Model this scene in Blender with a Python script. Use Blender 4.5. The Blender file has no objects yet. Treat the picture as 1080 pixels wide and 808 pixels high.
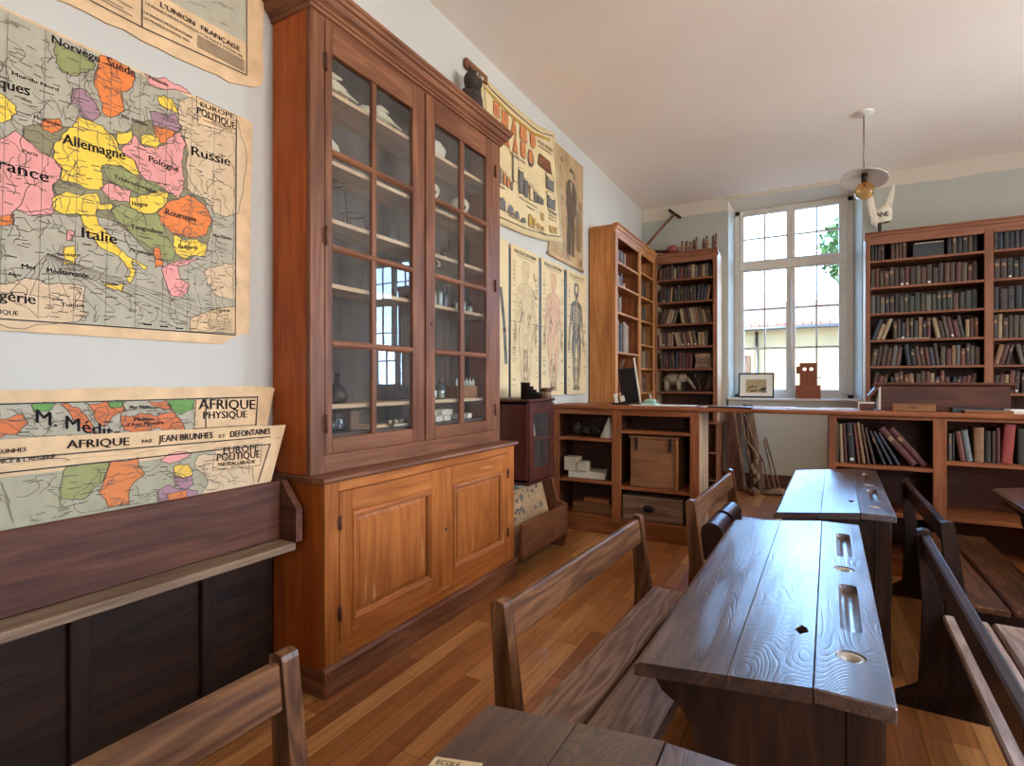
import bpy, bmesh, math, random
from mathutils import Vector, Matrix

# ------------------------------------------------------------------ camera, sky, lights, exposure
SC = bpy.context.scene
COL = SC.collection
cam_data = bpy.data.cameras.new('camera')
cam_data.sensor_width = 36.0
cam_data.lens = 19.0
cam_data.shift_y = -1.0 / 1080.0
cam_data.clip_start = 0.02
cam = bpy.data.objects.new('camera', cam_data)
cam.location = (0.0, 0.0, 1.3)
cam.rotation_euler = (math.radians(90), 0.0, math.atan(321.0 / 570.0))
COL.objects.link(cam)
SC.camera = cam

SC.view_settings.view_transform = 'Standard'
SC.view_settings.look = 'None'
SC.view_settings.gamma = 1.0
SC.view_settings.use_curve_mapping = False
SC.view_settings.exposure = 0.26
SC.cycles.use_denoising = True
SC.cycles.max_bounces = 8
SC.cycles.diffuse_bounces = 5
SC.cycles.glossy_bounces = 4
SC.cycles.transparent_max_bounces = 12
SC.cycles.sample_clamp_indirect = 6.0
SC.cycles.caustics_reflective = False
SC.cycles.caustics_refractive = False

SKY = 25.0            # radiance of the sky seen through the windows
WINDOW_LIGHT = 100.0  # watts of daylight for each window of the right wall
SUN = 7.0

world = bpy.data.worlds.new('world')
SC.world = world
world.use_nodes = True
wn = world.node_tree
wn.nodes.clear()
wo = wn.nodes.new('ShaderNodeOutputWorld')
wb = wn.nodes.new('ShaderNodeBackground')
wg = wn.nodes.new('ShaderNodeTexCoord')
ws = wn.nodes.new('ShaderNodeSeparateXYZ')
wr = wn.nodes.new('ShaderNodeValToRGB')
wr.color_ramp.elements[0].position = 0.0
wr.color_ramp.elements[0].color = (0.58, 0.79, 1.0, 1)
wr.color_ramp.elements[1].position = 0.6
wr.color_ramp.elements[1].color = (0.07, 0.15, 0.36, 1)
wk = wr.color_ramp.elements.new(0.28)
wk.color = (0.26, 0.55, 1.0, 1)
wn.links.new(wg.outputs['Generated'], ws.inputs[0])
wn.links.new(ws.outputs['Z'], wr.inputs[0])
wm = wn.nodes.new('ShaderNodeMapRange')      # the sky is brighter over the yard side
wm.inputs[1].default_value = -0.6
wm.inputs[2].default_value = 0.6
wm.inputs[3].default_value = 0.3
wm.inputs[4].default_value = 1.0
wn.links.new(ws.outputs['Y'], wm.inputs[0])
wx = wn.nodes.new('ShaderNodeMix')
wx.data_type = 'RGBA'
wx.blend_type = 'MULTIPLY'
wx.inputs[0].default_value = 1.0
wn.links.new(wr.outputs[0], wx.inputs[6])
wn.links.new(wm.outputs[0], wx.inputs[7])
wn.links.new(wx.outputs[2], wb.inputs[0])
wb.inputs[1].default_value = SKY
wn.links.new(wb.outputs[0], wo.inputs[0])

sun_data = bpy.data.lights.new('sun', 'SUN')
sun_data.energy = SUN
sun_data.angle = math.radians(0.6)
sun_data.color = (1.0, 0.93, 0.82)
sun = bpy.data.objects.new('sun', sun_data)
COL.objects.link(sun)
sun.rotation_euler = Vector((0.35, 0.75, -0.75)).to_track_quat('-Z', 'Y').to_euler()

def window_light(name, loc, rot, w, h, watts, color, portal=False):
    d = bpy.data.lights.new(name, 'AREA')
    d.shape = 'RECTANGLE'
    d.size = w
    d.size_y = h
    d.energy = watts
    d.color = color
    d.cycles.is_portal = portal
    if not portal: d.spread = math.radians(150)
    o = bpy.data.objects.new(name, d)
    o.location = loc
    o.rotation_euler = rot
    COL.objects.link(o)
    return o
# daylight of the two windows in the right wall (the room's other bright side)
for wy, k in ((2.2, 1.15), (5.0, 0.35)):
    window_light('daylight', (4.42, wy, 2.1), (0, math.radians(74), 0), 2.3, 1.4, WINDOW_LIGHT * k, (1.0, 0.87, 0.72))
# front fill from an unseen window added in the wall behind the camera
window_light('daylight', (1.6, -2.42, 2.1), (math.radians(90), 0, 0), 1.5, 2.3, WINDOW_LIGHT * 0.35, (1.0, 0.87, 0.72))
# portals guide the sky's own light through the two windows of the back wall
window_light('sky_portal', (-0.28, 7.78, 2.3), (math.radians(-90), 0, 0), 1.35, 2.45, 1.0, (1, 1, 1), True)
window_light('sky_portal', (2.98, 7.78, 2.3), (math.radians(-90), 0, 0), 1.25, 2.45, 1.0, (1, 1, 1), True)

# ------------------------------------------------------------------ materials
def lin(c):
    r = []
    for v in c:
        v = v / 255.0
        r.append(v / 12.92 if v <= 0.04045 else ((v + 0.055) / 1.055) ** 2.4)
    return (r[0], r[1], r[2], 1.0)

def new_mat(name):
    m = bpy.data.materials.new(name)
    m.use_nodes = True
    nt = m.node_tree
    nt.nodes.clear()
    out = nt.nodes.new('ShaderNodeOutputMaterial')
    b = nt.nodes.new('ShaderNodeBsdfPrincipled')
    nt.links.new(b.outputs[0], out.inputs[0])
    return m, nt, b

def plain(name, col, rough=0.6, metal=0.0, var=0.12, scale=9.0, bump=0.0, spec=0.5, alpha_noise=None):
    m, nt, b = new_mat(name)
    c = lin(col)
    tc = nt.nodes.new('ShaderNodeTexCoord')
    n = nt.nodes.new('ShaderNodeTexNoise')
    n.inputs['Scale'].default_value = scale
    n.inputs['Detail'].default_value = 5
    nt.links.new(tc.outputs['Object'], n.inputs['Vector'])
    r = nt.nodes.new('ShaderNodeValToRGB')
    lo, hi = 1 - var, 1 + var
    r.color_ramp.elements[0].position = 0.3
    r.color_ramp.elements[0].color = (c[0] * lo, c[1] * lo, c[2] * lo, 1)
    r.color_ramp.elements[1].position = 0.7
    r.color_ramp.elements[1].color = (min(1, c[0] * hi), min(1, c[1] * hi), min(1, c[2] * hi), 1)
    nt.links.new(n.outputs['Fac'], r.inputs[0])
    nt.links.new(r.outputs[0], b.inputs['Base Color'])
    b.inputs['Roughness'].default_value = rough
    b.inputs['Metallic'].default_value = metal
    b.inputs['Specular IOR Level'].default_value = spec
    if bump:
        bp = nt.nodes.new('ShaderNodeBump')
        bp.inputs['Strength'].default_value = bump
        bp.inputs['Distance'].default_value = 0.01
        nt.links.new(n.outputs['Fac'], bp.inputs['Height'])
        nt.links.new(bp.outputs[0], b.inputs['Normal'])
    return m

def wood(name, dark, mid, light, rough=0.45, ring=7.0, fine=1.0, bump=0.15, coat=0.0, wear=None, spec=0.3, contrast=1.0, coat_rough=0.2, groove=0):
    """Grain runs along the x axis of the stored 'gco' coordinates of each board."""
    m, nt, b = new_mat(name)
    at = nt.nodes.new('ShaderNodeAttribute')
    at.attribute_name = 'gco'
    mp = nt.nodes.new('ShaderNodeMapping')
    mp.inputs['Scale'].default_value = (0.9, 8.0, 8.0)
    nt.links.new(at.outputs['Vector'], mp.inputs['Vector'])
    big = nt.nodes.new('ShaderNodeTexNoise')
    big.inputs['Scale'].default_value = 1.1
    big.inputs['Detail'].default_value = 3
    nt.links.new(mp.outputs[0], big.inputs['Vector'])
    mul = nt.nodes.new('ShaderNodeMath'); mul.operation = 'MULTIPLY'
    mul.inputs[1].default_value = ring
    nt.links.new(big.outputs['Fac'], mul.inputs[0])
    fr = nt.nodes.new('ShaderNodeMath'); fr.operation = 'PINGPONG'
    fr.inputs[1].default_value = 0.5
    nt.links.new(mul.outputs[0], fr.inputs[0])
    mp2 = nt.nodes.new('ShaderNodeMapping')
    mp2.inputs['Scale'].default_value = (3.0, 110.0 * fine, 110.0 * fine)
    nt.links.new(at.outputs['Vector'], mp2.inputs['Vector'])
    fn = nt.nodes.new('ShaderNodeTexNoise')
    fn.inputs['Scale'].default_value = 1.0
    fn.inputs['Detail'].default_value = 3
    nt.links.new(mp2.outputs[0], fn.inputs['Vector'])
    # mix: rings 0..0.5 -> 0..1, blended with fibre noise
    m1 = nt.nodes.new('ShaderNodeMath'); m1.operation = 'MULTIPLY_ADD'
    m1.inputs[1].default_value = 0.9 * contrast
    m1.inputs[2].default_value = 0.0
    nt.links.new(fr.outputs[0], m1.inputs[0])
    m2 = nt.nodes.new('ShaderNodeMath'); m2.operation = 'MULTIPLY_ADD'
    m2.inputs[1].default_value = 0.62
    nt.links.new(fn.outputs['Fac'], m2.inputs[0])
    nt.links.new(m1.outputs[0], m2.inputs[2])
    ramp = nt.nodes.new('ShaderNodeValToRGB')
    e = ramp.color_ramp.elements
    e[0].position = 0.2; e[0].color = lin(dark)
    e[1].position = 0.8; e[1].color = lin(light)
    k = e.new(0.5); k.color = lin(mid)
    nt.links.new(m2.outputs[0], ramp.inputs[0])
    col = ramp.outputs[0]
    # slow patchiness from board to board and along it
    pn = nt.nodes.new('ShaderNodeTexNoise')
    pn.inputs['Scale'].default_value = 1.7
    pn.inputs['Detail'].default_value = 4
    nt.links.new(at.outputs['Vector'], pn.inputs['Vector'])
    pr = nt.nodes.new('ShaderNodeMapRange')
    pr.inputs[1].default_value = 0.3; pr.inputs[2].default_value = 0.7
    pr.inputs[3].default_value = 0.78; pr.inputs[4].default_value = 1.18
    nt.links.new(pn.outputs['Fac'], pr.inputs[0])
    mx = nt.nodes.new('ShaderNodeMix'); mx.data_type = 'RGBA'; mx.blend_type = 'MULTIPLY'
    mx.inputs[0].default_value = 1.0
    nt.links.new(col, mx.inputs[6])
    nt.links.new(pr.outputs[0], mx.inputs[7])
    col = mx.outputs[2]
    if wear:
        wz = nt.nodes.new('ShaderNodeMapping')
        wz.inputs['Scale'].default_value = (2.5, 26.0, 26.0)
        nt.links.new(at.outputs['Vector'], wz.inputs['Vector'])
        w1 = nt.nodes.new('ShaderNodeTexNoise')
        w1.inputs['Scale'].default_value = 1.0
        w1.inputs['Detail'].default_value = 8
        nt.links.new(wz.outputs[0], w1.inputs['Vector'])
        wm = nt.nodes.new('ShaderNodeMapRange')
        wm.inputs[1].default_value = 0.66; wm.inputs[2].default_value = 0.74
        nt.links.new(w1.outputs['Fac'], wm.inputs[0])
        m3 = nt.nodes.new('ShaderNodeMix'); m3.data_type = 'RGBA'
        nt.links.new(wm.outputs[0], m3.inputs[0])
        nt.links.new(col, m3.inputs[6])
        m3.inputs[7].default_value = lin(wear)
        col = m3.outputs[2]
    gv = None
    if groove:                                  # worn-out soft grain: narrow contour grooves
        g0 = nt.nodes.new('ShaderNodeMapping'); g0.inputs['Scale'].default_value = (1.6, 6.5, 6.5)
        nt.links.new(at.outputs['Vector'], g0.inputs['Vector'])
        g1 = nt.nodes.new('ShaderNodeTexNoise'); g1.inputs['Scale'].default_value = 0.9; g1.inputs['Detail'].default_value = 1.5
        nt.links.new(g0.outputs[0], g1.inputs['Vector'])
        g2 = nt.nodes.new('ShaderNodeMath'); g2.operation = 'MULTIPLY'; g2.inputs[1].default_value = groove
        nt.links.new(g1.outputs['Fac'], g2.inputs[0])
        g3 = nt.nodes.new('ShaderNodeMath'); g3.operation = 'PINGPONG'; g3.inputs[1].default_value = 0.5
        nt.links.new(g2.outputs[0], g3.inputs[0])
        gv = nt.nodes.new('ShaderNodeMapRange'); gv.interpolation_type = 'SMOOTHSTEP'
        gv.inputs[1].default_value = 0.0; gv.inputs[2].default_value = 0.22; gv.inputs[3].default_value = 0.0; gv.inputs[4].default_value = 1.0
        nt.links.new(g3.outputs[0], gv.inputs[0])
        gm = nt.nodes.new('ShaderNodeMapRange'); gm.inputs[3].default_value = 0.35; gm.inputs[4].default_value = 1.05
        nt.links.new(gv.outputs[0], gm.inputs[0])
        gx = nt.nodes.new('ShaderNodeMix'); gx.data_type = 'RGBA'; gx.blend_type = 'MULTIPLY'; gx.inputs[0].default_value = 1.0
        nt.links.new(col, gx.inputs[6]); nt.links.new(gm.outputs[0], gx.inputs[7])
        col = gx.outputs[2]
    nt.links.new(col, b.inputs['Base Color'])
    rr = nt.nodes.new('ShaderNodeMapRange')
    rr.inputs[3].default_value = rough - 0.08
    rr.inputs[4].default_value = rough + 0.12
    nt.links.new(pn.outputs['Fac'], rr.inputs[0])
    nt.links.new(rr.outputs[0], b.inputs['Roughness'])
    b.inputs['Specular IOR Level'].default_value = spec
    b.inputs['Coat Weight'].default_value = coat
    b.inputs['Coat Roughness'].default_value = coat_rough
    if bump:
        bp = nt.nodes.new('ShaderNodeBump')
        bp.inputs['Strength'].default_value = bump
        bp.inputs['Distance'].default_value = 0.0012
        nt.links.new(m2.outputs[0], bp.inputs['Height'])
        last = bp.outputs[0]
        if groove:
            b2_ = nt.nodes.new('ShaderNodeBump'); b2_.inputs['Strength'].default_value = 0.3; b2_.inputs['Distance'].default_value = 0.0007
            nt.links.new(gv.outputs[0], b2_.inputs['Height']); nt.links.new(last, b2_.inputs['Normal'])
            last = b2_.outputs[0]
        nt.links.new(last, b.inputs['Normal']); nt.links.new(last, b.inputs['Coat Normal'])
    return m

def glass_mat(name, rough=0.0, tint=(1, 1, 1), wave=0.0, dust=0.0):
    m = bpy.data.materials.new(name)
    m.use_nodes = True
    nt = m.node_tree
    nt.nodes.clear()
    out = nt.nodes.new('ShaderNodeOutputMaterial')
    tr = nt.nodes.new('ShaderNodeBsdfTransparent')
    tr.inputs[0].default_value = (tint[0], tint[1], tint[2], 1)
    gl = nt.nodes.new('ShaderNodeBsdfGlossy')
    gl.inputs['Roughness'].default_value = rough
    fz = nt.nodes.new('ShaderNodeFresnel')
    gb = nt.nodes.new('ShaderNodeNewGeometry')     # the far face of a pane is met from inside the glass
    iv = nt.nodes.new('ShaderNodeMapRange')
    iv.inputs[3].default_value = 1.5; iv.inputs[4].default_value = 1.0 / 1.5
    nt.links.new(gb.outputs['Backfacing'], iv.inputs[0])
    nt.links.new(iv.outputs[0], fz.inputs['IOR'])
    mx = nt.nodes.new('ShaderNodeMixShader')
    nt.links.new(fz.outputs[0], mx.inputs[0])
    nt.links.new(tr.outputs[0], mx.inputs[1])
    nt.links.new(gl.outputs[0], mx.inputs[2])
    last = mx.outputs[0]
    if dust:                                   # a film of dust on the pane
        df = nt.nodes.new('ShaderNodeBsdfDiffuse'); df.inputs[0].default_value = (0.52, 0.5, 0.46, 1)
        tq = nt.nodes.new('ShaderNodeTexCoord')
        nz = nt.nodes.new('ShaderNodeTexNoise'); nz.inputs['Scale'].default_value = 5.0; nz.inputs['Detail'].default_value = 7
        nt.links.new(tq.outputs['Object'], nz.inputs['Vector'])
        mm = nt.nodes.new('ShaderNodeMapRange'); mm.inputs[1].default_value = 0.3; mm.inputs[2].default_value = 0.75
        mm.inputs[3].default_value = dust * 0.6; mm.inputs[4].default_value = dust * 1.6
        nt.links.new(nz.outputs['Fac'], mm.inputs[0])
        m2 = nt.nodes.new('ShaderNodeMixShader')
        nt.links.new(mm.outputs[0], m2.inputs[0]); nt.links.new(last, m2.inputs[1]); nt.links.new(df.outputs[0], m2.inputs[2])
        last = m2.outputs[0]
    nt.links.new(last, out.inputs[0])
    if wave:
        tc = nt.nodes.new('ShaderNodeTexCoord')
        n = nt.nodes.new('ShaderNodeTexNoise')
        n.inputs['Scale'].default_value = 9.0
        n.inputs['Detail'].default_value = 1.0
        nt.links.new(tc.outputs['Object'], n.inputs['Vector'])
        bp = nt.nodes.new('ShaderNodeBump')
        bp.inputs['Strength'].default_value = wave
        bp.inputs['Distance'].default_value = 0.01
        nt.links.new(n.outputs['Fac'], bp.inputs['Height'])
        nt.links.new(bp.outputs[0], gl.inputs['Normal'])
    return m

M = {}
M['cab_red'] = wood('cabinet_varnish', (96, 55, 34), (122, 75, 48), (144, 95, 64), 0.42, 5, bump=0.08, contrast=0.7)
M['cab_orange'] = wood('cabinet_pine', (142, 78, 32), (170, 98, 42), (188, 118, 58), 0.42, 5, bump=0.08, wear=(206, 160, 108), contrast=0.7)
M['cab_side'] = wood('cabinet_side_varnish', (140, 62, 18), (168, 80, 26), (182, 98, 36), 0.5, 4, bump=0.06, contrast=0.6)
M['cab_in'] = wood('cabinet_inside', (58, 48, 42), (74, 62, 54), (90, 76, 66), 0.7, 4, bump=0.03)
M['counter'] = wood('counter_wood', (116, 62, 32), (142, 82, 46), (160, 100, 60), 0.5, 5, bump=0.08, contrast=0.7)
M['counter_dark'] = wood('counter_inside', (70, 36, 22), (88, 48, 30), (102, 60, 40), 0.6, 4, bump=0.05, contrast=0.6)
M['pine'] = wood('bookcase_pine', (150, 92, 46), (180, 120, 66), (200, 142, 86), 0.5, 4, bump=0.05, contrast=0.6)
M['pine_pale'] = wood('pale_pine', (186, 150, 112), (206, 174, 136), (220, 192, 156), 0.55, 4, bump=0.05, contrast=0.6)
M['case'] = wood('bookcase_brown', (112, 66, 42), (138, 86, 58), (156, 104, 74), 0.5, 5, bump=0.05, contrast=0.6)
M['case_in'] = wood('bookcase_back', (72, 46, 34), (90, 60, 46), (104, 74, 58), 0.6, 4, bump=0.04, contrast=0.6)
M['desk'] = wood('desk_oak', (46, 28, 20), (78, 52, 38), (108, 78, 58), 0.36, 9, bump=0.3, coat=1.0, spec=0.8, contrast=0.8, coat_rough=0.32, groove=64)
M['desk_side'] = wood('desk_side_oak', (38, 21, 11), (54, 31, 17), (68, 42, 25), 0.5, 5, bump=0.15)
M['bench'] = wood('bench_oak', (60, 34, 17), (92, 56, 30), (122, 80, 48), 0.38, 8, bump=0.35, coat=0.15)
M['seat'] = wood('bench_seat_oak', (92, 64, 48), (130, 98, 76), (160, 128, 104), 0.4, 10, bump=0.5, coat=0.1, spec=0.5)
M['bench_dark'] = wood('bench_dark_oak', (30, 17, 12), (42, 25, 18), (58, 36, 27), 0.5, 8, bump=0.2, spec=0.2)
M['bench_rail'] = wood('bench_rail_dark_oak', (30, 17, 12), (42, 25, 18), (58, 36, 27), 0.3, 8, bump=0.3, coat=0.4, spec=0.5)
M['seat_worn_lit'] = wood('worn_lit_grey_seat', (110, 90, 78), (146, 124, 110), (172, 150, 134), 0.45, 9, bump=0.4, spec=0.5)  # worn grey seat, lightened: the light falling on it is in the colour
M['rack'] = wood('rack_wood', (66, 34, 24), (88, 50, 34), (108, 66, 46), 0.5, 5, bump=0.1, contrast=0.7)
M['rack_dark'] = wood('rack_dark_wood', (30, 16, 9), (42, 24, 14), (54, 32, 19), 0.75, 4, bump=0.1)
M['rack_edge'] = wood('rack_worn_edge', (108, 84, 64), (134, 108, 84), (150, 124, 98), 0.6, 4, bump=0.1)
M['dark_red'] = wood('dark_red_varnish', (62, 28, 20), (80, 38, 27), (96, 50, 36), 0.36, 4, bump=0.05, contrast=0.6)
M['old_wood'] = wood('weathered_wood', (98, 72, 54), (124, 96, 74), (148, 118, 94), 0.7, 5, bump=0.2)
M['crate'] = wood('crate_wood', (112, 70, 40), (134, 88, 54), (150, 104, 68), 0.6, 4, bump=0.1, contrast=0.7)
M['skirting'] = wood('skirting_wood', (66, 36, 26), (86, 50, 37), (102, 64, 48), 0.5, 4, bump=0.05)
M['glass'] = glass_mat('old_glass', 0.0, (0.97, 0.98, 0.98), 0.0, 0.03)
M['jar_glass'] = glass_mat('jar_glass', 0.02, (0.82, 0.88, 0.88))
M['window_glass'] = glass_mat('window_glass', 0.0, (0.97, 0.98, 0.99))
M['white_paint'] = plain('window_paint', (210, 202, 190), 0.45, var=0.04)
M['reveal'] = plain('reveal_plaster', (226, 218, 204), 0.8, var=0.03)
M['paper'] = plain('old_paper', (214, 178, 134), 0.75, var=0.12, scale=14)
M['paper_pale'] = plain('poster_paper', (216, 190, 142), 0.75, var=0.08, scale=6)
M['paper_white'] = plain('white_paper', (228, 224, 212), 0.7, var=0.04)
M['paper_brown'] = plain('brown_poster_paper', (176, 142, 100), 0.75, var=0.22, scale=7)
M['ink'] = plain('printing_ink', (44, 36, 34), 0.7, var=0.1)
M['ink_soft'] = plain('grey_ink', (104, 92, 78), 0.7, var=0.1)
M['sepia_dark'] = plain('sepia_dark', (92, 72, 50), 0.75, var=0.25, scale=9)
M['sepia_mid'] = plain('sepia_mid', (136, 108, 74), 0.75, var=0.25, scale=9)
M['sepia_light'] = plain('sepia_light', (158, 128, 90), 0.75, var=0.2, scale=9)
M['muscle'] = plain('muscle_tint', (204, 178, 134), 0.75, var=0.12, scale=16)
M['ink_fade'] = plain('faded_ink', (172, 152, 112), 0.7, var=0.12)
M['flesh_print'] = plain('flesh_print', (208, 164, 126), 0.7, var=0.15, scale=30)
M['print_orange'] = plain('orange_print', (206, 122, 64), 0.7, var=0.1)
M['print_ochre'] = plain('ochre_print', (178, 136, 52), 0.7, var=0.1)
M['print_grey'] = plain('grey_print', (104, 100, 94), 0.7, var=0.2, scale=40)
for k, c in dict(sea=(172, 162, 138), sea2=(164, 156, 126), green=(146, 146, 88), orange=(228, 124, 52), pink=(224, 148, 138), mauve=(164, 122, 130),
                 yellow=(236, 196, 62), yellow2=(224, 182, 72), olive=(142, 132, 96), tan=(206, 176, 138), orange2=(206, 110, 58), orange3=(212, 122, 62), green2=(104, 150, 70)).items():
    M[k] = plain('map_' + k.rstrip('23') + ('_ink_two' if k[-1] in '23' else '_ink'), c, 0.7, var=0.07, scale=20)
M['black'] = plain('black_paint', (24, 24, 26), 0.4, var=0.1)
M['iron'] = plain('dark_iron', (52, 46, 42), 0.4, 0.8, var=0.2)
M['rust'] = plain('rusty_hinge', (92, 52, 34), 0.6, 0.4, var=0.3, scale=40)
M['brass'] = plain('brass', (170, 132, 76), 0.35, 0.9, var=0.1)
M['steel'] = plain('grey_metal', (126, 124, 120), 0.35, 0.9, var=0.1)
M['enamel'] = plain('enamel_white', (216, 210, 198), 0.3, var=0.05)
M['porcelain'] = plain('porcelain', (168, 158, 138), 0.25, var=0.08)
M['bone'] = plain('bone', (206, 190, 160), 0.7, var=0.15, scale=30, bump=0.3)
M['grey_bone'] = plain('grey_carving', (150, 132, 108), 0.75, var=0.15, scale=30, bump=0.2)
M['plaster_white'] = plain('white_plaster', (208, 198, 178), 0.8, var=0.06, bump=0.1)
M['feather'] = plain('dark_feathers', (58, 44, 38), 0.8, var=0.45, scale=30, bump=0.6)
M['moss'] = plain('dried_plant', (46, 32, 24), 0.9, var=0.4, scale=40, bump=0.8)
M['leather'] = plain('dark_leather', (58, 34, 30), 0.35, var=0.25, scale=18, bump=0.15)
M['red_paint'] = plain('red_paint', (134, 62, 54), 0.5, var=0.12)
M['cloth'] = plain('cream_felt', (222, 208, 184), 0.85, var=0.06)
M['green_glass'] = plain('pale_green_china', (158, 190, 172), 0.3, var=0.05)
M['amber_glass'] = glass_mat('amber_glass', 0.0, (0.98, 0.78, 0.5))
M['robot_wood'] = wood('reddish_board', (128, 68, 42), (150, 86, 56), (164, 102, 70), 0.5, 4, bump=0.05, contrast=0.5)
M['card'] = plain('grey_card', (186, 172, 146), 0.8, var=0.05)
M['dark_cork'] = plain('cork_stopper', (120, 86, 58), 0.8, var=0.2)
M['stucco'] = plain('facade_stucco', (204, 174, 128), 0.9, var=0.08, scale=1.2)
M['gravel'] = plain('yard_gravel', (126, 116, 98), 0.95, var=0.1, scale=3)
M['leaf'] = plain('tree_leaf', (96, 126, 66), 0.6, var=0.3, scale=3)
M['bark'] = plain('tree_bark', (110, 92, 76), 0.9, var=0.2)
BOOKC = [('dark brown', (70, 46, 34)), ('brown', (98, 62, 42)), ('tan', (158, 116, 78)), ('black', (40, 34, 34)), ('dark green', (58, 58, 44)), ('dark blue', (46, 50, 62)),
         ('maroon', (98, 42, 36)), ('grey', (110, 102, 92)), ('beige', (178, 150, 112)), ('reddish brown', (126, 66, 48)), ('olive brown', (92, 76, 50)), ('red', (168, 62, 54)), ('cream', (204, 182, 146)), ('blue grey', (130, 140, 140))]
BM = {}
for n, c in BOOKC:
    c = tuple(v * 0.82 for v in c)
    BM[n] = plain('book_cover_' + n.replace(' ', '_'), c, 0.55, var=0.22, scale=26)
M['pages'] = plain('book_pages', (160, 136, 102), 0.85, var=0.1, scale=60)
M['gilt'] = plain('gilt_tooling', (140, 104, 64), 0.4, 0.3, var=0.1)

def wall_mat(name, base, patch, zline=None):
    m, nt, b = new_mat(name)
    tc = nt.nodes.new('ShaderNodeTexCoord')
    n = nt.nodes.new('ShaderNodeTexNoise'); n.inputs['Scale'].default_value = 0.9; n.inputs['Detail'].default_value = 6
    nt.links.new(tc.outputs['Object'], n.inputs['Vector'])
    r = nt.nodes.new('ShaderNodeValToRGB')
    r.color_ramp.elements[0].position = 0.35; r.color_ramp.elements[0].color = lin(patch)
    r.color_ramp.elements[1].position = 0.65; r.color_ramp.elements[1].color = lin(base)
    nt.links.new(n.outputs['Fac'], r.inputs[0])
    col = r.outputs[0]
    n2 = nt.nodes.new('ShaderNodeTexNoise'); n2.inputs['Scale'].default_value = 45; n2.inputs['Detail'].default_value = 4
    nt.links.new(tc.outputs['Object'], n2.inputs['Vector'])
    if zline:
        sp = nt.nodes.new('ShaderNodeSeparateXYZ')
        nt.links.new(tc.outputs['Object'], sp.inputs[0])
        n3 = nt.nodes.new('ShaderNodeTexNoise'); n3.inputs['Scale'].default_value = 2.2; n3.inputs['Detail'].default_value = 8
        nt.links.new(tc.outputs['Object'], n3.inputs['Vector'])
        ad = nt.nodes.new('ShaderNodeMath'); ad.operation = 'MULTIPLY_ADD'; ad.inputs[1].default_value = 0.07
        nt.links.new(n3.outputs['Fac'], ad.inputs[0]); nt.links.new(sp.outputs['Z'], ad.inputs[2])
        mr = nt.nodes.new('ShaderNodeMapRange'); mr.inputs[1].default_value = zline; mr.inputs[2].default_value = zline + 0.012
        nt.links.new(ad.outputs[0], mr.inputs[0])
        mx = nt.nodes.new('ShaderNodeMix'); mx.data_type = 'RGBA'
        nt.links.new(mr.outputs[0], mx.inputs[0]); nt.links.new(col, mx.inputs[6]); mx.inputs[7].default_value = lin((204, 190, 170))
        col = mx.outputs[2]
    nt.links.new(col, b.inputs['Base Color'])
    b.inputs['Roughness'].default_value = 0.9
    bp = nt.nodes.new('ShaderNodeBump'); bp.inputs['Strength'].default_value = 0.12; bp.inputs['Distance'].default_value = 0.01
    nt.links.new(n2.outputs['Fac'], bp.inputs['Height']); nt.links.new(bp.outputs[0], b.inputs['Normal'])
    return m
M['wall_left'] = wall_mat('left_wall_plaster', (198, 192, 180), (190, 185, 174))
M['wall_back'] = wall_mat('back_wall_plaster', (178, 174, 160), (170, 167, 154), 3.515)
M['ceiling'] = wall_mat('ceiling_plaster', (252, 238, 222), (247, 231, 215))

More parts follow.
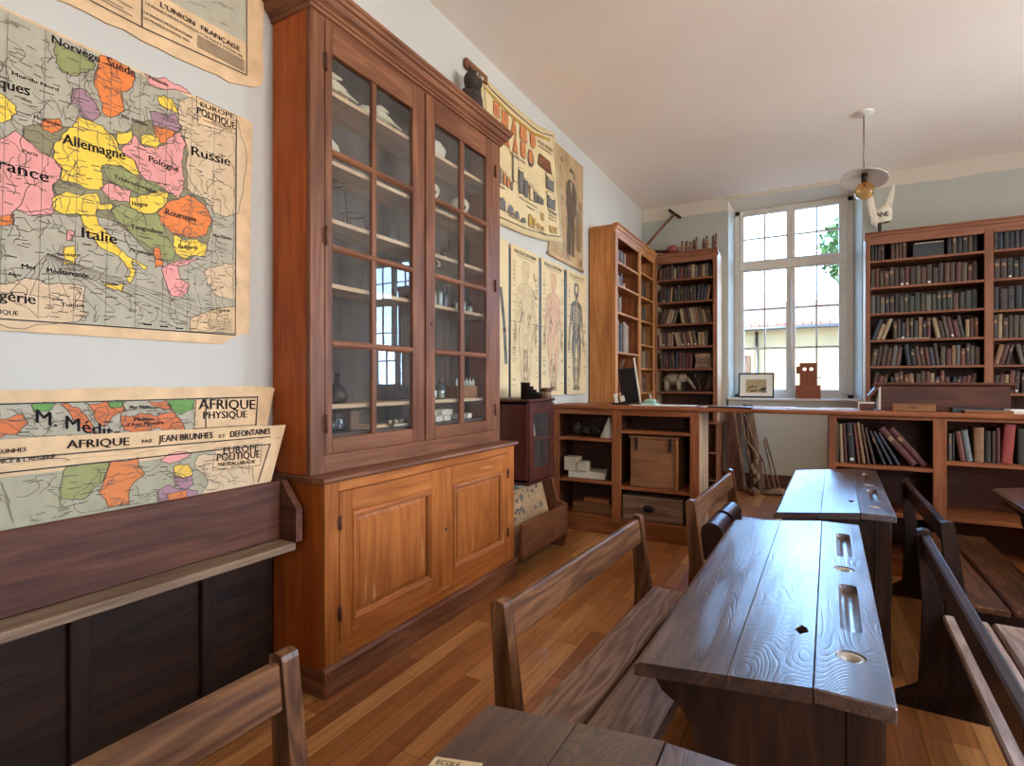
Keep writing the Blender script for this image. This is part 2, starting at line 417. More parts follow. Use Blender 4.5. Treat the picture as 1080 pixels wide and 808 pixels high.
def floor_mat():
    m, nt, b = new_mat('parquet')
    tc = nt.nodes.new('ShaderNodeTexCoord')
    mp = nt.nodes.new('ShaderNodeMapping'); mp.inputs['Rotation'].default_value = (0, 0, math.radians(90))
    nt.links.new(tc.outputs['Object'], mp.inputs['Vector'])
    br = nt.nodes.new('ShaderNodeTexBrick')
    br.offset = 0.37; br.offset_frequency = 3; br.squash = 0.8; br.squash_frequency = 2
    br.inputs['Scale'].default_value = 1.0
    br.inputs['Brick Width'].default_value = 0.62
    br.inputs['Row Height'].default_value = 0.085
    br.inputs['Mortar Size'].default_value = 0.0012
    br.inputs['Mortar Smooth'].default_value = 0.2
    br.inputs['Bias'].default_value = 0.0
    br.inputs['Color1'].default_value = (0.0, 0.0, 0.0, 1)
    br.inputs['Color2'].default_value = (1.0, 1.0, 1.0, 1)
    br.inputs['Mortar'].default_value = (0.5, 0.5, 0.5, 1)
    nt.links.new(mp.outputs[0], br.inputs['Vector'])
    r = nt.nodes.new('ShaderNodeValToRGB')
    e = r.color_ramp.elements
    e[0].position = 0.0; e[0].color = lin((144, 88, 46))
    e[1].position = 1.0; e[1].color = lin((206, 150, 92))
    for p, c in ((0.3, (164, 104, 56)), (0.55, (176, 116, 66)), (0.8, (186, 128, 76))):
        k = e.new(p); k.color = lin(c)
    nt.links.new(br.outputs['Color'], r.inputs[0])
    m2 = nt.nodes.new('ShaderNodeMapping'); m2.inputs['Scale'].default_value = (38, 2.2, 1)
    nt.links.new(tc.outputs['Object'], m2.inputs['Vector'])
    n = nt.nodes.new('ShaderNodeTexNoise'); n.inputs['Scale'].default_value = 1.3; n.inputs['Detail'].default_value = 6; n.inputs['Distortion'].default_value = 0.6
    nt.links.new(m2.outputs[0], n.inputs['Vector'])
    mr = nt.nodes.new('ShaderNodeMapRange'); mr.inputs[1].default_value = 0.3; mr.inputs[2].default_value = 0.7; mr.inputs[3].default_value = 0.72; mr.inputs[4].default_value = 1.18
    nt.links.new(n.outputs['Fac'], mr.inputs[0])
    mx = nt.nodes.new('ShaderNodeMix'); mx.data_type = 'RGBA'; mx.blend_type = 'MULTIPLY'; mx.inputs[0].default_value = 1
    nt.links.new(r.outputs[0], mx.inputs[6]); nt.links.new(mr.outputs[0], mx.inputs[7])
    gap = nt.nodes.new('ShaderNodeMix'); gap.data_type = 'RGBA'
    nt.links.new(br.outputs['Fac'], gap.inputs[0]); nt.links.new(mx.outputs[2], gap.inputs[6]); gap.inputs[7].default_value = lin((60, 34, 20))
    nt.links.new(gap.outputs[2], b.inputs['Base Color'])
    b.inputs['Roughness'].default_value = 0.33
    b.inputs['Coat Weight'].default_value = 0.1
    bp = nt.nodes.new('ShaderNodeBump'); bp.inputs['Strength'].default_value = 0.12; bp.inputs['Distance'].default_value = 0.004
    nt.links.new(n.outputs['Fac'], bp.inputs['Height']); nt.links.new(bp.outputs[0], b.inputs['Normal'])
    return m
M['floor'] = floor_mat()

def tile_mat():
    m, nt, b = new_mat('roof_tiles')
    tc = nt.nodes.new('ShaderNodeTexCoord')
    br = nt.nodes.new('ShaderNodeTexBrick')
    br.inputs['Scale'].default_value = 1.0
    br.inputs['Brick Width'].default_value = 0.25; br.inputs['Row Height'].default_value = 0.3; br.inputs['Mortar Size'].default_value = 0.02
    br.inputs['Color1'].default_value = lin((186, 140, 114)); br.inputs['Color2'].default_value = lin((166, 122, 100)); br.inputs['Mortar'].default_value = lin((120, 90, 74))
    nt.links.new(tc.outputs['Object'], br.inputs['Vector']); nt.links.new(br.outputs['Color'], b.inputs['Base Color'])
    b.inputs['Roughness'].default_value = 0.9
    return m
M['tiles'] = tile_mat()

# ------------------------------------------------------------------ mesh helpers
RND = random.Random(7)
class MB:
    """Collects pieces; build() links them as ONE mesh object."""
    def __init__(s):
        s.v = []; s.f = []; s.mi = []; s.sm = []; s.g = []
    def add(s, verts, faces, mat=0, axis=0, smooth=False, off=None):
        o = len(s.v)
        r = off or (RND.uniform(0, 9), RND.uniform(0, 9), RND.uniform(0, 9))
        for p in verts:
            p = (p[0], p[1], p[2])
            s.v.append(p)
            q = (p[axis], p[(axis + 1) % 3], p[(axis + 2) % 3])
            s.g.append((q[0] + r[0], q[1] + r[1], q[2] + r[2]))
        for f in faces:
            s.f.append([i + o for i in f]); s.mi.append(mat); s.sm.append(smooth)
        return s
    def box(s, x0, x1, y0, y1, z0, z1, b=0.0025, mat=0, axis=None, mx=None):
        d = (x1 - x0, y1 - y0, z1 - z0)
        if axis is None: axis = max(range(3), key=lambda i: d[i])
        b = min(b, 0.45 * min(d))
        P = []; F = []
        lo = (x0, y0, z0); hi = (x1, y1, z1)
        idx = {}
        for sx in (0, 1):
            for sy in (0, 1):
                for sz in (0, 1):
                    sg = (sx, sy, sz)
                    for a in range(3):
                        p = []
                        for i in range(3):
                            e = hi[i] if sg[i] else lo[i]
                            if i != a: e += -b if sg[i] else b
                            p.append(e)
                        idx[(sg, a)] = len(P); P.append(tuple(p))
        for a in range(3):
            i, j = (a + 1) % 3, (a + 2) % 3
            for sa in (0, 1):
                q = []
                for (u, w) in ((0, 0), (1, 0), (1, 1), (0, 1)):
                    sg = [0, 0, 0]; sg[a] = sa; sg[i] = u; sg[j] = w
                    q.append(idx[(tuple(sg), a)])
                F.append(q if sa else q[::-1])
        for a in range(3):                      # edges along axis a
            i, j = (a + 1) % 3, (a + 2) % 3
            for u in (0, 1):
                for w in (0, 1):
                    s0 = [0, 0, 0]; s0[i] = u; s0[j] = w
                    s1 = list(s0); s1[a] = 1
                    q = [idx[(tuple(s0), i)], idx[(tuple(s1), i)], idx[(tuple(s1), j)], idx[(tuple(s0), j)]]
                    F.append(q if (u == w) == True else q[::-1])
        for sx in (0, 1):
            for sy in (0, 1):
                for sz in (0, 1):
                    q = [idx[((sx, sy, sz), a)] for a in range(3)]
                    F.append(q if (sx + sy + sz) % 2 else q[::-1])
        if mx is not None: P = [tuple(mx @ Vector(p)) for p in P]
        return s.add(P, F, mat, axis)
    def prism(s, poly, plane, a, b, mat=0, axis=0, mx=None, smooth=False):
        """poly: 2D outline in 'xy','xz' or 'yz', extruded from a to b along the third axis."""
        def mk(p, t):
            return {'xy': (p[0], p[1], t), 'xz': (p[0], t, p[1]), 'yz': (t, p[0], p[1])}[plane]
        n = len(poly)
        P = [mk(p, a) for p in poly] + [mk(p, b) for p in poly]
        F = [list(range(n))[::-1], [n + i for i in range(n)]]
        for i in range(n):
            j = (i + 1) % n
            F.append([i, j, n + j, n + i])
        if mx is not None: P = [tuple(mx @ Vector(p)) for p in P]
        return s.add(P, F, mat, axis, smooth)
    def lathe(s, prof, c=(0, 0, 0), seg=20, mat=0, mx=None, smooth=True, cap=True):
        P = []; F = []; n = len(prof)
        for k in range(seg):
            t = 2 * math.pi * k / seg
            for (r, z) in prof:
                P.append((c[0] + r * math.cos(t), c[1] + r * math.sin(t), c[2] + z))
        for k in range(seg):
            k2 = (k + 1) % seg
            for i in range(n - 1):
                F.append([k * n + i, k2 * n + i, k2 * n + i + 1, k * n + i + 1])
        if cap:
            F.append([k * n for k in range(seg)][::-1]); F.append([k * n + n - 1 for k in range(seg)])
        if mx is not None: P = [tuple(mx @ Vector(p)) for p in P]
        return s.add(P, F, mat, 2, smooth)
    def tube(s, pts, rad, seg=8, mat=0, smooth=True):
        pts = [Vector(p) for p in pts]
        if not isinstance(rad, (list, tuple)): rad = [rad] * len(pts)
        P = []; F = []
        up = Vector((0.13, 0.31, 0.94))
        for i, p in enumerate(pts):
            d = (pts[min(i + 1, len(pts) - 1)] - pts[max(i - 1, 0)]).normalized()
            u = d.cross(up)
            if u.length < 1e-3: u = d.cross(Vector((1, 0, 0)))
            u.normalize(); w = d.cross(u)
            for k in range(seg):
                t = 2 * math.pi * k / seg
                P.append(tuple(p + (u * math.cos(t) + w * math.sin(t)) * rad[i]))
        for i in range(len(pts) - 1):
            for k in range(seg):
                k2 = (k + 1) % seg
                F.append([i * seg + k, i * seg + k2, (i + 1) * seg + k2, (i + 1) * seg + k])
        F.append(list(range(seg))[::-1]); F.append([(len(pts) - 1) * seg + k for k in range(seg)])
        d = pts[-1] - pts[0]
        ax = max(range(3), key=lambda i: abs(d[i]))
        return s.add(P, F, mat, ax, smooth)
    def ball(s, c, r, seg=14, rings=9, mat=0, mx=None, noise=0.0, rnd=None):
        if not isinstance(r, (list, tuple)): r = (r, r, r)
        P = []; F = []
        for i in range(rings + 1):
            ph = math.pi * i / rings
            for k in range(seg):
                t = 2 * math.pi * k / seg
                q = 1.0 + (rnd.uniform(-noise, noise) if noise and 0 < i < rings else 0)
                v = Vector((r[0] * q * math.sin(ph) * math.cos(t), r[1] * q * math.sin(ph) * math.sin(t), r[2] * q * math.cos(ph)))
                if mx is not None: v = mx @ v
                P.append((c[0] + v.x, c[1] + v.y, c[2] + v.z))
        for i in range(rings):
            for k in range(seg):
                k2 = (k + 1) % seg
                F.append([i * seg + k, (i + 1) * seg + k, (i + 1) * seg + k2, i * seg + k2])
        return s.add(P, F, mat, 2, True)
    def build(s, name, mats, parent=None, origin=None, fix=True):
        if not isinstance(mats, (list, tuple)): mats = [mats]
        o0 = Vector(origin) if origin is not None else (Vector(parent['o']) if parent is not None and 'o' in parent else Vector((0, 0, 0)))
        me = bpy.data.meshes.new(name)
        me.from_pydata([tuple(Vector(p) - o0) for p in s.v], [], s.f)
        at = me.attributes.new('gco', 'FLOAT_VECTOR', 'POINT')
        flat = [c for g in s.g for c in g]
        at.data.foreach_set('vector', flat)
        me.polygons.foreach_set('material_index', s.mi)
        me.polygons.foreach_set('use_smooth', s.sm)
        for m in mats: me.materials.append(m)
        if fix:
            bm = bmesh.new(); bm.from_mesh(me)
            bmesh.ops.recalc_face_normals(bm, faces=bm.faces)
            bm.to_mesh(me); bm.free()
        me.update()
        o = bpy.data.objects.new(name, me)
        COL.objects.link(o)
        if parent is not None:
            o.parent = parent
            if 'o' in parent: o['o'] = parent['o']
            if origin is not None and 'o' in parent: o.location = o0 - Vector(parent['o']); o['o'] = tuple(o0)
        else:
            o.location = o0
            o['o'] = tuple(o0)
        return o

def tag(o, label, cat, group=None, kind=None):
    if label: o['label'] = label
    if cat: o['category'] = cat
    if group: o['group'] = group
    if kind: o['kind'] = kind
    return o
def thing(name, loc, label, cat, group=None):
    o = bpy.data.objects.new(name, None)
    o.location = loc
    o['o'] = tuple(loc)
    o.empty_display_size = 0.1
    COL.objects.link(o)
    return tag(o, label, cat, group)
def struct(o):
    o['kind'] = 'structure'
    return o
def kids(o):
    return [c for c in bpy.data.objects if c.parent == o]
def copy_tree(o, parent=None):
    c = o.copy(); COL.objects.link(c)
    if parent is not None: c.parent = parent
    for ch in list(o.children): copy_tree(ch, c)
    return c
def rotm(deg, axis, at=(0, 0, 0)):
    a = Vector(at)
    return Matrix.Translation(a) @ Matrix.Rotation(math.radians(deg), 4, axis) @ Matrix.Translation(-a)

# flat lettering turned into mesh faces
_txt = {}
def text_shape(s):
    if s in _txt: return _txt[s]
    cu = bpy.data.curves.new('t', 'FONT'); cu.body = s; cu.size = 1.0; cu.resolution_u = 2
    ob = bpy.data.objects.new('t', cu); COL.objects.link(ob)
    bpy.context.view_layer.update()
    ev = ob.evaluated_get(bpy.context.evaluated_depsgraph_get())
    me = ev.to_mesh()
    vs = [(v.co.x, v.co.y) for v in me.vertices]
    fs = [list(p.vertices) for p in me.polygons]
    ev.to_mesh_clear()
    bpy.data.objects.remove(ob); bpy.data.curves.remove(cu)
    _txt[s] = (vs, fs)
    return vs, fs
def put_text(mb, s, p0, p1, h, fr, mat=0, bold=0):
    """lettering of cap height h from p0 to p1 (plane coordinates); fr maps plane (a, b) to space"""
    vs, fs = text_shape(s)
    if not vs: return
    x0 = min(v[0] for v in vs); x1 = max(v[0] for v in vs)
    dx, dy = p1[0] - p0[0], p1[1] - p0[1]
    for k in range(1 + bold):
        P = []
        for (x, y) in vs:
            t = (x - x0) / max(1e-6, x1 - x0)
            P.append(fr(p0[0] + dx * t + k * 0.06 * h, p0[1] + dy * t + y * h / 0.72))
        mb.add(P, fs, mat)
def frac(poly, rnd, amp=0.13, lev=3):
    for _ in range(lev):
        q = []
        for i, p in enumerate(poly):
            n = poly[(i + 1) % len(poly)]
            dx, dy = n[0] - p[0], n[1] - p[1]
            t = rnd.uniform(-amp, amp)
            q.append(p); q.append(((p[0] + n[0]) / 2 - dy * t, (p[1] + n[1]) / 2 + dx * t))
        poly = q
    return poly
def ribbon(mb, pts, w, fr, mat=0, closed=False):
    n = len(pts)
    for i in range(n if closed else n - 1):
        a, b = pts[i], pts[(i + 1) % n]
        dx, dy = b[0] - a[0], b[1] - a[1]
        l = math.hypot(dx, dy)
        if l < 1e-5: continue
        nx, ny = -dy / l * w / 2, dx / l * w / 2
        ex, ey = dx / l * w * 0.3, dy / l * w * 0.3
        P = [(a[0] + nx - ex, a[1] + ny - ey), (b[0] + nx + ex, b[1] + ny + ey), (b[0] - nx + ex, b[1] - ny + ey), (a[0] - nx - ex, a[1] - ny - ey)]
        mb.add([fr(*p) for p in P], [[0, 1, 2, 3]], mat)

# ------------------------------------------------------------------ the room
XL, XR_, YB, YF, ZC = -2.09, 4.2, 7.35, -2.2, 3.66
m = MB(); m.box(XL - 0.3, XR_ + 0.3, YF - 0.3, YB + 0.05, -0.1, 0.0, 0); struct(m.build('floor', M['floor']))
m = MB(); m.box(XL - 0.3, XR_ + 0.3, YF - 0.3, YB + 0.45, ZC, ZC + 0.15, 0); struct(m.build('ceiling', M['ceiling']))
m = MB(); m.box(XL - 0.3, XL, YF - 0.3, YB + 0.45, -0.1, ZC + 0.1, 0); struct(m.build('wall_left', M['wall_left']))
m = MB()
m.box(XL - 0.3, 0.85, YF - 0.3, YF, -0.1, ZC + 0.1, 0); m.box(2.35, XR_ + 0.3, YF - 0.3, YF, -0.1, ZC + 0.1, 0)
m.box(0.85, 2.35, YF - 0.3, YF, -0.1, 0.95, 0); m.box(0.85, 2.35, YF - 0.3, YF, 3.25, ZC + 0.1, 0)
struct(m.build('wall_front', M['wall_left']))
m = MB()   # right wall with two windows
RW = [(1.5, 2.9), (4.3, 5.7)]
y = YF - 0.3
for a, b in RW:
    m.box(XR_, XR_ + 0.3, y, a, -0.1, ZC + 0.1, 0); y = b
    m.box(XR_, XR_ + 0.3, a, b, -0.1, 0.95, 0); m.box(XR_, XR_ + 0.3, a, b, 3.25, ZC + 0.1, 0)
m.box(XR_, XR_ + 0.3, y, YB + 0.45, -0.1, ZC + 0.1, 0)
struct(m.build('wall_right', M['wall_left']))
# back wall, 0.45 thick, splayed reveals
m = MB()
W1 = (-0.979, 0.455, -0.935, 0.385); W2 = (2.33, 3.62, 2.38, 3.57)
for lo, hi in ((XL - 0.3, None), (None, None), (None, XR_ + 0.3)):
    if lo is not None: pl = [(lo, YB), (W1[0], YB), (W1[2], 7.65), (W1[2], 7.8), (lo, 7.8)]
    elif hi is None: pl = [(W1[1], YB), (W2[0], YB), (W2[2], 7.65), (W2[2], 7.8), (W1[3], 7.8), (W1[3], 7.65)]
    else: pl = [(W2[1], YB), (hi, YB), (hi, 7.8), (W2[3], 7.8), (W2[3], 7.65)]
    m.prism(pl, 'xy', -0.1, ZC + 0.1)
for W in (W1, W2):
    m.box(W[0] - 0.02, W[1] + 0.02, YB, 7.8, -0.1, 1.07, 0)
    m.prism([(YB, 3.61), (7.65, 3.535), (7.8, 3.535), (7.8, ZC + 0.1), (YB, ZC + 0.1)], 'yz', W[0] - 0.02, W[1] + 0.02)
struct(m.build('wall_back', M['wall_back']))
m = MB()
m.box(XL, XR_, YB - 0.018, YB, 0.0, 0.165, 0.004)
struct(m.build('baseboard_back', M['skirting']))

def window(name, W, sill=True):
    root = thing(name, ((W[2] + W[3]) / 2, 7.7, 1.1), None, None); root['kind'] = 'structure'
    y0, y1 = 7.65, 7.71
    x0, x1, z0, z1 = W[2], W[3], 1.10, 3.535
    m = MB()
    m.box(x0, x0 + 0.06, y0, y1, z0, z1); m.box(x1 - 0.06, x1, y0, y1, z0, z1)
    m.box(x0, x1, y0, y1, z1 - 0.055, z1, mat=0); m.box(x0, x1, y0, y1, z0, z0 + 0.05)
    m.box(x0 + 0.05, x1 - 0.05, y0 - 0.02, y1, 2.745, 2.863, 0.008)
    m.build('window_frame', M['white_paint'], root)
    xm = (x0 + x1) / 2
    cs = [(x0 + 0.06, xm, x0 + 0.112, xm - 0.06), (xm, x1 - 0.06, xm + 0.045, x1 - 0.15 if name == 'window_1' else x1 - 0.112)]
    for (a, b, ga, gb) in cs:
        m = MB(); g = MB()
        for (ca, cb, rows) in ((z0 + 0.05, 2.745, [1.205, 1.735, 2.24, 2.735]), (2.863, z1 - 0.055, [2.875, 3.16, 3.462])):
            m.box(a, ga, y0 - 0.01, y1 - 0.01, ca, cb, 0.006); m.box(gb, b, y0 - 0.01, y1 - 0.01, ca, cb, 0.006)
            m.box(ga, gb, y0 - 0.01, y1 - 0.01, ca, rows[0], 0.006); m.box(ga, gb, y0 - 0.01, y1 - 0.01, rows[-1], cb, 0.004)
            gm = (ga + gb) / 2
            m.box(gm - 0.011, gm + 0.011, y0, y1 - 0.02, rows[0], rows[-1], 0.005)
            for z in rows[1:-1]: m.box(ga, gb, y0, y1 - 0.02, z - 0.011, z + 0.011, 0.005)
            g.box(ga - 0.01, gb + 0.01, y0 + 0.028, y0 + 0.031, rows[0] - 0.01, rows[-1] + 0.01, 0)
        c = m.build('casement', M['white_paint'], root)
        g.build('glass', M['window_glass'], c)
    m = MB(); m.tube([(xm, y0 - 0.035, 1.25), (xm, y0 - 0.035, 2.6)], 0.008); m.box(xm - 0.012, xm + 0.012, y0 - 0.05, y0 - 0.005, 1.72, 1.8)
    m.build('espagnolette', M['white_paint'], root)
    m = MB(); m.box(W[0] + 0.002, W[1] - 0.002, 7.31, 7.66, 1.07, 1.10, 0.008); m.build('sill', M['white_paint'], root)
    return root
window('window_1', W1)
window('window_2', W2)
for i, (a, b) in enumerate(RW):
    root = thing('window_%d' % (i + 3), (4.3, (a + b) / 2, 0.95), None, None); root['kind'] = 'structure'
    m = MB()
    for (p, q) in ((a, a + 0.06), (b - 0.06, b), ((a + b) / 2 - 0.05, (a + b) / 2 + 0.05)): m.box(4.3, 4.36, p, q, 0.95, 3.25)
    for (p, q) in ((0.95, 1.02), (3.19, 3.25), (2.5, 2.56), (1.7, 1.73)): m.box(4.3, 4.36, a, b, p, q)
    m.build('window_frame', M['white_paint'], root)

root = thing('window_5', (1.6, YF - 0.15, 0.95), None, None); root['kind'] = 'structure'  # unseen window, added to carry the front fill
m = MB()
for (p, q) in ((0.85, 0.91), (2.29, 2.35), (1.55, 1.65)): m.box(p, q, YF - 0.18, YF - 0.12, 0.95, 3.25)
for (p, q) in ((0.95, 1.02), (3.19, 3.25), (2.5, 2.56), (1.7, 1.73)): m.box(0.85, 2.35, YF - 0.18, YF - 0.12, p, q)
m.build('window_frame', M['white_paint'], root)

# ------------------------------------------------------------------ outside
m = MB(); m.box(-40, 40, 8.2, 60, -0.7, -0.6, 0); g = m.build('ground_outside', M['gravel']); struct(g)
bld = thing('building', (-1, 21, -0.6), 'sunlit pale house with low tiled roof across the yard, seen through the window', 'building')
m = MB(); m.box(-12, 10, 20, 25, -0.6, 3.15, 0); m.build('facade', M['stucco'], bld)
m = MB(); m.prism([(19.4, 3.05), (22.5, 4.15), (25.6, 3.05), (25.6, 3.2), (22.5, 4.3), (19.4, 3.2)], 'yz', -12.4, 10.4); m.build('roof', M['tiles'], bld)
m = MB(); m.tube([(-12.4, 19.42, 3.05), (10.4, 19.42, 3.05)], 0.07); m.build('gutter', M['steel'], bld)
m = MB(); m.tube([(-1.75, 19.9, 3.0), (-1.75, 19.9, -0.6)], 0.05); m.build('downpipe', M['steel'], bld)
for x in (-2.25, 2.5):
    m = MB(); m.box(x - 0.3, x + 0.3, 19.96, 20.02, 0.9, 2.2, 0.01); w = m.build('shutter', M['old_wood'], bld)
def tree(x, y, h, r, label):
    t = thing('tree', (x, y, -0.6), label, 'tree')
    rn = random.Random(int(x * 10))
    m = MB(); m.tube([(x, y, -0.7), (x + 0.1, y, h * 0.5), (x + 0.2, y, h)], [0.16, 0.12, 0.04]); m.build('trunk', M['bark'], t)
    m = MB()
    for _ in range(1500):
        a, b = rn.uniform(0, 6.28), rn.uniform(-1, 1)
        q = r * rn.uniform(0.3, 1) ** 0.5
        c = Vector((x + q * math.cos(a) * math.sqrt(1 - b * b), y + q * math.sin(a) * math.sqrt(1 - b * b), h + q * b))
        u = Vector((rn.uniform(-1, 1), rn.uniform(-1, 1), rn.uniform(-1, 1))).normalized() * rn.uniform(0.06, 0.13)
        w = u.orthogonal() * 0.5
        m.add([c - u, c + w, c + u, c - w], [[0, 1, 2, 3]])
    m.build('crown', M['leaf'], t, fix=False)
tree(0.95, 15.2, 4.5, 0.95, 'leafy green tree in the yard, seen in the right panes of the window')

# ------------------------------------------------------------------ big glazed cabinet
CAB = thing('glazed_cabinet', (-1.92, 2.35, 0.0), 'tall reddish brown cabinet with glazed doors above and panelled doors below', 'cabinet')
y0, y1, xf, xb = 1.555, 3.148, -1.757, -2.088
m = MB()
m.box(xb, xf - 0.02, y0, y0 + 0.025, 0.0, 0.88, mat=1); m.box(xb, xf - 0.02, y1 - 0.025, y1, 0.0, 0.88, mat=1)
m.box(xb, xb + 0.012, y0, y1, 0.0, 0.88)
m.box(xf - 0.025, xf, y0, 1.632, 0.0, 0.88); m.box(xf - 0.025, xf, 3.062, y1, 0.0, 0.88)
m.box(xf - 0.025, xf - 0.001, 1.632, 3.062, 0.836, 0.88); m.box(xf - 0.025, xf - 0.001, 1.632, 3.062, 0.1, 0.2)
m.box(xb + 0.012, xf - 0.025, y0 + 0.025, y1 - 0.025, 0.12, 0.14)
m.build('base_carcass', [M['cab_orange'], M['cab_side']], CAB)
m = MB()
m.box(xf, xf + 0.014, y0 - 0.012, y1 + 0.012, 0.0, 0.105, 0.003); m.prism([(xf, 0.105), (xf + 0.02, 0.105), (xf + 0.022, 0.112), (xf + 0.014, 0.126), (xf, 0.128)], 'xz', y0 - 0.016, y1 + 0.016, axis=1)
m.box(xb, xf, y0 - 0.012, y0, 0.0, 0.11, 0.003)
m.build('plinth', M['cab_red'], CAB)
m = MB()
m.prism([(xb, 0.88), (-1.748, 0.88), (-1.737, 0.884), (-1.733, 0.892), (-1.737, 0.901), (-1.748, 0.905), (xb, 0.905)], 'xz', 1.532, 3.168, axis=1)
m.build('ledge', M['cab_red'], CAB)
def panel_door(a, b, c, d, pa, pb, pc, pd, hinge_y):
    x = xf
    m = MB()
    m.box(x - 0.022, x + 0.002, a, pa, c, d, 0.002); m.box(x - 0.022, x + 0.002, pb, b, c, d, 0.002)
    m.box(x - 0.022, x + 0.002, pa, pb, c, pc, 0.002); m.box(x - 0.022, x + 0.002, pa, pb, pd, d, 0.002)
    dr = m.build('panel_door', M['cab_orange'], CAB)
    m = MB()   # mitred moulding around the panel, top and bottom deeper
    w = 0.03
    prof = [(0.0, 0.002), (0.004, 0.009), (0.010, 0.011), (0.016, 0.006), (0.020, 0.008), (0.030, -0.006)]
    for (p, q, r, s_) in (((pa, pc), (pb, pc), (1, 1), (-1, 1)), ((pb, pc), (pb, pd), (-1, 1), (-1, -1)), ((pb, pd), (pa, pd), (-1, -1), (1, -1)), ((pa, pd), (pa, pc), (1, -1), (1, 1))):
        P = []
        for (t, h) in prof:
            P.append((x + h, p[0] + r[0] * t, p[1] + r[1] * t)); P.append((x + h, q[0] + s_[0] * t, q[1] + s_[1] * t))
        n = len(prof)
        m.add(P, [[2 * i, 2 * i + 1, 2 * i + 3, 2 * i + 2] for i in range(n - 1)], 0, 1 if p[1] == q[1] else 2)
    m.build('moulding', M['cab_orange'], dr, fix=False)
    m = MB()
    e = 0.03
    A = [(pa + e - 0.005, pc + e - 0.005), (pb - e + 0.005, pc + e - 0.005), (pb - e + 0.005, pd - e + 0.005), (pa + e - 0.005, pd - e + 0.005)]
    B = [(pa + e + 0.02, pc + e + 0.02), (pb - e - 0.02, pc + e + 0.02), (pb - e - 0.02, pd - e - 0.02), (pa + e + 0.02, pd - e - 0.02)]
    P = [(x - 0.014, *p) for p in A] + [(x - 0.008, *p) for p in B] + [(x - 0.003, p[0] + (0.003 if i in (0, 3) else -0.003), p[1] + (0.003 if i < 2 else -0.003)) for i, p in enumerate(B)]
    F = [[i, (i + 1) % 4, 4 + (i + 1) % 4, 4 + i] for i in range(4)] + [[4 + i, 4 + (i + 1) % 4, 8 + (i + 1) % 4, 8 + i] for i in range(4)] + [[8, 9, 10, 11]]
    m.add(P, F, 0, 2)
    m.build('raised_panel', M['cab_orange'], dr, fix=False)
    for z in (c + 0.12, d - 0.13):
        m = MB(); m.tube([(x + 0.006, hinge_y, z - 0.03), (x + 0.006, hinge_y, z + 0.03)], 0.006); m.box(x, x + 0.004, hinge_y - 0.012, hinge_y + 0.012, z - 0.026, z + 0.026)
        m.build('hinge', M['rust'], dr)
    return dr
dl = panel_door(1.634, 2.351, 0.2, 0.834, 1.703, 2.262, 0.262, 0.738, 1.634)
dr_ = panel_door(2.353, 3.06, 0.2, 0.834, 2.446, 3.0, 0.258, 0.73, 3.06)
m = MB(); m.lathe([(0.001, 0), (0.009, 0.001), (0.009, 0.004), (0.001, 0.004)], (0, 0, 0), 12, mx=Matrix.Translation((xf + 0.001, 2.385, 0.5)) @ Matrix.Rotation(math.radians(90), 4, 'Y')); m.build('keyhole', M['black'], dr_)

UX = -1.845
m = MB()
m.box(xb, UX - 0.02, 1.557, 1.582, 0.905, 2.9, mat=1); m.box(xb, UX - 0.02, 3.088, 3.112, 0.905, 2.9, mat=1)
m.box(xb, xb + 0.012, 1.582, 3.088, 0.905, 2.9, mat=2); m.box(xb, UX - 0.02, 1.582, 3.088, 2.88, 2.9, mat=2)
m.box(UX - 0.028, UX, 1.557, 1.632, 0.905, 2.9); m.box(UX - 0.028, UX, 3.032, 3.112, 0.905, 2.9)
m.box(UX - 0.028, UX - 0.001, 1.632, 3.032, 2.864, 2.9); m.box(UX - 0.028, UX - 0.001, 1.632, 3.032, 0.905, 0.984)
m.build('upper_carcass', [M['cab_red'], M['cab_side'], M['cab_in']], CAB)
m = MB()   # cornice: profile swept along side, front and far side with mitres
prof = [(0.0, 2.872), (0.010, 2.876), (0.012, 2.888), (0.020, 2.892), (0.022, 2.902), (0.038, 2.914), (0.046, 2.930), (0.046, 2.938), (0.056, 2.942), (0.060, 2.958), (0.066, 2.962), (0.066, 2.98), (-0.03, 2.98)]
path = lambda o: [(xb, 1.557 - o), (UX + o, 1.557 - o), (UX + o, 3.112 + o), (xb, 3.112 + o)]
n = len(prof)
for sgm in range(3):
    P = []
    for (o, z) in prof:
        pp = path(o)
        P.append((pp[sgm][0], pp[sgm][1], z)); P.append((pp[sgm + 1][0], pp[sgm + 1][1], z))
    m.add(P, [[2 * i, 2 * i + 1, 2 * i + 3, 2 * i + 2] for i in range(n - 1)], 0, 1 if sgm == 1 else 0)
m.box(xb, UX, 1.557, 3.112, 2.9, 2.975)
m.build('cornice', M['cab_red'], CAB)
ROWS = [1.056, 1.470, 1.893, 2.312, 2.734]
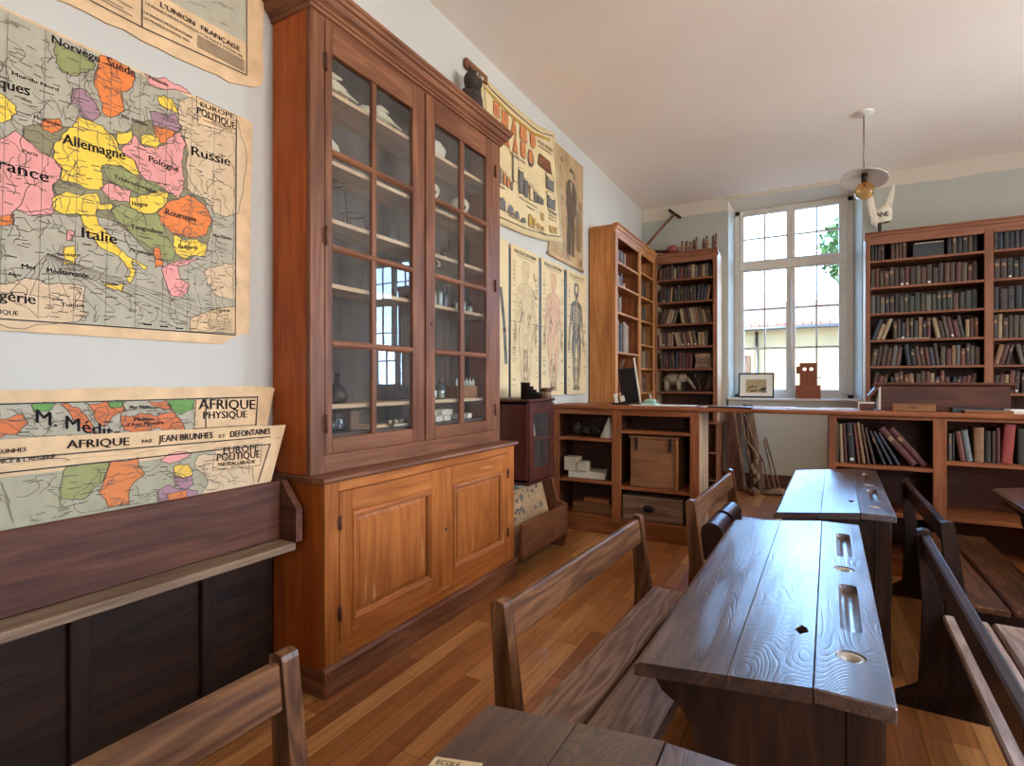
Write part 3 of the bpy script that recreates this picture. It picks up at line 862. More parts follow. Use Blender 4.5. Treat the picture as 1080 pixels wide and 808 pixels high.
def glazed_door(a, b, cols, x, hinge_y, name):
    m = MB()
    m.box(x - 0.024, x, a, cols[0], 0.985, 2.862, 0.003); m.box(x - 0.024, x, cols[3], b, 0.985, 2.862, 0.003)
    m.box(x - 0.024, x, cols[0], cols[3], 0.985, ROWS[0], 0.003); m.box(x - 0.024, x, cols[0], cols[3], ROWS[4], 2.862, 0.003)
    m.box(x - 0.024, x - 0.002, cols[1] + 0.007, cols[2] - 0.007, ROWS[0], ROWS[4], 0.004)
    for z in ROWS[1:4]:
        m.prism([(x - 0.022, z - 0.018), (x - 0.008, z - 0.018), (x + 0.001, z - 0.008), (x + 0.001, z + 0.002), (x - 0.006, z + 0.012), (x - 0.022, z + 0.016)], 'xz', cols[0], cols[3], axis=1)
    d = m.build(name, M['cab_red'], CAB)
    g = MB()
    for (p, q) in ((cols[0], cols[1]), (cols[2], cols[3])):
        for i in range(4):
            c = (x - 0.015, (p + q) / 2, (ROWS[i] + ROWS[i + 1]) / 2)
            g.box(x - 0.016, x - 0.0135, p - 0.006, q + 0.006, ROWS[i] + 0.010, ROWS[i + 1] - 0.010, 0, mx=rotm(RND.uniform(-0.5, 0.5), 'Z', c) @ rotm(RND.uniform(-0.35, 0.35), 'Y', c))
    g.build('glass', M['glass'], d)
    for z in (1.12, 1.93, 2.68):
        m = MB(); m.tube([(x + 0.006, hinge_y, z - 0.04), (x + 0.006, hinge_y, z + 0.04)], 0.006); m.box(x, x + 0.003, hinge_y - 0.014, hinge_y + 0.014, z - 0.034, z + 0.034)
        m.build('hinge', M['rust'], d)
    return d
glazed_door(1.634, 2.312, (1.674, 1.912, 1.958, 2.215), UX + 0.002, 1.634, 'glazed_door')
gd = glazed_door(2.316, 3.03, (2.395, 2.632, 2.690, 2.925), UX + 0.010, 3.03, 'glazed_door')
m = MB(); m.lathe([(0.001, 0), (0.008, 0.001), (0.008, 0.004), (0.001, 0.004)], (0, 0, 0), 12, mx=Matrix.Translation((UX + 0.01, 2.36, 1.62)) @ Matrix.Rotation(math.radians(90), 4, 'Y')); m.build('keyhole', M['black'], gd)
SH = [1.07, 1.20, 1.74, 2.03, 2.29, 2.60]
for z in SH:
    m = MB(); m.box(xb + 0.013, UX - 0.035, 1.583, 3.087, z - 0.02, z, 0.002); m.build('shelf', M['pine_pale'] if z > 1.1 else M['cab_in'], CAB)

# things inside the cabinet
def on(name, label, cat, mats, fn, group=None):
    mb = MB(); fn(mb); o = mb.build(name, mats)
    return tag(o, label, cat, group)
rf = random.Random(3)
def lump(x, y, z, rx, ry, rz, noise=0.18, seg=14):
    def f(mb): mb.ball((x, y, z + rz * (1.02 + noise)), (rx, ry, rz), seg, 9, noise=noise, rnd=rf)
    return f
def wing(y0, y1, z, rise):
    def f(mb):
        for k in range(9):
            t = k / 8
            a = Vector((-1.97 + 0.03 * math.sin(k), y0 + (y1 - y0) * 0.15, z + 0.035 + rise * 0.3))
            b = Vector((-1.95 + 0.04 * math.sin(2.3 * k), y0 + (y1 - y0) * (0.45 + 0.55 * t), z + 0.02 + rise * (1 - t) ** 1.5))
            mb.tube([a, (a + b) / 2 + Vector((0, 0, 0.02)), b], [0.022, 0.016, 0.004], 6)
        mb.ball((-1.97, y0 + (y1 - y0) * 0.15, z + 0.03 + rise * 0.25), (0.04, 0.07, 0.035), noise=0.1, rnd=rf)
    return f
on('bird_wing', 'pale feathery fossil wing on the top shelf behind the left glazed door', 'specimen', M['bone'], wing(1.66, 1.93, 2.60, 0.10))
on('fish_skeleton', 'pale dried fish skeleton on the top shelf behind the middle panes', 'specimen', M['bone'], wing(1.98, 2.24, 2.60, 0.08))
on('sea_shell', 'pale rounded shell on the top shelf behind the right glazed door', 'specimen', M['plaster_white'], lump(-1.95, 2.52, 2.60, 0.05, 0.11, 0.055, 0.1))
def skull(y, z):
    def f(mb):
        mb.ball((-1.945, y, z + 0.095), (0.075, 0.058, 0.065), noise=0.02, rnd=rf)
        mb.ball((-1.905, y, z + 0.045), (0.035, 0.038, 0.045), noise=0.03, rnd=rf)
        for s in (-1, 1): mb.ball((-1.883, y + s * 0.024, z + 0.082), (0.012, 0.014, 0.014), 8, 6, mat=1)
        mb.ball((-1.871, y, z + 0.055), (0.006, 0.008, 0.012), 8, 6, mat=1)
    return f
on('skull', 'small pale skull behind the left column of the right glazed door', 'skull', [M['bone'], M['ink']], skull(2.47, 2.29))
on('skull', 'small pale skull behind the right column of the right glazed door', 'skull', [M['bone'], M['ink']], skull(2.77, 2.29))
on('conch', 'pale pointed shell low at the hinge edge of the left glazed door', 'specimen', M['plaster_white'], lump(-1.93, 1.72, 2.29, 0.05, 0.06, 0.05, 0.15))
def ringstand(mb, y, z, r, h):
    mb.tube([(-1.95 + r * math.cos(t * 0.5236), y + r * math.sin(t * 0.5236), z + h) for t in range(13)], 0.005, 6)
    for k in range(3):
        a = 2.094 * k + 0.5
        mb.tube([(-1.95 + r * math.cos(a), y + r * math.sin(a), z + h), (-1.95 + 1.35 * r * math.cos(a), y + 1.35 * r * math.sin(a), z + 0.002)], 0.0045, 6)
on('tripod', 'tall thin iron tripod ring behind the left glazed door', 'tripod', M['iron'], lambda mb: ringstand(mb, 1.78, 2.03, 0.048, 0.19))
on('tripod', 'low dark iron tripod ring beside the tall one', 'tripod', M['iron'], lambda mb: ringstand(mb, 1.90, 2.03, 0.05, 0.075))
def jar(x, y, z, r, h, neck=0.6):
    def f(mb):
        mb.lathe([(r * 0.94, 0), (r, 0.004), (r, h * 0.68), (r * neck, h * 0.82), (r * neck, h), (r * neck * 0.85, h), (r * neck * 0.85, h * 0.82), (r * 0.9, h * 0.66), (r * 0.9, 0.008)], (x, y, z), 16, cap=False)
        mb.lathe([(0.001, 0.003), (r * 0.95, 0.003)], (x, y, z), 16, cap=False)
    return f
def bottle(x, y, z, r, h, label, liq=None, cat='bottle', stopper=True, name='glass_bottle'):
    t = thing(name, (x, y, z), label, cat, 'glassware in the cabinet')
    mb = MB(); jar(x, y, z, r, h)(mb); mb.build('glass_body', M['jar_glass'], t)
    if liq is not None:
        mb = MB(); mb.lathe([(0.001, 0.006), (r * 0.86, 0.006), (r * 0.86, h * 0.5), (0.001, h * 0.5)], (x, y, z), 14, cap=False); mb.build('contents', M[liq], t)
    if stopper:
        mb = MB(); mb.lathe([(0.001, h - 0.01), (r * 0.5, h - 0.01), (r * 0.56, h + 0.015), (0.001, h + 0.015)], (x, y, z), 12, cap=False); mb.build('stopper', M['dark_cork'], t)
bottle(-1.95, 2.19, 2.03, 0.028, 0.11, 'small clear jar on the middle shelf beside the cabinet centre', None, 'jar', False, 'glass_jar')
bottle(-1.93, 2.43, 2.03, 0.026, 0.12, 'clear glass jar at the left edge of the right glazed door, middle shelf', 'bone', 'jar', False, 'glass_jar')
bottle(-1.93, 2.60, 2.03, 0.024, 0.07, 'squat glass jar left of the right door mullion', 'dark_cork', 'jar', False, 'glass_jar')
bottle(-1.94, 2.78, 2.03, 0.03, 0.10, 'clear jar right of the right door mullion, middle shelf', None, 'jar', False, 'glass_jar')
on('hook', 'curved white bone hook hanging below the middle shelf of the right door', 'specimen', M['bone'], lambda mb: mb.tube([(-1.93, 2.53 + 0.03 * math.sin(t * 0.5), 2.008 - 0.006 * t) for t in range(7)], [0.004, 0.006, 0.006, 0.006, 0.005, 0.004, 0.002], 6))
for k, (yy, lq, nm) in enumerate(((2.455, 'bone', 'white'), (2.505, 'print_ochre', 'amber'), (2.56, 'paper_white', 'milky'), (2.61, 'steel', 'grey'))):
    bottle(-1.93, yy, 1.74, 0.02, 0.17, 'slender glass bottle with %s contents on the shelf of the right door' % nm, lq)
for k, (yy, rr, hh, nm) in enumerate(((2.74, 0.03, 0.09, 'left'), (2.81, 0.026, 0.12, 'middle'), (2.88, 0.03, 0.08, 'right'))):
    bottle(-1.94, yy, 1.74, rr, hh, '%s one of three jars behind the far column of the right door' % nm, 'card', 'jar', False, 'glass_jar')
for k, yy in enumerate((2.43, 2.50, 2.57)):
    bottle(-1.93, yy, 1.20, 0.027, 0.10, '%s one of three metal lidded jars low in the right door' % ('left', 'middle', 'right')[k], 'bone', 'jar', True, 'glass_jar')
vr = thing('vial_rack', (-1.94, 2.81, 1.20), 'wooden rack of white-capped vials low behind the right glazed door', 'vials')
m = MB(); m.box(-1.99, -1.90, 2.70, 2.92, 1.20, 1.275); m.build('rack_block', M['crate'], vr)
for k in range(6):
    m = MB(); m.lathe([(0.001, 0), (0.009, 0), (0.009, 0.03), (0.004, 0.036), (0.001, 0.05)], (-1.92, 2.72 + 0.036 * k, 1.275), 10, cap=False); m.build('vial', M['paper_white'], vr)
def blocks():
    i = 0
    spots = [(2.44, 0, 0), (2.52, 0, 0), (2.60, 0, 0), (2.47, 1, 0), (2.56, 1, 0.3), (2.62, 1, -.2), (2.75, 0, 0), (2.83, 0, .2)]
    wd = ['left bottom', 'middle bottom', 'right bottom', 'left upper', 'middle upper', 'right upper', 'near far-column', 'far far-column']
    for k, (yy, lv, r) in enumerate(spots):
        mb = MB(); mx = Matrix.Translation((-1.93, yy, 1.07 + 0.034 * lv)) @ Matrix.Rotation(r, 4, 'Z')
        mb.box(-0.03, 0.03, -0.033, 0.033, 0.0, 0.033, 0.004, mx=mx)
        tag(mb.build('chalk_block', M['plaster_white']), 'pale chalk block, the %s one on the bottom shelf of the right door' % wd[k], 'block', 'chalk blocks on the cabinet floor')
blocks()
jg = thing('glass_jug', (-1.93, 1.78, 1.07), 'small glass jug with handle on the bottom shelf of the left door', 'jug')
m = MB(); jar(-1.93, 1.78, 1.07, 0.04, 0.10, 0.8)(m); m.build('jug_body', M['jar_glass'], jg)
m = MB(); m.tube([(-1.93, 1.82, 1.155), (-1.93, 1.845, 1.14), (-1.93, 1.845, 1.105), (-1.93, 1.82, 1.09)], 0.005, 6); m.build('handle', M['jar_glass'], jg)
on('wooden_block', 'tan square wooden block beside the glass jug in the cabinet', 'block', M['old_wood'], lambda mb: mb.box(-1.97, -1.90, 1.835, 1.895, 1.07, 1.165, 0.004))
on('paper_sheaf', 'loose curled papers on the bottom shelf of the left door', 'papers', M['paper'], lambda mb: [mb.box(-2.02, -1.90, 1.91 + 0.01 * k, 2.10 - 0.01 * k, 1.0705 + 0.004 * k, 1.074 + 0.004 * k, 0.001, mx=rotm(1.5 * k, 'Z', (-1.95, 2.0, 0))) for k in range(4)])
on('tray', 'flat pale tray of small specimens on the bottom shelf near the cabinet centre', 'tray', [M['card'], M['bone']], lambda mb: [mb.box(-2.03, -1.89, 2.0, 2.2, 1.0885, 1.092, 0.001)] + [mb.ball((-1.93 + 0.02 * math.sin(k * 2.1), 2.02 + 0.025 * k, 1.10), 0.011, 8, 6, mat=1) for k in range(7)] if False else [mb.box(-2.03, -1.89, 2.12, 2.24, 1.07, 1.082, 0.001)] + [mb.ball((-1.93 + 0.02 * math.sin(k * 2.1), 2.135 + 0.03 * k, 1.092), 0.011, 8, 6, mat=1) for k in range(4)])
on('flask', 'dark round flask on the shelf behind the left glazed door', 'flask', M['iron'], lambda mb: mb.lathe([(0.001, 0), (0.04, 0.002), (0.05, 0.04), (0.03, 0.08), (0.012, 0.1), (0.012, 0.14), (0.001, 0.14)], (-1.95, 1.80, 1.20), 16, cap=False))

# on top of the cabinet
owl = thing('stuffed_bird', (-1.99, 2.985, 2.98), 'dark brown stuffed bird perched on top of the glazed cabinet', 'bird')
m = MB()
rb = random.Random(5)
m.ball((-1.985, 2.985, 3.115), (0.075, 0.075, 0.135), 18, 12, noise=0.03, rnd=rb)
m.ball((-1.965, 2.97, 3.275), (0.062, 0.066, 0.066), 16, 10, noise=0.02, rnd=rb)
for s in (-1, 1):
    m.ball((-1.99, 2.985 + s * 0.07, 3.10), (0.055, 0.022, 0.12), 12, 8, noise=0.05, rnd=rb)
    m.tube([(-1.965, 2.97 + s * 0.035, 3.325), (-1.965, 2.97 + s * 0.05, 3.365)], [0.018, 0.003], 6)
m.tube([(-2.02, 2.99, 3.05), (-2.06, 3.0, 2.99)], [0.04, 0.02], 8)
m.build('body', M['feather'], owl)
m = MB(); m.tube([(-1.905, 2.96, 3.275), (-1.885, 2.956, 3.265), (-1.88, 2.955, 3.25)], [0.014, 0.009, 0.002], 8); m.build('beak', M['bone'], owl)
for s in (-1, 1):
    m = MB(); m.ball((-1.912, 2.966 + s * 0.028, 3.29), 0.011, 10, 8); m.build('eye', M['porcelain'], owl)
    m = MB(); m.tube([(-1.96, 2.985 + s * 0.03, 3.02), (-1.95, 2.985 + s * 0.03, 2.985)], 0.01, 6); m.ball((-1.935, 2.985 + s * 0.03, 2.988), (0.03, 0.012, 0.008), 8, 6); m.build('foot', M['porcelain'], owl)
on('wall_rail', 'short wooden rail on the wall above the stuffed bird', 'rail', M['cab_red'], lambda mb: mb.box(-2.088, -2.055, 3.03, 3.30, 3.43, 3.50, 0.008))

# ------------------------------------------------------------------ maps and posters on the left wall
MAP1 = [('olive',[(0.6955,2.0693),(0.7913,2.1088),(0.9433,2.145),(1.0672,2.2411),(1.1772,2.258),(1.1917,2.0671),(1.2465,2.0135),(1.2796,1.9426),(1.2568,1.8254),(1.1772,1.7593),(1.1163,1.7331),(1.0328,1.7678),(0.9591,1.832),(0.8901,1.8491),(0.7648,1.8383),(0.6774,1.814),(0.7016,1.986)]),('green',[(0.7747,2.3692),(0.8537,2.3747),(0.8827,2.3516),(0.8609,2.3151),(0.8255,2.2849),(0.7913,2.2803),(0.7747,2.3044)]),('orange',[(0.8976,2.3894),(0.9433,2.3959),(0.9994,2.3842),(0.9953,2.3371),(0.9591,2.2976),(0.967,2.2345),(0.9279,2.1956),(0.9051,2.1988),(0.9013,2.2317),(0.8791,2.2815),(0.8864,2.3364)]),('pink',[(1.0328,2.3963),(1.1027,2.4169),(1.1966,2.399),(1.1581,2.3908),(1.0848,2.3659),(1.0455,2.3658)]),('mauve',[(0.8186,2.2401),(0.8573,2.2542),(0.8827,2.2234),(0.8976,2.1956),(0.8681,2.1616),(0.8395,2.1663),(0.8431,2.193),(0.8151,2.1971)]),('tan',[(1.1487,2.3574),(1.2113,2.383),(1.389,2.3764),(1.3913,1.9986),(1.288,1.9694),(1.2465,2.0135),(1.182,2.0297),(1.182,2.064),(1.1772,2.1993),(1.1581,2.2502)]),('yellow',[(1.0759,2.3336),(1.1209,2.3495),(1.1487,2.3043),(1.1027,2.2986),(1.0804,2.3122)]),('mauve',[(1.0498,2.2707),(1.0848,2.2766),(1.1393,2.3002),(1.1629,2.2618),(1.1393,2.2329),(1.0672,2.2224)]),('orange',[(1.0585,2.2207),(1.1393,2.2348),(1.1301,2.1861),(1.0672,2.1712)]),('yellow',[(0.7681,2.0427),(0.7913,2.0842),(0.8325,2.1591),(0.8754,2.1604),(0.9051,2.1556),(0.9356,2.1331),(0.9512,2.0951),(0.9994,2.077),(1.0201,2.0297),(0.967,2.0387),(0.9279,2.0339),(0.8976,2.0147),(0.9051,1.9482),(0.8537,1.9321),(0.7913,1.9372),(0.788,1.9769),(0.7681,2.0023)]),('yellow',[(0.9433,2.1494),(0.9912,2.1776),(0.9871,2.1265),(0.9472,2.1113)]),('pink',[(0.9994,2.1674),(1.0328,2.1348),(1.1027,2.1708),(1.1581,2.2405),(1.1772,2.1993),(1.1724,2.0609),(1.1487,1.9856),(1.1027,2.0051),(1.0328,2.0247),(0.9994,2.077),(0.9591,2.0936)]),('yellow',[(1.0201,2.1665),(1.0672,2.1945),(1.0892,2.1703),(1.0759,2.1465),(1.0243,2.1362)]),('orange',[(0.7422,2.1084),(0.7846,2.1304),(0.7913,2.1006),(0.7648,2.0736),(0.739,2.0832)]),('olive',[(0.6925,2.0602),(0.7327,2.0687),(0.7714,2.0439),(0.7648,2.0092),(0.7327,2.0053),(0.7016,2.0328)]),('pink',[(0.5602,1.9342),(0.6423,2.0096),(0.6774,2.0503),(0.7077,2.0274),(0.7648,2.0011),(0.7913,1.978),(0.7846,1.9431),(0.7681,1.8973),(0.7747,1.8507),(0.7583,1.8172),(0.717,1.8061),(0.6774,1.814),(0.6656,1.774),(0.5602,1.7396)]),('green',[(0.9013,2.0246),(0.9591,2.0448),(1.0159,2.0192),(1.1027,2.0051),(1.1487,1.9807),(1.0848,1.9808),(0.9994,1.964),(0.9356,1.9752),(0.9126,1.9939)]),('olive',[(0.7681,1.9175),(0.8049,1.9416),(0.8537,1.9237),(0.8325,1.8963),(0.7747,1.8913)]),('pink',[(0.8938,1.9464),(0.9356,1.9735),(0.9912,1.966),(0.9831,1.9232),(0.9279,1.9116)]),('orange',[(0.6086,1.7845),(0.6745,1.7986),(0.6715,1.7709),(0.6086,1.74)]),('yellow',[(0.7648,1.8714),(0.8049,1.9079),(0.8827,1.9275),(0.8976,1.8933),(0.9279,1.9064),(0.9356,1.8867),(0.8864,1.873),(0.8901,1.8311),(0.9279,1.7884),(0.9591,1.7513),(1.0413,1.7134),(1.0328,1.6981),(0.9912,1.7221),(1.0035,1.6883),(0.9831,1.6398),(0.975,1.6564),(0.9871,1.6854),(0.9591,1.7203),(0.9202,1.7387),(0.8754,1.7719),(0.8466,1.8199),(0.8325,1.8454),(0.7913,1.8302),(0.7681,1.84)]),('yellow',[(0.8976,1.6349),(0.967,1.6417),(0.963,1.6055),(0.9126,1.62)]),('yellow',[(0.7947,1.7288),(0.8255,1.7396),(0.8255,1.6773),(0.7947,1.6715)]),('pink',[(0.8015,1.7836),(0.8255,1.7854),(0.8186,1.7505),(0.8035,1.7512)]),('yellow',[(0.9831,1.9402),(1.0328,1.9642),(1.1117,1.9975),(1.1027,1.9474),(1.0672,1.9093),(1.0159,1.8954),(0.9871,1.91)]),('green',[(0.9279,1.8845),(0.9591,1.9109),(1.0328,1.8954),(1.0848,1.9047),(1.1027,1.8575),(1.1393,1.7991),(1.1301,1.7492),(1.0672,1.7462),(1.0585,1.7816),(0.9994,1.805),(0.9512,1.8468)]),('orange',[(1.1117,1.9642),(1.1772,2.0077),(1.2465,1.9934),(1.2775,1.9411),(1.2568,1.875),(1.2163,1.8555),(1.1487,1.8494),(1.1027,1.8669),(1.0759,1.9164)]),('yellow',[(1.1301,1.845),(1.2163,1.8505),(1.2568,1.8346),(1.2465,1.7921),(1.1772,1.7633),(1.1393,1.7799)]),('orange',[(1.0628,1.7872),(1.0848,1.7873),(1.0937,1.7232),(1.0672,1.7136)]),('pink',[(1.0892,1.7177),(1.1487,1.7528),(1.2263,1.778),(1.1487,1.7335),(1.1581,1.6868),(1.1917,1.6678),(1.1581,1.6189),(1.1209,1.6234),(1.1027,1.6681)]),('tan',[(1.2465,1.7317),(1.2986,1.7615),(1.3754,1.7865),(1.3731,1.6378),(1.288,1.6469)]),('tan',[(0.5602,1.5803),(0.7016,1.6149),(0.7981,1.6106),(0.8537,1.611),(0.8466,1.5427),(0.8609,1.519),(0.8325,1.4951),(0.5602,1.4866)]),('paper',[(1.1917,1.5428),(1.2986,1.595),(1.3754,1.6094),(1.3754,1.5002),(1.1917,1.4937)]),('paper',[(1.2163,2.4012),(1.381,2.3942),(1.3776,2.3185),(1.2213,2.2959)]),('yellow',[(0.5867,2.1415),(0.6423,2.1455),(0.6774,2.1234),(0.6804,2.1016),(0.6423,2.0587),(0.5867,2.0318)])]
MAP1T = [('Norvège',(0.7648,2.3598),(0.8938,2.3633),0.0266,0),('Suède',(0.9141,2.3677),(1.001,2.367),0.0283,0),('Allemagne',(0.7913,2.0556),(0.9686,2.066),0.0341,0),('Pologne',(1.0455,2.0889),(1.1487,2.0841),0.0227,0),('Russie',(1.1966,2.1673),(1.353,2.1794),0.0366,0),('Britanniques',(0.5094,2.1521),(0.709,2.1672),0.0333,0),('France',(0.6113,1.9233),(0.7557,1.9192),0.0355,0),('EUROPE',(1.2313,2.3681),(1.3697,2.3767),0.0185,0),('POLITIQUE',(1.2183,2.3344),(1.3754,2.3367),0.0288,0),('Mer du Nord',(0.6685,2.2113),(0.7813,2.2144),0.0118,0),('Hollande',(0.7201,2.1046),(0.7846,2.106),0.0112,0),('Finlande',(1.0455,2.3842),(1.1117,2.3881),0.0131,0),('Paris',(0.6925,1.9904),(0.7295,1.9907),0.0109,0),('Mer Baltique',(0.9591,2.2089),(1.0413,2.2117),0.0108,0),('Tchécoslovaquie',(0.9356,1.9928),(1.0759,1.9809),0.0145,0),('Italie',(0.8431,1.7703),(0.9433,1.77),0.036,0),('Algérie',(0.6003,1.5411),(0.7232,1.5373),0.0321,0),('Roumanie',(1.1027,1.9143),(1.2143,1.9146),0.0233,0),('Mer',(0.6912,1.6403),(0.7264,1.6428),0.0157,0),('Méditerranée',(0.7518,1.6394),(0.8623,1.6411),0.0164,0),('AFRIQUE',(0.6075,1.5006),(0.6834,1.4983),0.0136,0),('Mer Noire',(1.2827,1.875),(1.3585,1.8781),0.0125,0),('Yougoslavie',(0.9871,1.8363),(1.0937,1.8383),0.0165,0),('Hongrie',(0.9912,1.9157),(1.0413,1.9253),0.0164,0),('Bulgarie',(1.1487,1.8011),(1.2213,1.8118),0.0157,0),('Tunisie',(0.788,1.5397),(0.8502,1.5431),0.0132,0),('Légende',(1.2965,1.5813),(1.353,1.5857),0.0125,0),('Mer Adriatique',(0.9871,1.7572),(1.0585,1.7538),0.011,0),('Alger',(0.6597,1.6155),(0.6925,1.6157),0.0107,0),('Sardaigne',(0.7793,1.697),(0.8395,1.7076),0.0099,0),('Sicile',(0.9088,1.6263),(0.9472,1.6289),0.0105,0)]
MAP2T = [("L'UNION  FRANÇAISE",(1.0937,2.669),(1.3675,2.7034),0.0199,0),("LA FRANCE MÉTROPOLITAINE ET LA FRANCE D'OUTRE MER",(1.0328,2.6303),(1.4098,2.6752),0.0109,0),('LA FRANCE MÉTROPOLITAINE',(1.0285,2.5866),(1.1966,2.601),0.0105,0),("LA FRANCE D'OUTRE MER",(1.0285,2.5591),(1.1917,2.5767),0.0104,0)]
RT = [('AFRIQUE',(1.2057,1.1972),(1.4416,1.187),0.0403,1),('PHYSIQUE',(1.2241,1.1587),(1.4045,1.1538),0.029,0),('Mer Noire',(0.9693,1.2075),(1.0365,1.2066),0.0136,0),('Plateau',(0.9824,1.1653),(1.0457,1.1643),0.0137,0),("d'Asie Mineure",(0.9589,1.1477),(1.0788,1.1492),0.0138,0),('M. Méditerranée',(0.7134,1.1781),(1.0982,1.054),0.0426,1)]
ST = [('AFRIQUE',(0.7603,1.0991),(0.9307,1.0928),0.0265,1),('PAR',(0.969,1.0946),(1.0015,1.0952),0.0123,0),('JEAN BRUNHES',(1.0213,1.0932),(1.2126,1.0905),0.0242,0),('ET',(1.2377,1.0882),(1.2622,1.0892),0.0128,0),('DEFONTAINES',(1.2827,1.0874),(1.4573,1.0858),0.0246,0),('BRUNHES',(0.5914,1.101),(0.6652,1.102),0.0126,0),("FRANCE & L'ALGERIE",(0.5742,1.074),(0.7327,1.0728),0.0143,0)]
TT = [('EUROPE',(1.2436,1.028),(1.391,1.0245),0.0263,1),('POLITIQUE',(1.2183,1.0036),(1.396,0.9968),0.0283,1),('PAR VIDAL-LABLACHE',(1.2238,0.984),(1.3748,0.9769),0.0141,0)]
RP = [('sea',[(0.5736,1.242),(1.1897,1.233),(1.1897,1.1236),(1.1897,0.9962),(0.5736,1.076)]),('orange2',[(0.5736,1.2091),(0.6837,1.2075),(0.6968,1.1817),(0.6708,1.1461),(0.5736,1.1426)]),('orange2',[(0.7759,1.2291),(0.794,1.2346),(0.8466,1.1857),(0.8621,1.1574),(0.8739,1.1336),(0.8389,1.1455),(0.8013,1.1971)]),('orange2',[(0.8389,1.2331),(0.9435,1.2353),(0.952,1.1987),(0.9184,1.1863),(0.9061,1.1636),(0.8779,1.1517),(0.8621,1.2031)]),('green2',[(0.7034,1.2317),(0.7652,1.2355),(0.7511,1.2127),(0.7101,1.2104)]),('green2',[(0.902,1.2356),(0.9606,1.2367),(0.9435,1.2134),(0.9143,1.2118)]),('green2',[(1.0982,1.2325),(1.1897,1.233),(1.1897,1.1979),(1.138,1.1794),(1.108,1.2015)]),('orange2',[(0.9435,1.1849),(1.0046,1.1913),(1.0598,1.1785),(1.108,1.1964),(1.1481,1.1476),(1.1584,1.1207),(1.0598,1.1384),(0.952,1.1367)]),('orange2',[(1.0273,1.2327),(1.0885,1.2349),(1.108,1.1964),(1.0788,1.2028)]),('paper',[(1.1971,1.2349),(1.4546,1.2337),(1.4455,1.122),(1.1897,1.1236)])]
TP = [('sea2',[(0.547,1.0379),(0.9411,1.0354),(1.2075,1.05),(1.2075,0.8231),(0.547,0.8849)]),('green',[(0.7537,1.047),(0.8221,1.0464),(0.8641,1.0453),(0.8448,0.9861),(0.8,0.9417),(0.74,0.953),(0.7434,1.0109)]),('orange3',[(0.8719,1.0488),(0.9495,1.051),(0.9709,0.994),(0.9327,0.9628),(0.9244,0.8999),(0.8602,0.9037),(0.8372,0.961),(0.8563,1.002)]),('pink',[(1.0197,1.0367),(1.1047,1.0521),(1.1245,1.0418),(1.0852,1.0216),(1.0473,1.0167)]),('yellow2',[(1.0614,1.0051),(1.1146,1.0079),(1.1295,0.9655),(1.0709,0.9694)]),('mauve',[(1.0661,0.9652),(1.1245,0.9662),(1.1346,0.9293),(1.0949,0.916),(1.0661,0.9406)]),('mauve',[(1.0107,0.9259),(1.0473,0.9437),(1.0852,0.9226),(1.1447,0.9073),(1.1346,0.8736),(1.0107,0.8924)]),('orange3',[(1.038,0.9162),(1.1047,0.9192),(1.1096,0.8834),(1.0473,0.8902)]),('tan',[(1.1447,1.0293),(1.2075,1.0322),(1.3686,0.9576),(1.3625,0.8245),(1.1346,0.8685),(1.1862,0.9311),(1.1346,0.99)]),('paper',[(1.2129,1.0525),(1.4061,1.0523),(1.3998,0.9646),(1.2021,0.9723)])]
def map_print(root, name, x, polys, texts, seed, bounds, lines=90, mats_extra=()):
    """countries, their outlines, rivers and lettering printed on a sheet whose face is at x"""
    rn = random.Random(seed)
    cols = []
    for c, _ in polys:
        if c not in cols: cols.append(c)
    mats = [M[c] for c in cols] + [M['ink'], M['ink_soft']]
    K = len(cols); mb = MB()
    shapes = []
    for i, (c, pl) in enumerate(polys):
        sea = c.startswith('sea')
        q = pl if sea or c == 'paper' else frac(pl, rn)
        e = 0.0005 if sea else 0.0010 + 0.00003 * i
        mb.add([(x + e, p[0], p[1]) for p in q], [list(range(len(q)))], cols.index(c))
        if not sea: shapes.append(q)
    fr = lambda a, b: (x + 0.0026, a, b)
    for q in shapes: ribbon(mb, q, 0.0022, fr, K + 1, True)
    y0, y1, z0, z1 = bounds
    for _ in range(lines):
        p = (rn.uniform(y0, y1), rn.uniform(z0, z1)); a = rn.uniform(0, 6.28); pts = [p]
        for _k in range(rn.randint(4, 9)):
            a += rn.uniform(-0.8, 0.8); s = rn.uniform(0.006, 0.016)
            p = (min(y1, max(y0, p[0] + s * math.cos(a))), min(z1, max(z0, p[1] + s * math.sin(a)))); pts.append(p)
        ribbon(mb, pts, 0.0016, fr, K + 1)
    for _ in range(lines):
        p = (rn.uniform(y0, y1 - 0.05), rn.uniform(z0, z1)); w = rn.uniform(0.012, 0.035)
        ribbon(mb, [p, (p[0] + w, p[1] + rn.uniform(-0.004, 0.004))], 0.0026, fr, K + 1)
    fr2 = lambda a, b: (x + 0.0034, a, b)
    for (s, p0, p1, h, bo) in texts: put_text(mb, s, p0, p1, h, fr2, K, max(bo, 1))
    return mb.build(name, mats, root, fix=False)

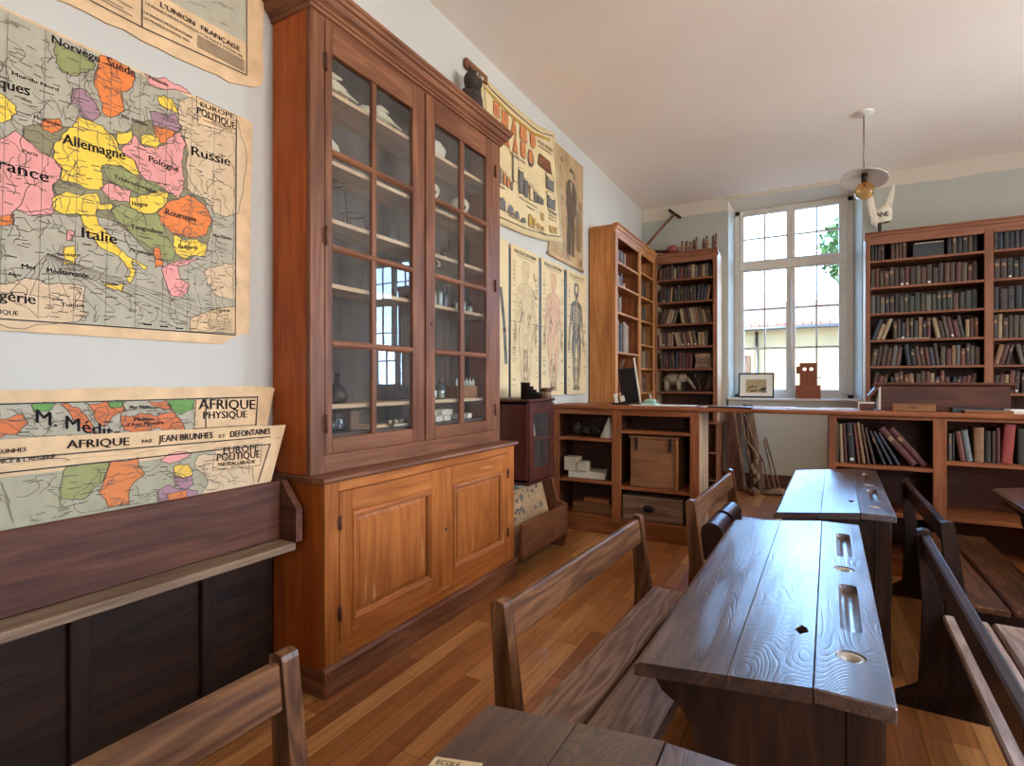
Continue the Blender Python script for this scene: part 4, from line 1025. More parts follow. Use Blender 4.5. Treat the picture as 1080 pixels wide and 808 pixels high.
mp = thing('wall_map', (-2.085, 0.8, 1.45), 'political map of Europe with yellow, pink and orange countries, tacked on wall above map rack', 'map')
m = MB()
out = [(0.12, 2.398), (0.12, 1.452), (0.6423, 1.4517), (1.309, 1.4517), (1.325, 1.455), (1.3585, 1.478), (1.385, 1.492), (1.4391, 1.505), (1.442, 1.55), (1.446, 1.9), (1.452, 2.2), (1.4571, 2.394), (1.43, 2.402), (1.1, 2.399), (0.64, 2.4022)]
m.prism(out, 'yz', -2.089, -2.0815)
m.build('sheet', M['paper'], mp)
SEA1 = ('sea', [(0.14, 1.4835), (0.6423, 1.4849), (1.3754, 1.4928), (1.381, 2.3836), (0.6423, 2.3947), (0.14, 2.39)])
pr = map_print(mp, 'printed_map', -2.0815, [SEA1] + MAP1, MAP1T, 11, (0.6, 1.37, 1.5, 2.37), 380)
m = MB(); fr = lambda a, b: (-2.0786, a, b)
ribbon(m, [(0.14, 1.4835), (0.6423, 1.4849), (1.3754, 1.4928), (1.381, 2.3836)], 0.004, fr)
for t in range(9): ribbon(m, [(0.66 + 0.09 * t - 0.02, 1.49), (0.66 + 0.09 * t, 2.39)], 0.0012, fr, 1)
rr = random.Random(4)
for t in range(13): ribbon(m, [(0.755, 1.70), (0.64 + 0.06 * t, 1.53 + 0.002 * t)], 0.0014, fr, 1)
ribbon(m, [(1.03, 1.505), (1.055, 1.505)], 0.005, fr); ribbon(m, [(1.085, 1.503), (1.11, 1.503)], 0.005, fr); ribbon(m, [(1.14, 1.501), (1.165, 1.501)], 0.005, fr)
for t in range(7): ribbon(m, [(1.26, 1.51 + 0.006 * t), (1.355, 1.51 + 0.006 * t)], 0.002, fr, 1)
for t in range(3): ribbon(m, [(1.245 + 0.03 * (t % 2), 2.335 - 0.007 * t), (1.36, 2.335 - 0.007 * t)], 0.003, fr, 1)
m.build('map_border', [M['ink'], M['ink_soft']], mp, fix=False)

mp2 = thing('wall_map', (-2.085, 1.0, 2.5), 'torn brown wall map lettered L UNION FRANÇAISE, hanging above the political map', 'map')
m = MB()
rr = random.Random(8)
out = [(0.2, 2.49)] + [(0.2 + 0.055 * k, 2.497 + 0.0012 * k * (k > 10) + rr.uniform(-0.006, 0.006)) for k in range(1, 22)] + [(1.4692, 2.556), (1.495, 2.575), (1.5087, 2.6163), (1.503, 2.75), (1.512, 2.951), (1.509, 3.22), (0.2, 3.22)]
m.prism(out, 'yz', -2.089, -2.0815)
m.build('sheet', M['paper'], mp2)
sea2 = ('sea', [(0.25, 2.80), (1.02, 2.705), (1.4273, 2.72), (1.4273, 3.2), (0.25, 3.2)])
lnd = ('paper', [(0.9, 2.76), (1.1, 2.72), (1.17, 2.745), (1.2, 2.80), (1.1, 2.85), (0.9, 2.9)])
map_print(mp2, 'printed_map', -2.0815, [sea2, lnd], [("L'UNION  FRANÇAISE", (1.085, 2.665), (1.395, 2.668), 0.020, 0), ("LA FRANCE MÉTROPOLITAINE ET LA FRANCE D'OUTRE MER", (1.035, 2.645), (1.41, 2.648), 0.009, 0),
          ("LA FRANCE MÉTROPOLITAINE", (1.03, 2.61), (1.2, 2.612), 0.009, 0), ("LA FRANCE D'OUTRE MER", (1.03, 2.59), (1.19, 2.592), 0.009, 0)], 12, (1.0, 1.42, 2.74, 2.95), 14)
m = MB()
ribbon(m, [(0.25, 2.55), (1.0243, 2.556), (1.4273, 2.586), (1.4273, 3.2)], 0.004, fr); ribbon(m, [(1.0243, 2.556), (1.0243, 2.9)], 0.004, fr)
for t in range(9): ribbon(m, [(1.22, 2.638 - 0.0055 * t), (1.415, 2.640 - 0.0055 * t)], 0.0022, fr, 1)
for t in range(14):
    for a in (0.28, 0.66): ribbon(m, [(a, 2.70 - 0.0095 * t), (a + 0.3 + 0.04 * math.sin(t * 2.1), 2.70 - 0.0095 * t)], 0.003, fr, 1)
m.build('map_border', [M['ink'], M['ink_soft']], mp2, fix=False)

# map rack under the maps
RK = thing('map_rack', (-1.96, 0.6, 0.0), 'dark wooden map rack with a long front plank, against the wall beside the cabinet', 'rack')
m = MB(); m.box(-1.948, -1.926, -0.6, 1.475, 0.655, 0.893, 0.004); m.build('front_plank', M['rack'], RK)
m = MB(); m.box(-2.085, -1.830, -0.6, 1.475, 0.622, 0.652, 0.004); m.build('shelf_board', M['rack_edge'], RK)
m = MB(); m.prism([(-2.085, 0.652), (-1.832, 0.652), (-1.832, 0.785), (-1.925, 0.893), (-2.085, 0.893)], 'xz', 1.475, 1.505, axis=0); m.build('end_board', M['rack'], RK)
m = MB(); m.box(-2.088, -2.068, -0.6, 1.541, 0.0, 0.622, 0.002)
for z in (0.2, 0.42): m.box(-2.07, -2.064, -0.6, 1.541, z, z + 0.006, 0.001)
m.build('back_panel', M['rack_dark'], RK)
for y_ in (-0.1, 0.35, 0.80, 1.22):
    m = MB(); m.box(-2.068, -2.045, y_, y_ + 0.055, 0.0, 0.622, 0.003); m.build('batten', M['rack_dark'], RK)
def rack_map(name, label, x, outline, polys, texts, seed, bounds, thick=0.006, extra=None):
    t = thing(name, (x, 0.8, 0.66), label, 'map', 'maps standing in the rack')
    m = MB(); m.prism(outline, 'yz', x - thick, x); m.build('sheet', M['paper'], t)
    map_print(t, 'printed_map', x, polys, texts, seed, bounds, 60)
    if extra:
        m = MB()
        for pts in extra: ribbon(m, pts, 0.004, lambda a, b: (x + 0.0038, a, b))
        m.build('map_border', M['ink'], t, fix=False)
rr = random.Random(21)
def torn(pts, rn, n=12, a=0.003):
    o = []
    for i in range(len(pts) - 1):
        for k in range(n):
            t = k / n
            o.append((pts[i][0] + (pts[i + 1][0] - pts[i][0]) * t, pts[i][1] + (pts[i + 1][1] - pts[i][1]) * t + rn.uniform(-a, a)))
    return o + [pts[-1]]
rack_map('map_sheet', 'rearmost map sheet in the rack, titled AFRIQUE PHYSIQUE, with orange lands', -2.05,
         [(-0.4, 0.66), (1.44, 0.66), (1.505, 1.13), (1.5399, 1.2706)] + torn([(1.5399, 1.275), (1.42, 1.285), (0.63, 1.2772), (-0.4, 1.27)], rr), RP, RT, 31, (0.6, 1.2, 1.12, 1.22), 0.006,
         [[(-0.4, 1.233), (0.6331, 1.236), (1.4546, 1.238), (1.44, 1.0)], [(1.235, 1.236), (1.232, 1.0)]])
rack_map('map_sheet', 'middle map sheet in the rack, headed AFRIQUE in bold serif letters', -1.972,
         [(-0.4, 0.66), (1.395, 0.66), (1.4639, 0.89), (1.5362, 1.1188)] + torn([(1.5362, 1.119), (0.609, 1.141), (-0.4, 1.16)], rr, 12, 0.002), [('tan', [(-0.3, 0.9), (1.3, 0.9), (1.38, 1.0), (-0.3, 1.03)])], ST, 32, (0.6, 1.3, 0.9, 1.0), 0.006,
         [[(-0.4, 1.105), (0.609, 1.0849), (1.4573, 1.0742)]])
rack_map('map_sheet', 'front map sheet in the rack, a torn-topped EUROPE POLITIQUE map', -1.955,
         [(-0.4, 0.66), (1.33, 0.66), (1.4125, 0.8946), (1.4982, 1.0691)] + torn([(1.4982, 1.070), (1.3, 1.064), (1.2075, 1.0719), (0.9, 1.062), (0.6037, 1.0675), (-0.4, 1.06)], rr, 8, 0.006), TP, TT, 33, (0.6, 1.35, 0.9, 1.03), 0.006,
         [[(-0.4, 1.052), (0.6037, 1.0497), (1.4448, 1.045), (1.39, 0.9)]])

# curling poster of weights and measures
PO = thing('poster', (-2.06, 3.9, 3.0), 'curling cream poster of orange solids and grey measures, high on wall beyond the cabinet', 'poster')
top = [(3.221, 3.513), (3.323, 3.479), (3.613, 3.467), (4.155, 3.495), (4.464, 3.565)]
bot = [(3.30, 2.49), (3.457, 2.485), (3.886, 2.499), (4.282, 2.539), (4.640, 2.60)]
def pl_at(pl, t):
    f = t * (len(pl) - 1); i = min(int(f), len(pl) - 2); f -= i
    f2 = f
    return (pl[i][0] + (pl[i + 1][0] - pl[i][0]) * f2, pl[i][1] + (pl[i + 1][1] - pl[i][1]) * f2)
m = MB(); NX, NZ = 24, 14
P = []; F = []
for a in range(NX + 1):
    A_, B_ = pl_at(top, a / NX), pl_at(bot, a / NX)
    for b in range(NZ + 1):
        t = b / NZ
        bulge = 0.012 * math.sin(math.pi * a / NX * 2) * (1 - t)
        P.append((-2.068 + bulge * 0.3, A_[0] + (B_[0] - A_[0]) * t, A_[1] + (B_[1] - A_[1]) * t))
nn = len(P)
P += [(p[0] - 0.003, p[1], p[2]) for p in P]
W_ = NZ + 1
for a in range(NX):
    for b in range(NZ):
        q = [a * W_ + b, (a + 1) * W_ + b, (a + 1) * W_ + b + 1, a * W_ + b + 1]
        F.append(q); F.append([nn + i for i in q[::-1]])
for a in range(NX):
    for b in (0, NZ):
        q = [a * W_ + b, (a + 1) * W_ + b]; F.append([q[0], q[1], nn + q[1], nn + q[0]])
for b in range(NZ):
    for a in (0, NX):
        q = [a * W_ + b, a * W_ + b + 1]; F.append([q[0], q[1], nn + q[1], nn + q[0]])
m.add(P, F, 0, 1, True); m.build('sheet', M['paper_pale'], PO)
m = MB(); mats = [M['ink'], M['print_orange'], M['print_grey'], M['print_ochre'], M['ink_soft'], M['paper_pale'], M['cab_red']]
e1 = lambda a, b: (-2.0605, a, b); e2 = lambda a, b: (-2.0598, a, b); e3 = lambda a, b: (-2.0592, a, b)
ribbon(m, [(3.251, 3.468), (3.35, 3.43), (3.615, 3.42), (4.019, 3.425), (4.2, 3.45), (4.407, 3.511), (4.443, 3.381), (4.52, 3.0), (4.582, 2.645), (4.25, 2.585), (3.886, 2.55), (3.482, 2.535), (3.36, 2.53)], 0.007, e1, 0, True)
ribbon(m, [(3.27, 3.401), (3.6, 3.372), (4.019, 3.378), (4.348, 3.45)], 0.022, e1, 3)
LAY = [0.0]
def shp(poly, c, mat, lines=3):
    LAY[0] += 0.00003
    q = [(c[0] + p[0] * .84, c[1] + p[1] * .84) for p in poly]
    m.add([(-2.0605 + LAY[0], *p) for p in q], [list(range(len(q)))], mat); ribbon(m, q, 0.004, e2, 0, True)
    for k in range(lines):
        z = c[1] - 0.025 + 0.022 * k; ribbon(m, [(c[0] - 0.024, z), (c[0] + 0.024, z)], 0.0045, e3, 4)
sq = lambda w, h: [(-w, -h), (w, -h), (w, h), (-w, h)]
el = lambda w, h: [(w * math.cos(k * .3927), h * math.sin(k * .3927)) for k in range(16)]
shp(sq(.05, .06), (3.425, 3.315), 1); shp(sq(.057, .062), (3.55, 3.30), 1); shp([(-.055, -.07), (.055, -.07), (0.01, .075), (-0.01, .075)], (3.693, 3.30), 1, 2)
shp([(-.075, -.06), (.075, -.06), (.05, .065), (-.06, .065)], (3.85, 3.305), 1); shp(el(.055, .075), (4.015, 3.315), 1)
shp([(-.06, -.05), (.05, -.05), (.02, .05), (-.05, .07)], (3.58, 3.145), 1, 2); shp([(-.05, -.08), (.05, -.08), (0, .085)], (3.716, 3.175), 1, 2); shp(sq(.045, .072), (3.845, 3.175), 1); shp(el(.06, .078), (3.98, 3.15), 2, 0); shp(el(.05, .07), (3.975, 3.165), 1)
shp([(-.17, -.055), (.16, -.055), (.12, .065), (-.13, .065)], (4.25, 3.20), 6, 0)
put_text(m, 'SYSTEME METRIQUE', (4.10, 3.335), (4.40, 3.36), 0.028, e3, 0, 1)
ribbon(m, [(4.12, 3.315), (4.38, 3.335)], 0.006, e3, 4)
def cyl(a, b, z0, z1, mat=2):
    shp([(a - (a + b) / 2, z0 - (z0 + z1) / 2), (b - (a + b) / 2, z0 - (z0 + z1) / 2), (b - (a + b) / 2, z1 - (z0 + z1) / 2), (a - (a + b) / 2, z1 - (z0 + z1) / 2)], ((a + b) / 2, (z0 + z1) / 2), mat, 0)
    q = [((a + b) / 2 + p[0], z1 + p[1]) for p in el((b - a) / 2, (b - a) * 0.16)]
    m.add([e2(*p) for p in q], [list(range(16))], 5); ribbon(m, q, 0.004, e3, 0, True)
    w = (b - a) * 0.25
    m.add([e2(*p) for p in ((a + w * .5, z0), (a + w * 1.2, z0), (a + w * 1.2, z1 - .01), (a + w * .5, z1 - .01))], [[0, 1, 2, 3]], 4)
for (a, b, c, d, mt) in ((3.66, 3.76, 2.86, 3.08, 5), (3.765, 3.855, 2.80, 3.0, 2), (3.86, 3.93, 2.80, 2.95, 2), (3.945, 4.03, 2.80, 2.93, 5), (4.035, 4.10, 2.81, 2.905, 2), (4.11, 4.17, 2.82, 2.89, 2), (4.175, 4.22, 2.83, 2.88, 2), (4.26, 4.44, 3.00, 3.12, 2), (4.28, 4.47, 2.84, 2.96, 2), (3.46, 3.50, 2.78, 2.90, 2), (3.52, 3.57, 2.79, 2.89, 1), (3.58, 3.63, 2.79, 2.87, 1), (3.635, 3.675, 2.79, 2.85, 2)): cyl(a, b, c, d, mt)
for (c, z, w, h) in ((3.51, 2.645, .065, .055), (3.64, 2.635, .055, .04), (3.74, 2.625, .045, .03), (3.85, 2.61, .05, .02)): shp([(-w, -h), (w, -h), (w * .8, h * .6), (w * .3, h), (-w * .5, h * .8)], (c, z), 2, 0)
for (c, z, w, h) in ((3.97, 2.635, .03, .06), (4.04, 2.64, .025, .035), (4.12, 2.63, .03, .02), (4.2, 2.63, .035, .015), (4.20, 2.73, .03, .035), (4.38, 2.665, .04, .03), (4.47, 2.675, .025, .03)): shp(sq(w, h), (c, z), 3, 0)
for k in range(3): ribbon(m, [(4.33 + .06 * k, 2.74), (4.34 + .06 * k, 2.82)], 0.005, e3, 4); ribbon(m, [(4.32, 2.75 + .03 * k), (4.48, 2.755 + .03 * k)], 0.005, e3, 4)
for (a, b, z) in ((3.62, 3.88, 3.075), (3.78, 4.1, 2.775), (3.46, 3.55, 2.765), (3.9, 4.05, 2.74), (3.62, 3.85, 2.585), (4.0, 4.3, 2.592), (4.3, 4.5, 2.825)):
    for k in range(7): ribbon(m, [(a + (b - a) * k / 7, z), (a + (b - a) * (k + .7) / 7, z)], 0.009, e3, 4)
m.build('solids_print', mats, PO, fix=False)

# old engraving of a standing man on a roller
EN = thing('scroll_picture', (-2.08, 4.75, 2.4), 'brown scroll picture of a standing figure, hanging right of the curling poster', 'picture')
m = MB(); m.prism([(4.35, 2.47), (4.45, 2.46), (5.12, 2.44), (5.165, 2.45), (5.177, 3.50), (4.50, 3.50), (4.42, 3.0)], 'yz', -2.082, -2.078, axis=1); m.build('sheet', M['paper_brown'], EN)
m = MB(); m.tube([(-2.075, 4.345, 2.45), (-2.075, 5.15, 2.43)], 0.018, 10); m.build('bottom_roller', M['pine_pale'], EN)
for y_ in (4.335, 5.16):
    m = MB(); m.ball((-2.075, y_, 2.45 if y_ < 5 else 2.43), (0.014, 0.02, 0.014), 10, 6); m.build('roller_knob', M['old_wood'], EN)
m = MB(); rn = random.Random(9); f1 = lambda a, b: (-2.0772, a, b); f2 = lambda a, b: (-2.0766, a, b); f3 = lambda a, b: (-2.076, a, b)
for k in range(60):
    c = (rn.uniform(4.5, 5.12), rn.uniform(2.52, 3.42)); r = rn.uniform(0.02, 0.07)
    q = [(min(5.14, max(4.46, c[0] + r * rn.uniform(.5, 1.1) * math.cos(t * .7))), c[1] + r * rn.uniform(.6, 1.3) * math.sin(t * .7)) for t in range(9)]
    m.add([(-2.0772 + k * 0.000004, *p) for p in q], [list(range(9))], rn.choice((0, 1, 3)))
man = [(-.05, -.42), (-.10, -.40), (-.09, -.1), (-.12, .05), (-.13, .2), (-.08, .29), (-.03, .31), (.03, .31), (.09, .28), (.13, .15), (.12, .0), (.08, -.05), (.07, -.40), (.10, -.42), (.01, -.42), (0, -.1), (-.01, -.42)]
q = frac([(4.86 + p[0], 2.95 + p[1]) for p in man], rn, .06, 1); m.add([f2(*p) for p in q], [list(range(len(q)))], 2)
q = [(4.86 + .042 * math.cos(t * .6283), 3.31 + .055 * math.sin(t * .6283)) for t in range(10)]; m.add([f2(*p) for p in q], [list(range(10))], 3)
q = [(4.86 + .045 * math.cos(t * .6283), 3.335 + .04 * math.sin(t * .6283)) for t in range(6)]; m.add([f3(*p) for p in q], [list(range(6))], 2)
m.add([f3(*p) for p in ((4.835, 3.24), (4.885, 3.24), (4.86, 3.12))], [[0, 1, 2]], 3)
q = frac([(4.98, 2.6), (5.1, 2.6), (5.1, 3.0), (5.0, 3.02)], rn, .1, 2); m.add([f2(*p) for p in q], [list(range(len(q)))], 1)
m.build('engraving', [M['sepia_light'], M['sepia_mid'], M['sepia_dark'], M['ink_fade']], EN, fix=False)

# four anatomy charts
half = [(0, 1), (.05, .99), (.065, .94), (.055, .89), (.03, .865), (.035, .83), (.10, .81), (.145, .78), (.16, .70), (.175, .6), (.19, .5), (.205, .42), (.18, .40), (.165, .47), (.14, .58), (.115, .66), (.1, .6), (.1, .52), (.12, .46), (.115, .35), (.09, .25), (.095, .18), (.06, .05), (.085, .0), (.03, .0), (.035, .1), (.03, .2), (.035, .3), (.01, .44)]
def figure(mb, c, zt, zb, fr, mat, s=1.0):
    H = zt - zb
    q = [(c + p[0] * H * s, zb + p[1] * H) for p in half] + [(c - p[0] * H * s, zb + p[1] * H) for p in half[:0:-1]]
    mb.add([fr(*p) for p in q], [list(range(len(q)))], mat)
    return q
charts = [(3.15, 3.605, 'arm and bone chart half hidden behind the cabinet, leftmost of the anatomy charts', '', 0),
          (3.644, 4.125, 'anatomy chart of a muscled figure seen from the front, second of the four charts', 'MUSCLES DU CORPS HUMAIN', 1),
          (4.175, 4.655, 'anatomy chart of a reddish muscled back view, third of the four charts', 'MUSCLES DU CORPS HUMAIN', 2),
          (4.724, 5.215, 'dark-toned skeleton anatomy chart, nearest the pine bookcase', 'LE SQUELETTE', 3)]
for (a, b, lab, title, kd) in charts:
    t = thing('anatomy_chart', (-2.08, (a + b) / 2, 1.18), lab, 'chart', 'anatomy charts on the left wall')
    m = MB(); m.box(-2.089, -2.066, a - 0.034, b - 0.006, 1.185, 2.335, 0.001); m.build('backing_board', M['black'], t)
    m = MB(); m.box(-2.066, -2.060, a, b, 1.78 if kd in (1, 2) else 1.18, 2.378, 0.001)
    if kd in (1, 2): m.box(-2.066, -2.0606, a, b, 1.18, 1.776, 0.001)
    m.build('sheet', M['paper_pale'], t)
    m = MB(); m.box(-2.088, -2.06, a - 0.03, a - 0.004, 2.335, 2.36, 0.002); m.build('hanging_block', M['old_wood'], t)
    m = MB(); rn = random.Random(50 + kd); g1 = lambda p, q: (-2.0594, p, q); g2 = lambda p, q: (-2.0588, p, q); g3 = lambda p, q: (-2.0582, p, q)
    c = (a + b) / 2 - (0.02 if kd == 3 else 0)
    if kd:
        put_text(m, title, (a + 0.055, 2.318), (b - 0.06, 2.318), 0.030, g2, 0, 1)
        for k in range(9): ribbon(m, [(a + 0.09 + 0.035 * k, 2.303), (a + 0.115 + 0.035 * k, 2.303)], 0.006, g2, 1)
        zt, zb = 2.275, 1.225
        q = figure(m, c, zt, zb, g1, {1: 6, 2: 3, 3: 4}[kd], 0.92)
        ribbon(m, q, 0.003, g2, 1, True)
        H = zt - zb
        for k in range(260):
            p = rn.choice(half[7:28]); sx = rn.choice((-1, 1)); ww = rn.uniform(.2, .9)
            z = zb + H * min(0.8, max(0.03, p[1] + rn.uniform(-.03, .03)))
            yy = c + sx * p[0] * H * 0.9 * ww if p[1] > .5 or p[0] < .1 else c + sx * p[0] * H * .9
            l = rn.uniform(.01, .04)
            ribbon(m, [(yy, z), (yy + rn.uniform(-.008, .008), z - l)], rn.uniform(.003, .008), g2, rn.choice((1, 2, 3) if kd < 3 else (0, 4, 5)))
        if kd == 3:
            for k in range(7):
                for sx in (-1, 1): ribbon(m, [(c, zb + H * (.77 - .022 * k)), (c + sx * .07, zb + H * (.765 - .022 * k)), (c + sx * .085, zb + H * (.745 - .022 * k))], .006, g3, 5)
            ribbon(m, [(c, zb + H * .85), (c, zb + H * .48)], .012, g3, 5)
            for sx in (-1, 1):
                ribbon(m, [(c + sx * .05, zb + H * .47), (c + sx * .055, zb + H * .27), (c + sx * .045, zb + H * .03)], .010, g3, 5); ribbon(m, [(c + sx * .12, zb + H * .77), (c + sx * .15, zb + H * .6), (c + sx * .175, zb + H * .44)], .008, g3, 5)
            m.add([g3(c + .03 * math.cos(k * .6283), zb + H * .94 + .038 * math.sin(k * .6283)) for k in range(10)], [list(range(10))], 5)
        for k in range(26):
            for sx in (-1, 1):
                z = rn.uniform(1.25, 2.25); y_ = (a + 0.025) if sx < 0 else (b - 0.025); ln = rn.uniform(.025, .06)
                ribbon(m, [(y_, z), (y_ - sx * ln, z)], .0045, g2, 1)
        for k in range(3): ribbon(m, [(a + .05 + .0 * k, 2.2 - .04 * k), (a + .055, 2.17 - .04 * k)], .014, g2, 2)
        if kd == 1: ribbon(m, [(b - .1, 2.2), (b - .07, 2.14)], .016, g2, 1); ribbon(m, [(b - .12, 2.06), (b - .06, 1.99)], .014, g2, 1)
    else:
        ribbon(m, [(b - .12, 2.0), (b - .09, 1.85), (b - .065, 1.7), (b - .05, 1.55), (b - .04, 1.45)], .045, g1, 4); ribbon(m, [(b - .11, 2.0), (b - .06, 1.7), (b - .04, 1.5)], .012, g2, 1)
    m.build('printed_figure', [M['ink'], M['ink_soft'], M['ink_fade'], M['flesh_print'], M['print_grey'], M['paper_pale'], M['muscle']], t, fix=False)

# ------------------------------------------------------------------ small wall cabinet and the low box under it
SC_ = thing('wall_cabinet', (-1.94, 3.63, 0.57), 'small dark red wall cabinet with one glazed door, between big cabinet and counter', 'cabinet')
a, b, x0, x1, z0, z1 = 3.42, 3.84, -2.088, -1.80, 0.575, 1.155
m = MB(); m.box(x0, x1, a, a + 0.02, z0, z1); m.box(x0, x1, b - 0.02, b, z0, z1); m.box(x0, x0 + 0.012, a, b, z0, z1); m.box(x0, x1, a, b, z0, z0 + 0.02); m.box(x0, x1, a, b, z1 - 0.02, z1)
m.box(x0, x1 - 0.03, a + 0.02, b - 0.02, 0.87, 0.885); m.build('carcass', M['dark_red'], SC_)
m = MB(); m.box(x0, x1 + 0.022, a - 0.012, b + 0.012, z1, z1 + 0.02, 0.006); m.box(x0, x1 + 0.02, a - 0.01, b + 0.01, z0 - 0.018, z0, 0.005); m.build('top_moulding', M['dark_red'], SC_)
m = MB(); c = (a + 0.07, b - 0.075); d = (z0 + 0.10, z1 - 0.085); x = x1 + 0.018
m.box(x1, x, a + 0.005, c[0], z0 + 0.01, z1 - 0.01); m.box(x1, x, c[1], b - 0.005, z0 + 0.01, z1 - 0.01); m.box(x1, x, c[0], c[1], z0 + 0.01, d[0]); m.box(x1, x, c[0], c[1], d[1], z1 - 0.01); m.box(x1 + 0.004, x - 0.004, c[0], c[1], 0.87, 0.888)
dr = m.build('glazed_door', M['dark_red'], SC_)
m = MB(); m.box(x1 + 0.008, x1 + 0.0105, c[0], c[1], d[0], d[1], 0); m.build('glass', M['glass'], dr)
for z in (0.66, 1.07):
    m = MB(); m.tube([(x + 0.003, b - 0.01, z - 0.02), (x + 0.003, b - 0.01, z + 0.02)], 0.005, 6); m.build('hinge', M['rust'], dr)
on('glass_model', 'pale cone-shaped specimen inside the small dark wall cabinet', 'specimen', M['plaster_white'], lambda mb: mb.lathe([(0.001, 0), (0.04, 0), (0.028, 0.09), (0.012, 0.12), (0.001, 0.125)], (-1.93, 3.72, 0.885), 14, cap=False))
# measures standing on the small cabinet
zt = z1 + 0.02
for k, (yy, r, h) in enumerate(((3.465, 0.034, 0.115), (3.535, 0.028, 0.085), (3.60, 0.022, 0.06), (3.655, 0.017, 0.042), (3.70, 0.013, 0.03))):
    t = thing('measuring_can', (-1.84, yy, zt), '%s of the dark metal measures lined up on the small wall cabinet' % ('largest', 'second largest', 'middle-sized', 'second smallest', 'smallest')[k], 'measure', 'metal measures')
    m = MB(); m.lathe([(0.001, 0), (r, 0), (r, h), (r * 1.08, h + 0.002), (r * 1.08, h + 0.007), (r * 0.92, h + 0.007), (r * 0.92, 0.006), (0.001, 0.006)], (-1.84, yy, zt), 18, cap=False); m.build('can_body', M['iron'], t)
    m = MB(); m.tube([(-1.84 + r * .7, yy - r * .8, zt + h * .85), (-1.84 + r * 1.2, yy - r * 1.4, zt + h * .8), (-1.84 + r * 1.2, yy - r * 1.4, zt + h * .3), (-1.84 + r * .7, yy - r * .8, zt + h * .25)], 0.003, 6); m.build('handle', M['iron'], t)
on('cork_pot', 'small round brown lidded box on the small wall cabinet', 'box', [M['old_wood'], M['rust']], lambda mb: (mb.lathe([(0.001, 0), (0.04, 0), (0.04, 0.055), (0.001, 0.055)], (-1.83, 3.79, zt), 18, cap=False), mb.lathe([(0.001, 0.052), (0.043, 0.052), (0.043, 0.078), (0.001, 0.08)], (-1.83, 3.79, zt), 18, mat=1, cap=False)))

LB = thing('low_rack', (-1.9, 3.6, 0.0), 'low reddish wooden rack holding a poster, under the small wall cabinet', 'rack')
m = MB(); m.box(-1.745, -1.722, 3.2, 3.93, 0.125, 0.335, 0.003); m.build('front_plank', M['cab_red'], LB)
m = MB(); m.box(-2.085, -1.722, 3.2, 3.93, 0.10, 0.125, 0.003); m.build('bottom_board', M['cab_red'], LB)
m = MB(); m.prism([(-2.085, 0.0), (-1.75, 0.0), (-1.722, 0.08), (-1.722, 0.335), (-1.80, 0.36), (-1.86, 0.55), (-2.085, 0.55)], 'xz', 3.93, 3.955, axis=2); m.build('end_board', M['cab_red'], LB)
m = MB(); m.prism([(-2.085, 0.0), (-1.78, 0.0), (-1.78, 0.10), (-2.085, 0.10)], 'xz', 3.2, 3.225); m.build('foot', M['cab_red'], LB)
LP_ = thing('poster', (-1.82, 3.6, 0.125), 'folded poster with dark animal drawings standing in the low rack', 'poster')
mx = rotm(8, 'Y', (-1.82, 3.6, 0.125))
m = MB(); m.prism([(3.24, 0.127), (3.90, 0.127), (3.82, 0.52), (3.5, 0.53), (3.24, 0.525)], 'yz', -1.826, -1.82, mx=rotm(-9, 'Y', (-1.82, 3.6, 0.125)), axis=1); m.build('sheet', M['paper_brown'], LP_)
m = MB(); rn = random.Random(77); rm_ = rotm(-9, 'Y', (-1.82, 3.6, 0.125))
for k in range(24):
    cc = (rn.uniform(3.32, 3.78), 0.36 + 0.12 * (k % 2) + rn.uniform(-.03, .03)); r = rn.uniform(.012, .03)
    q = [(cc[0] + r * rn.uniform(.4, 1.6) * math.cos(t * .785), cc[1] + r * rn.uniform(.3, .9) * math.sin(t * .785)) for t in range(8)]
    m.add([tuple(rm_ @ Vector((-1.819 + .00002 * k, *p))) for p in q], [list(range(8))])
m.build('poster_print', M['ink_soft'], LP_, fix=False)

# ------------------------------------------------------------------ the counters and the long worktop
FY = 4.40
def counter(name, label, stiles, rail_z, shelves, x0, x1, end_lit=None, depth=0.42):
    t = thing(name, ((x0 + x1) / 2, FY + 0.2, 0.0), label, 'shelf unit')
    for i, (a, b) in enumerate(stiles):
        m = MB(); m.box(a, b, FY, FY + 0.022, 0.12, 1.068); m.build('stile', M['counter'], t)
        last = end_lit is not None and i == len(stiles) - 1
        m = MB(); c = (a + b) / 2
        if i == 0: m.box(a, a + 0.022, FY + 0.022, FY + depth, 0.0, 1.068)
        elif i == len(stiles) - 1: m.box(b - 0.022, b, FY + 0.022, FY + depth, 0.0, 1.068)
        else: m.box(c - 0.011, c + 0.011, FY + 0.022, FY + depth, 0.12, 1.068)
        m.build('side_panel', M['pine_pale'] if last else M['counter_dark'], t)  # pale end panel: the window's light on it is put into the colour
    m = MB(); m.box(x0, x1, FY + 0.002, FY + 0.022, rail_z, 1.068); m.build('top_rail', M['counter'], t)
    m = MB(); m.box(x0, x1, FY + 0.012, FY + 0.034, 0.0, 0.125); m.box(x0, x1, FY + 0.006, FY + 0.012, 0.105, 0.125); m.build('kick_board', M['counter'], t)
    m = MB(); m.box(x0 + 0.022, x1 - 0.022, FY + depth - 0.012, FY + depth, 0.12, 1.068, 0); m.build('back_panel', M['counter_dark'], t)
    for (a, b, z) in shelves:
        m = MB(); m.box(a, b, FY + 0.004, FY + depth - 0.013, z - 0.026, z); m.build('shelf', M['counter'], t)
    return t
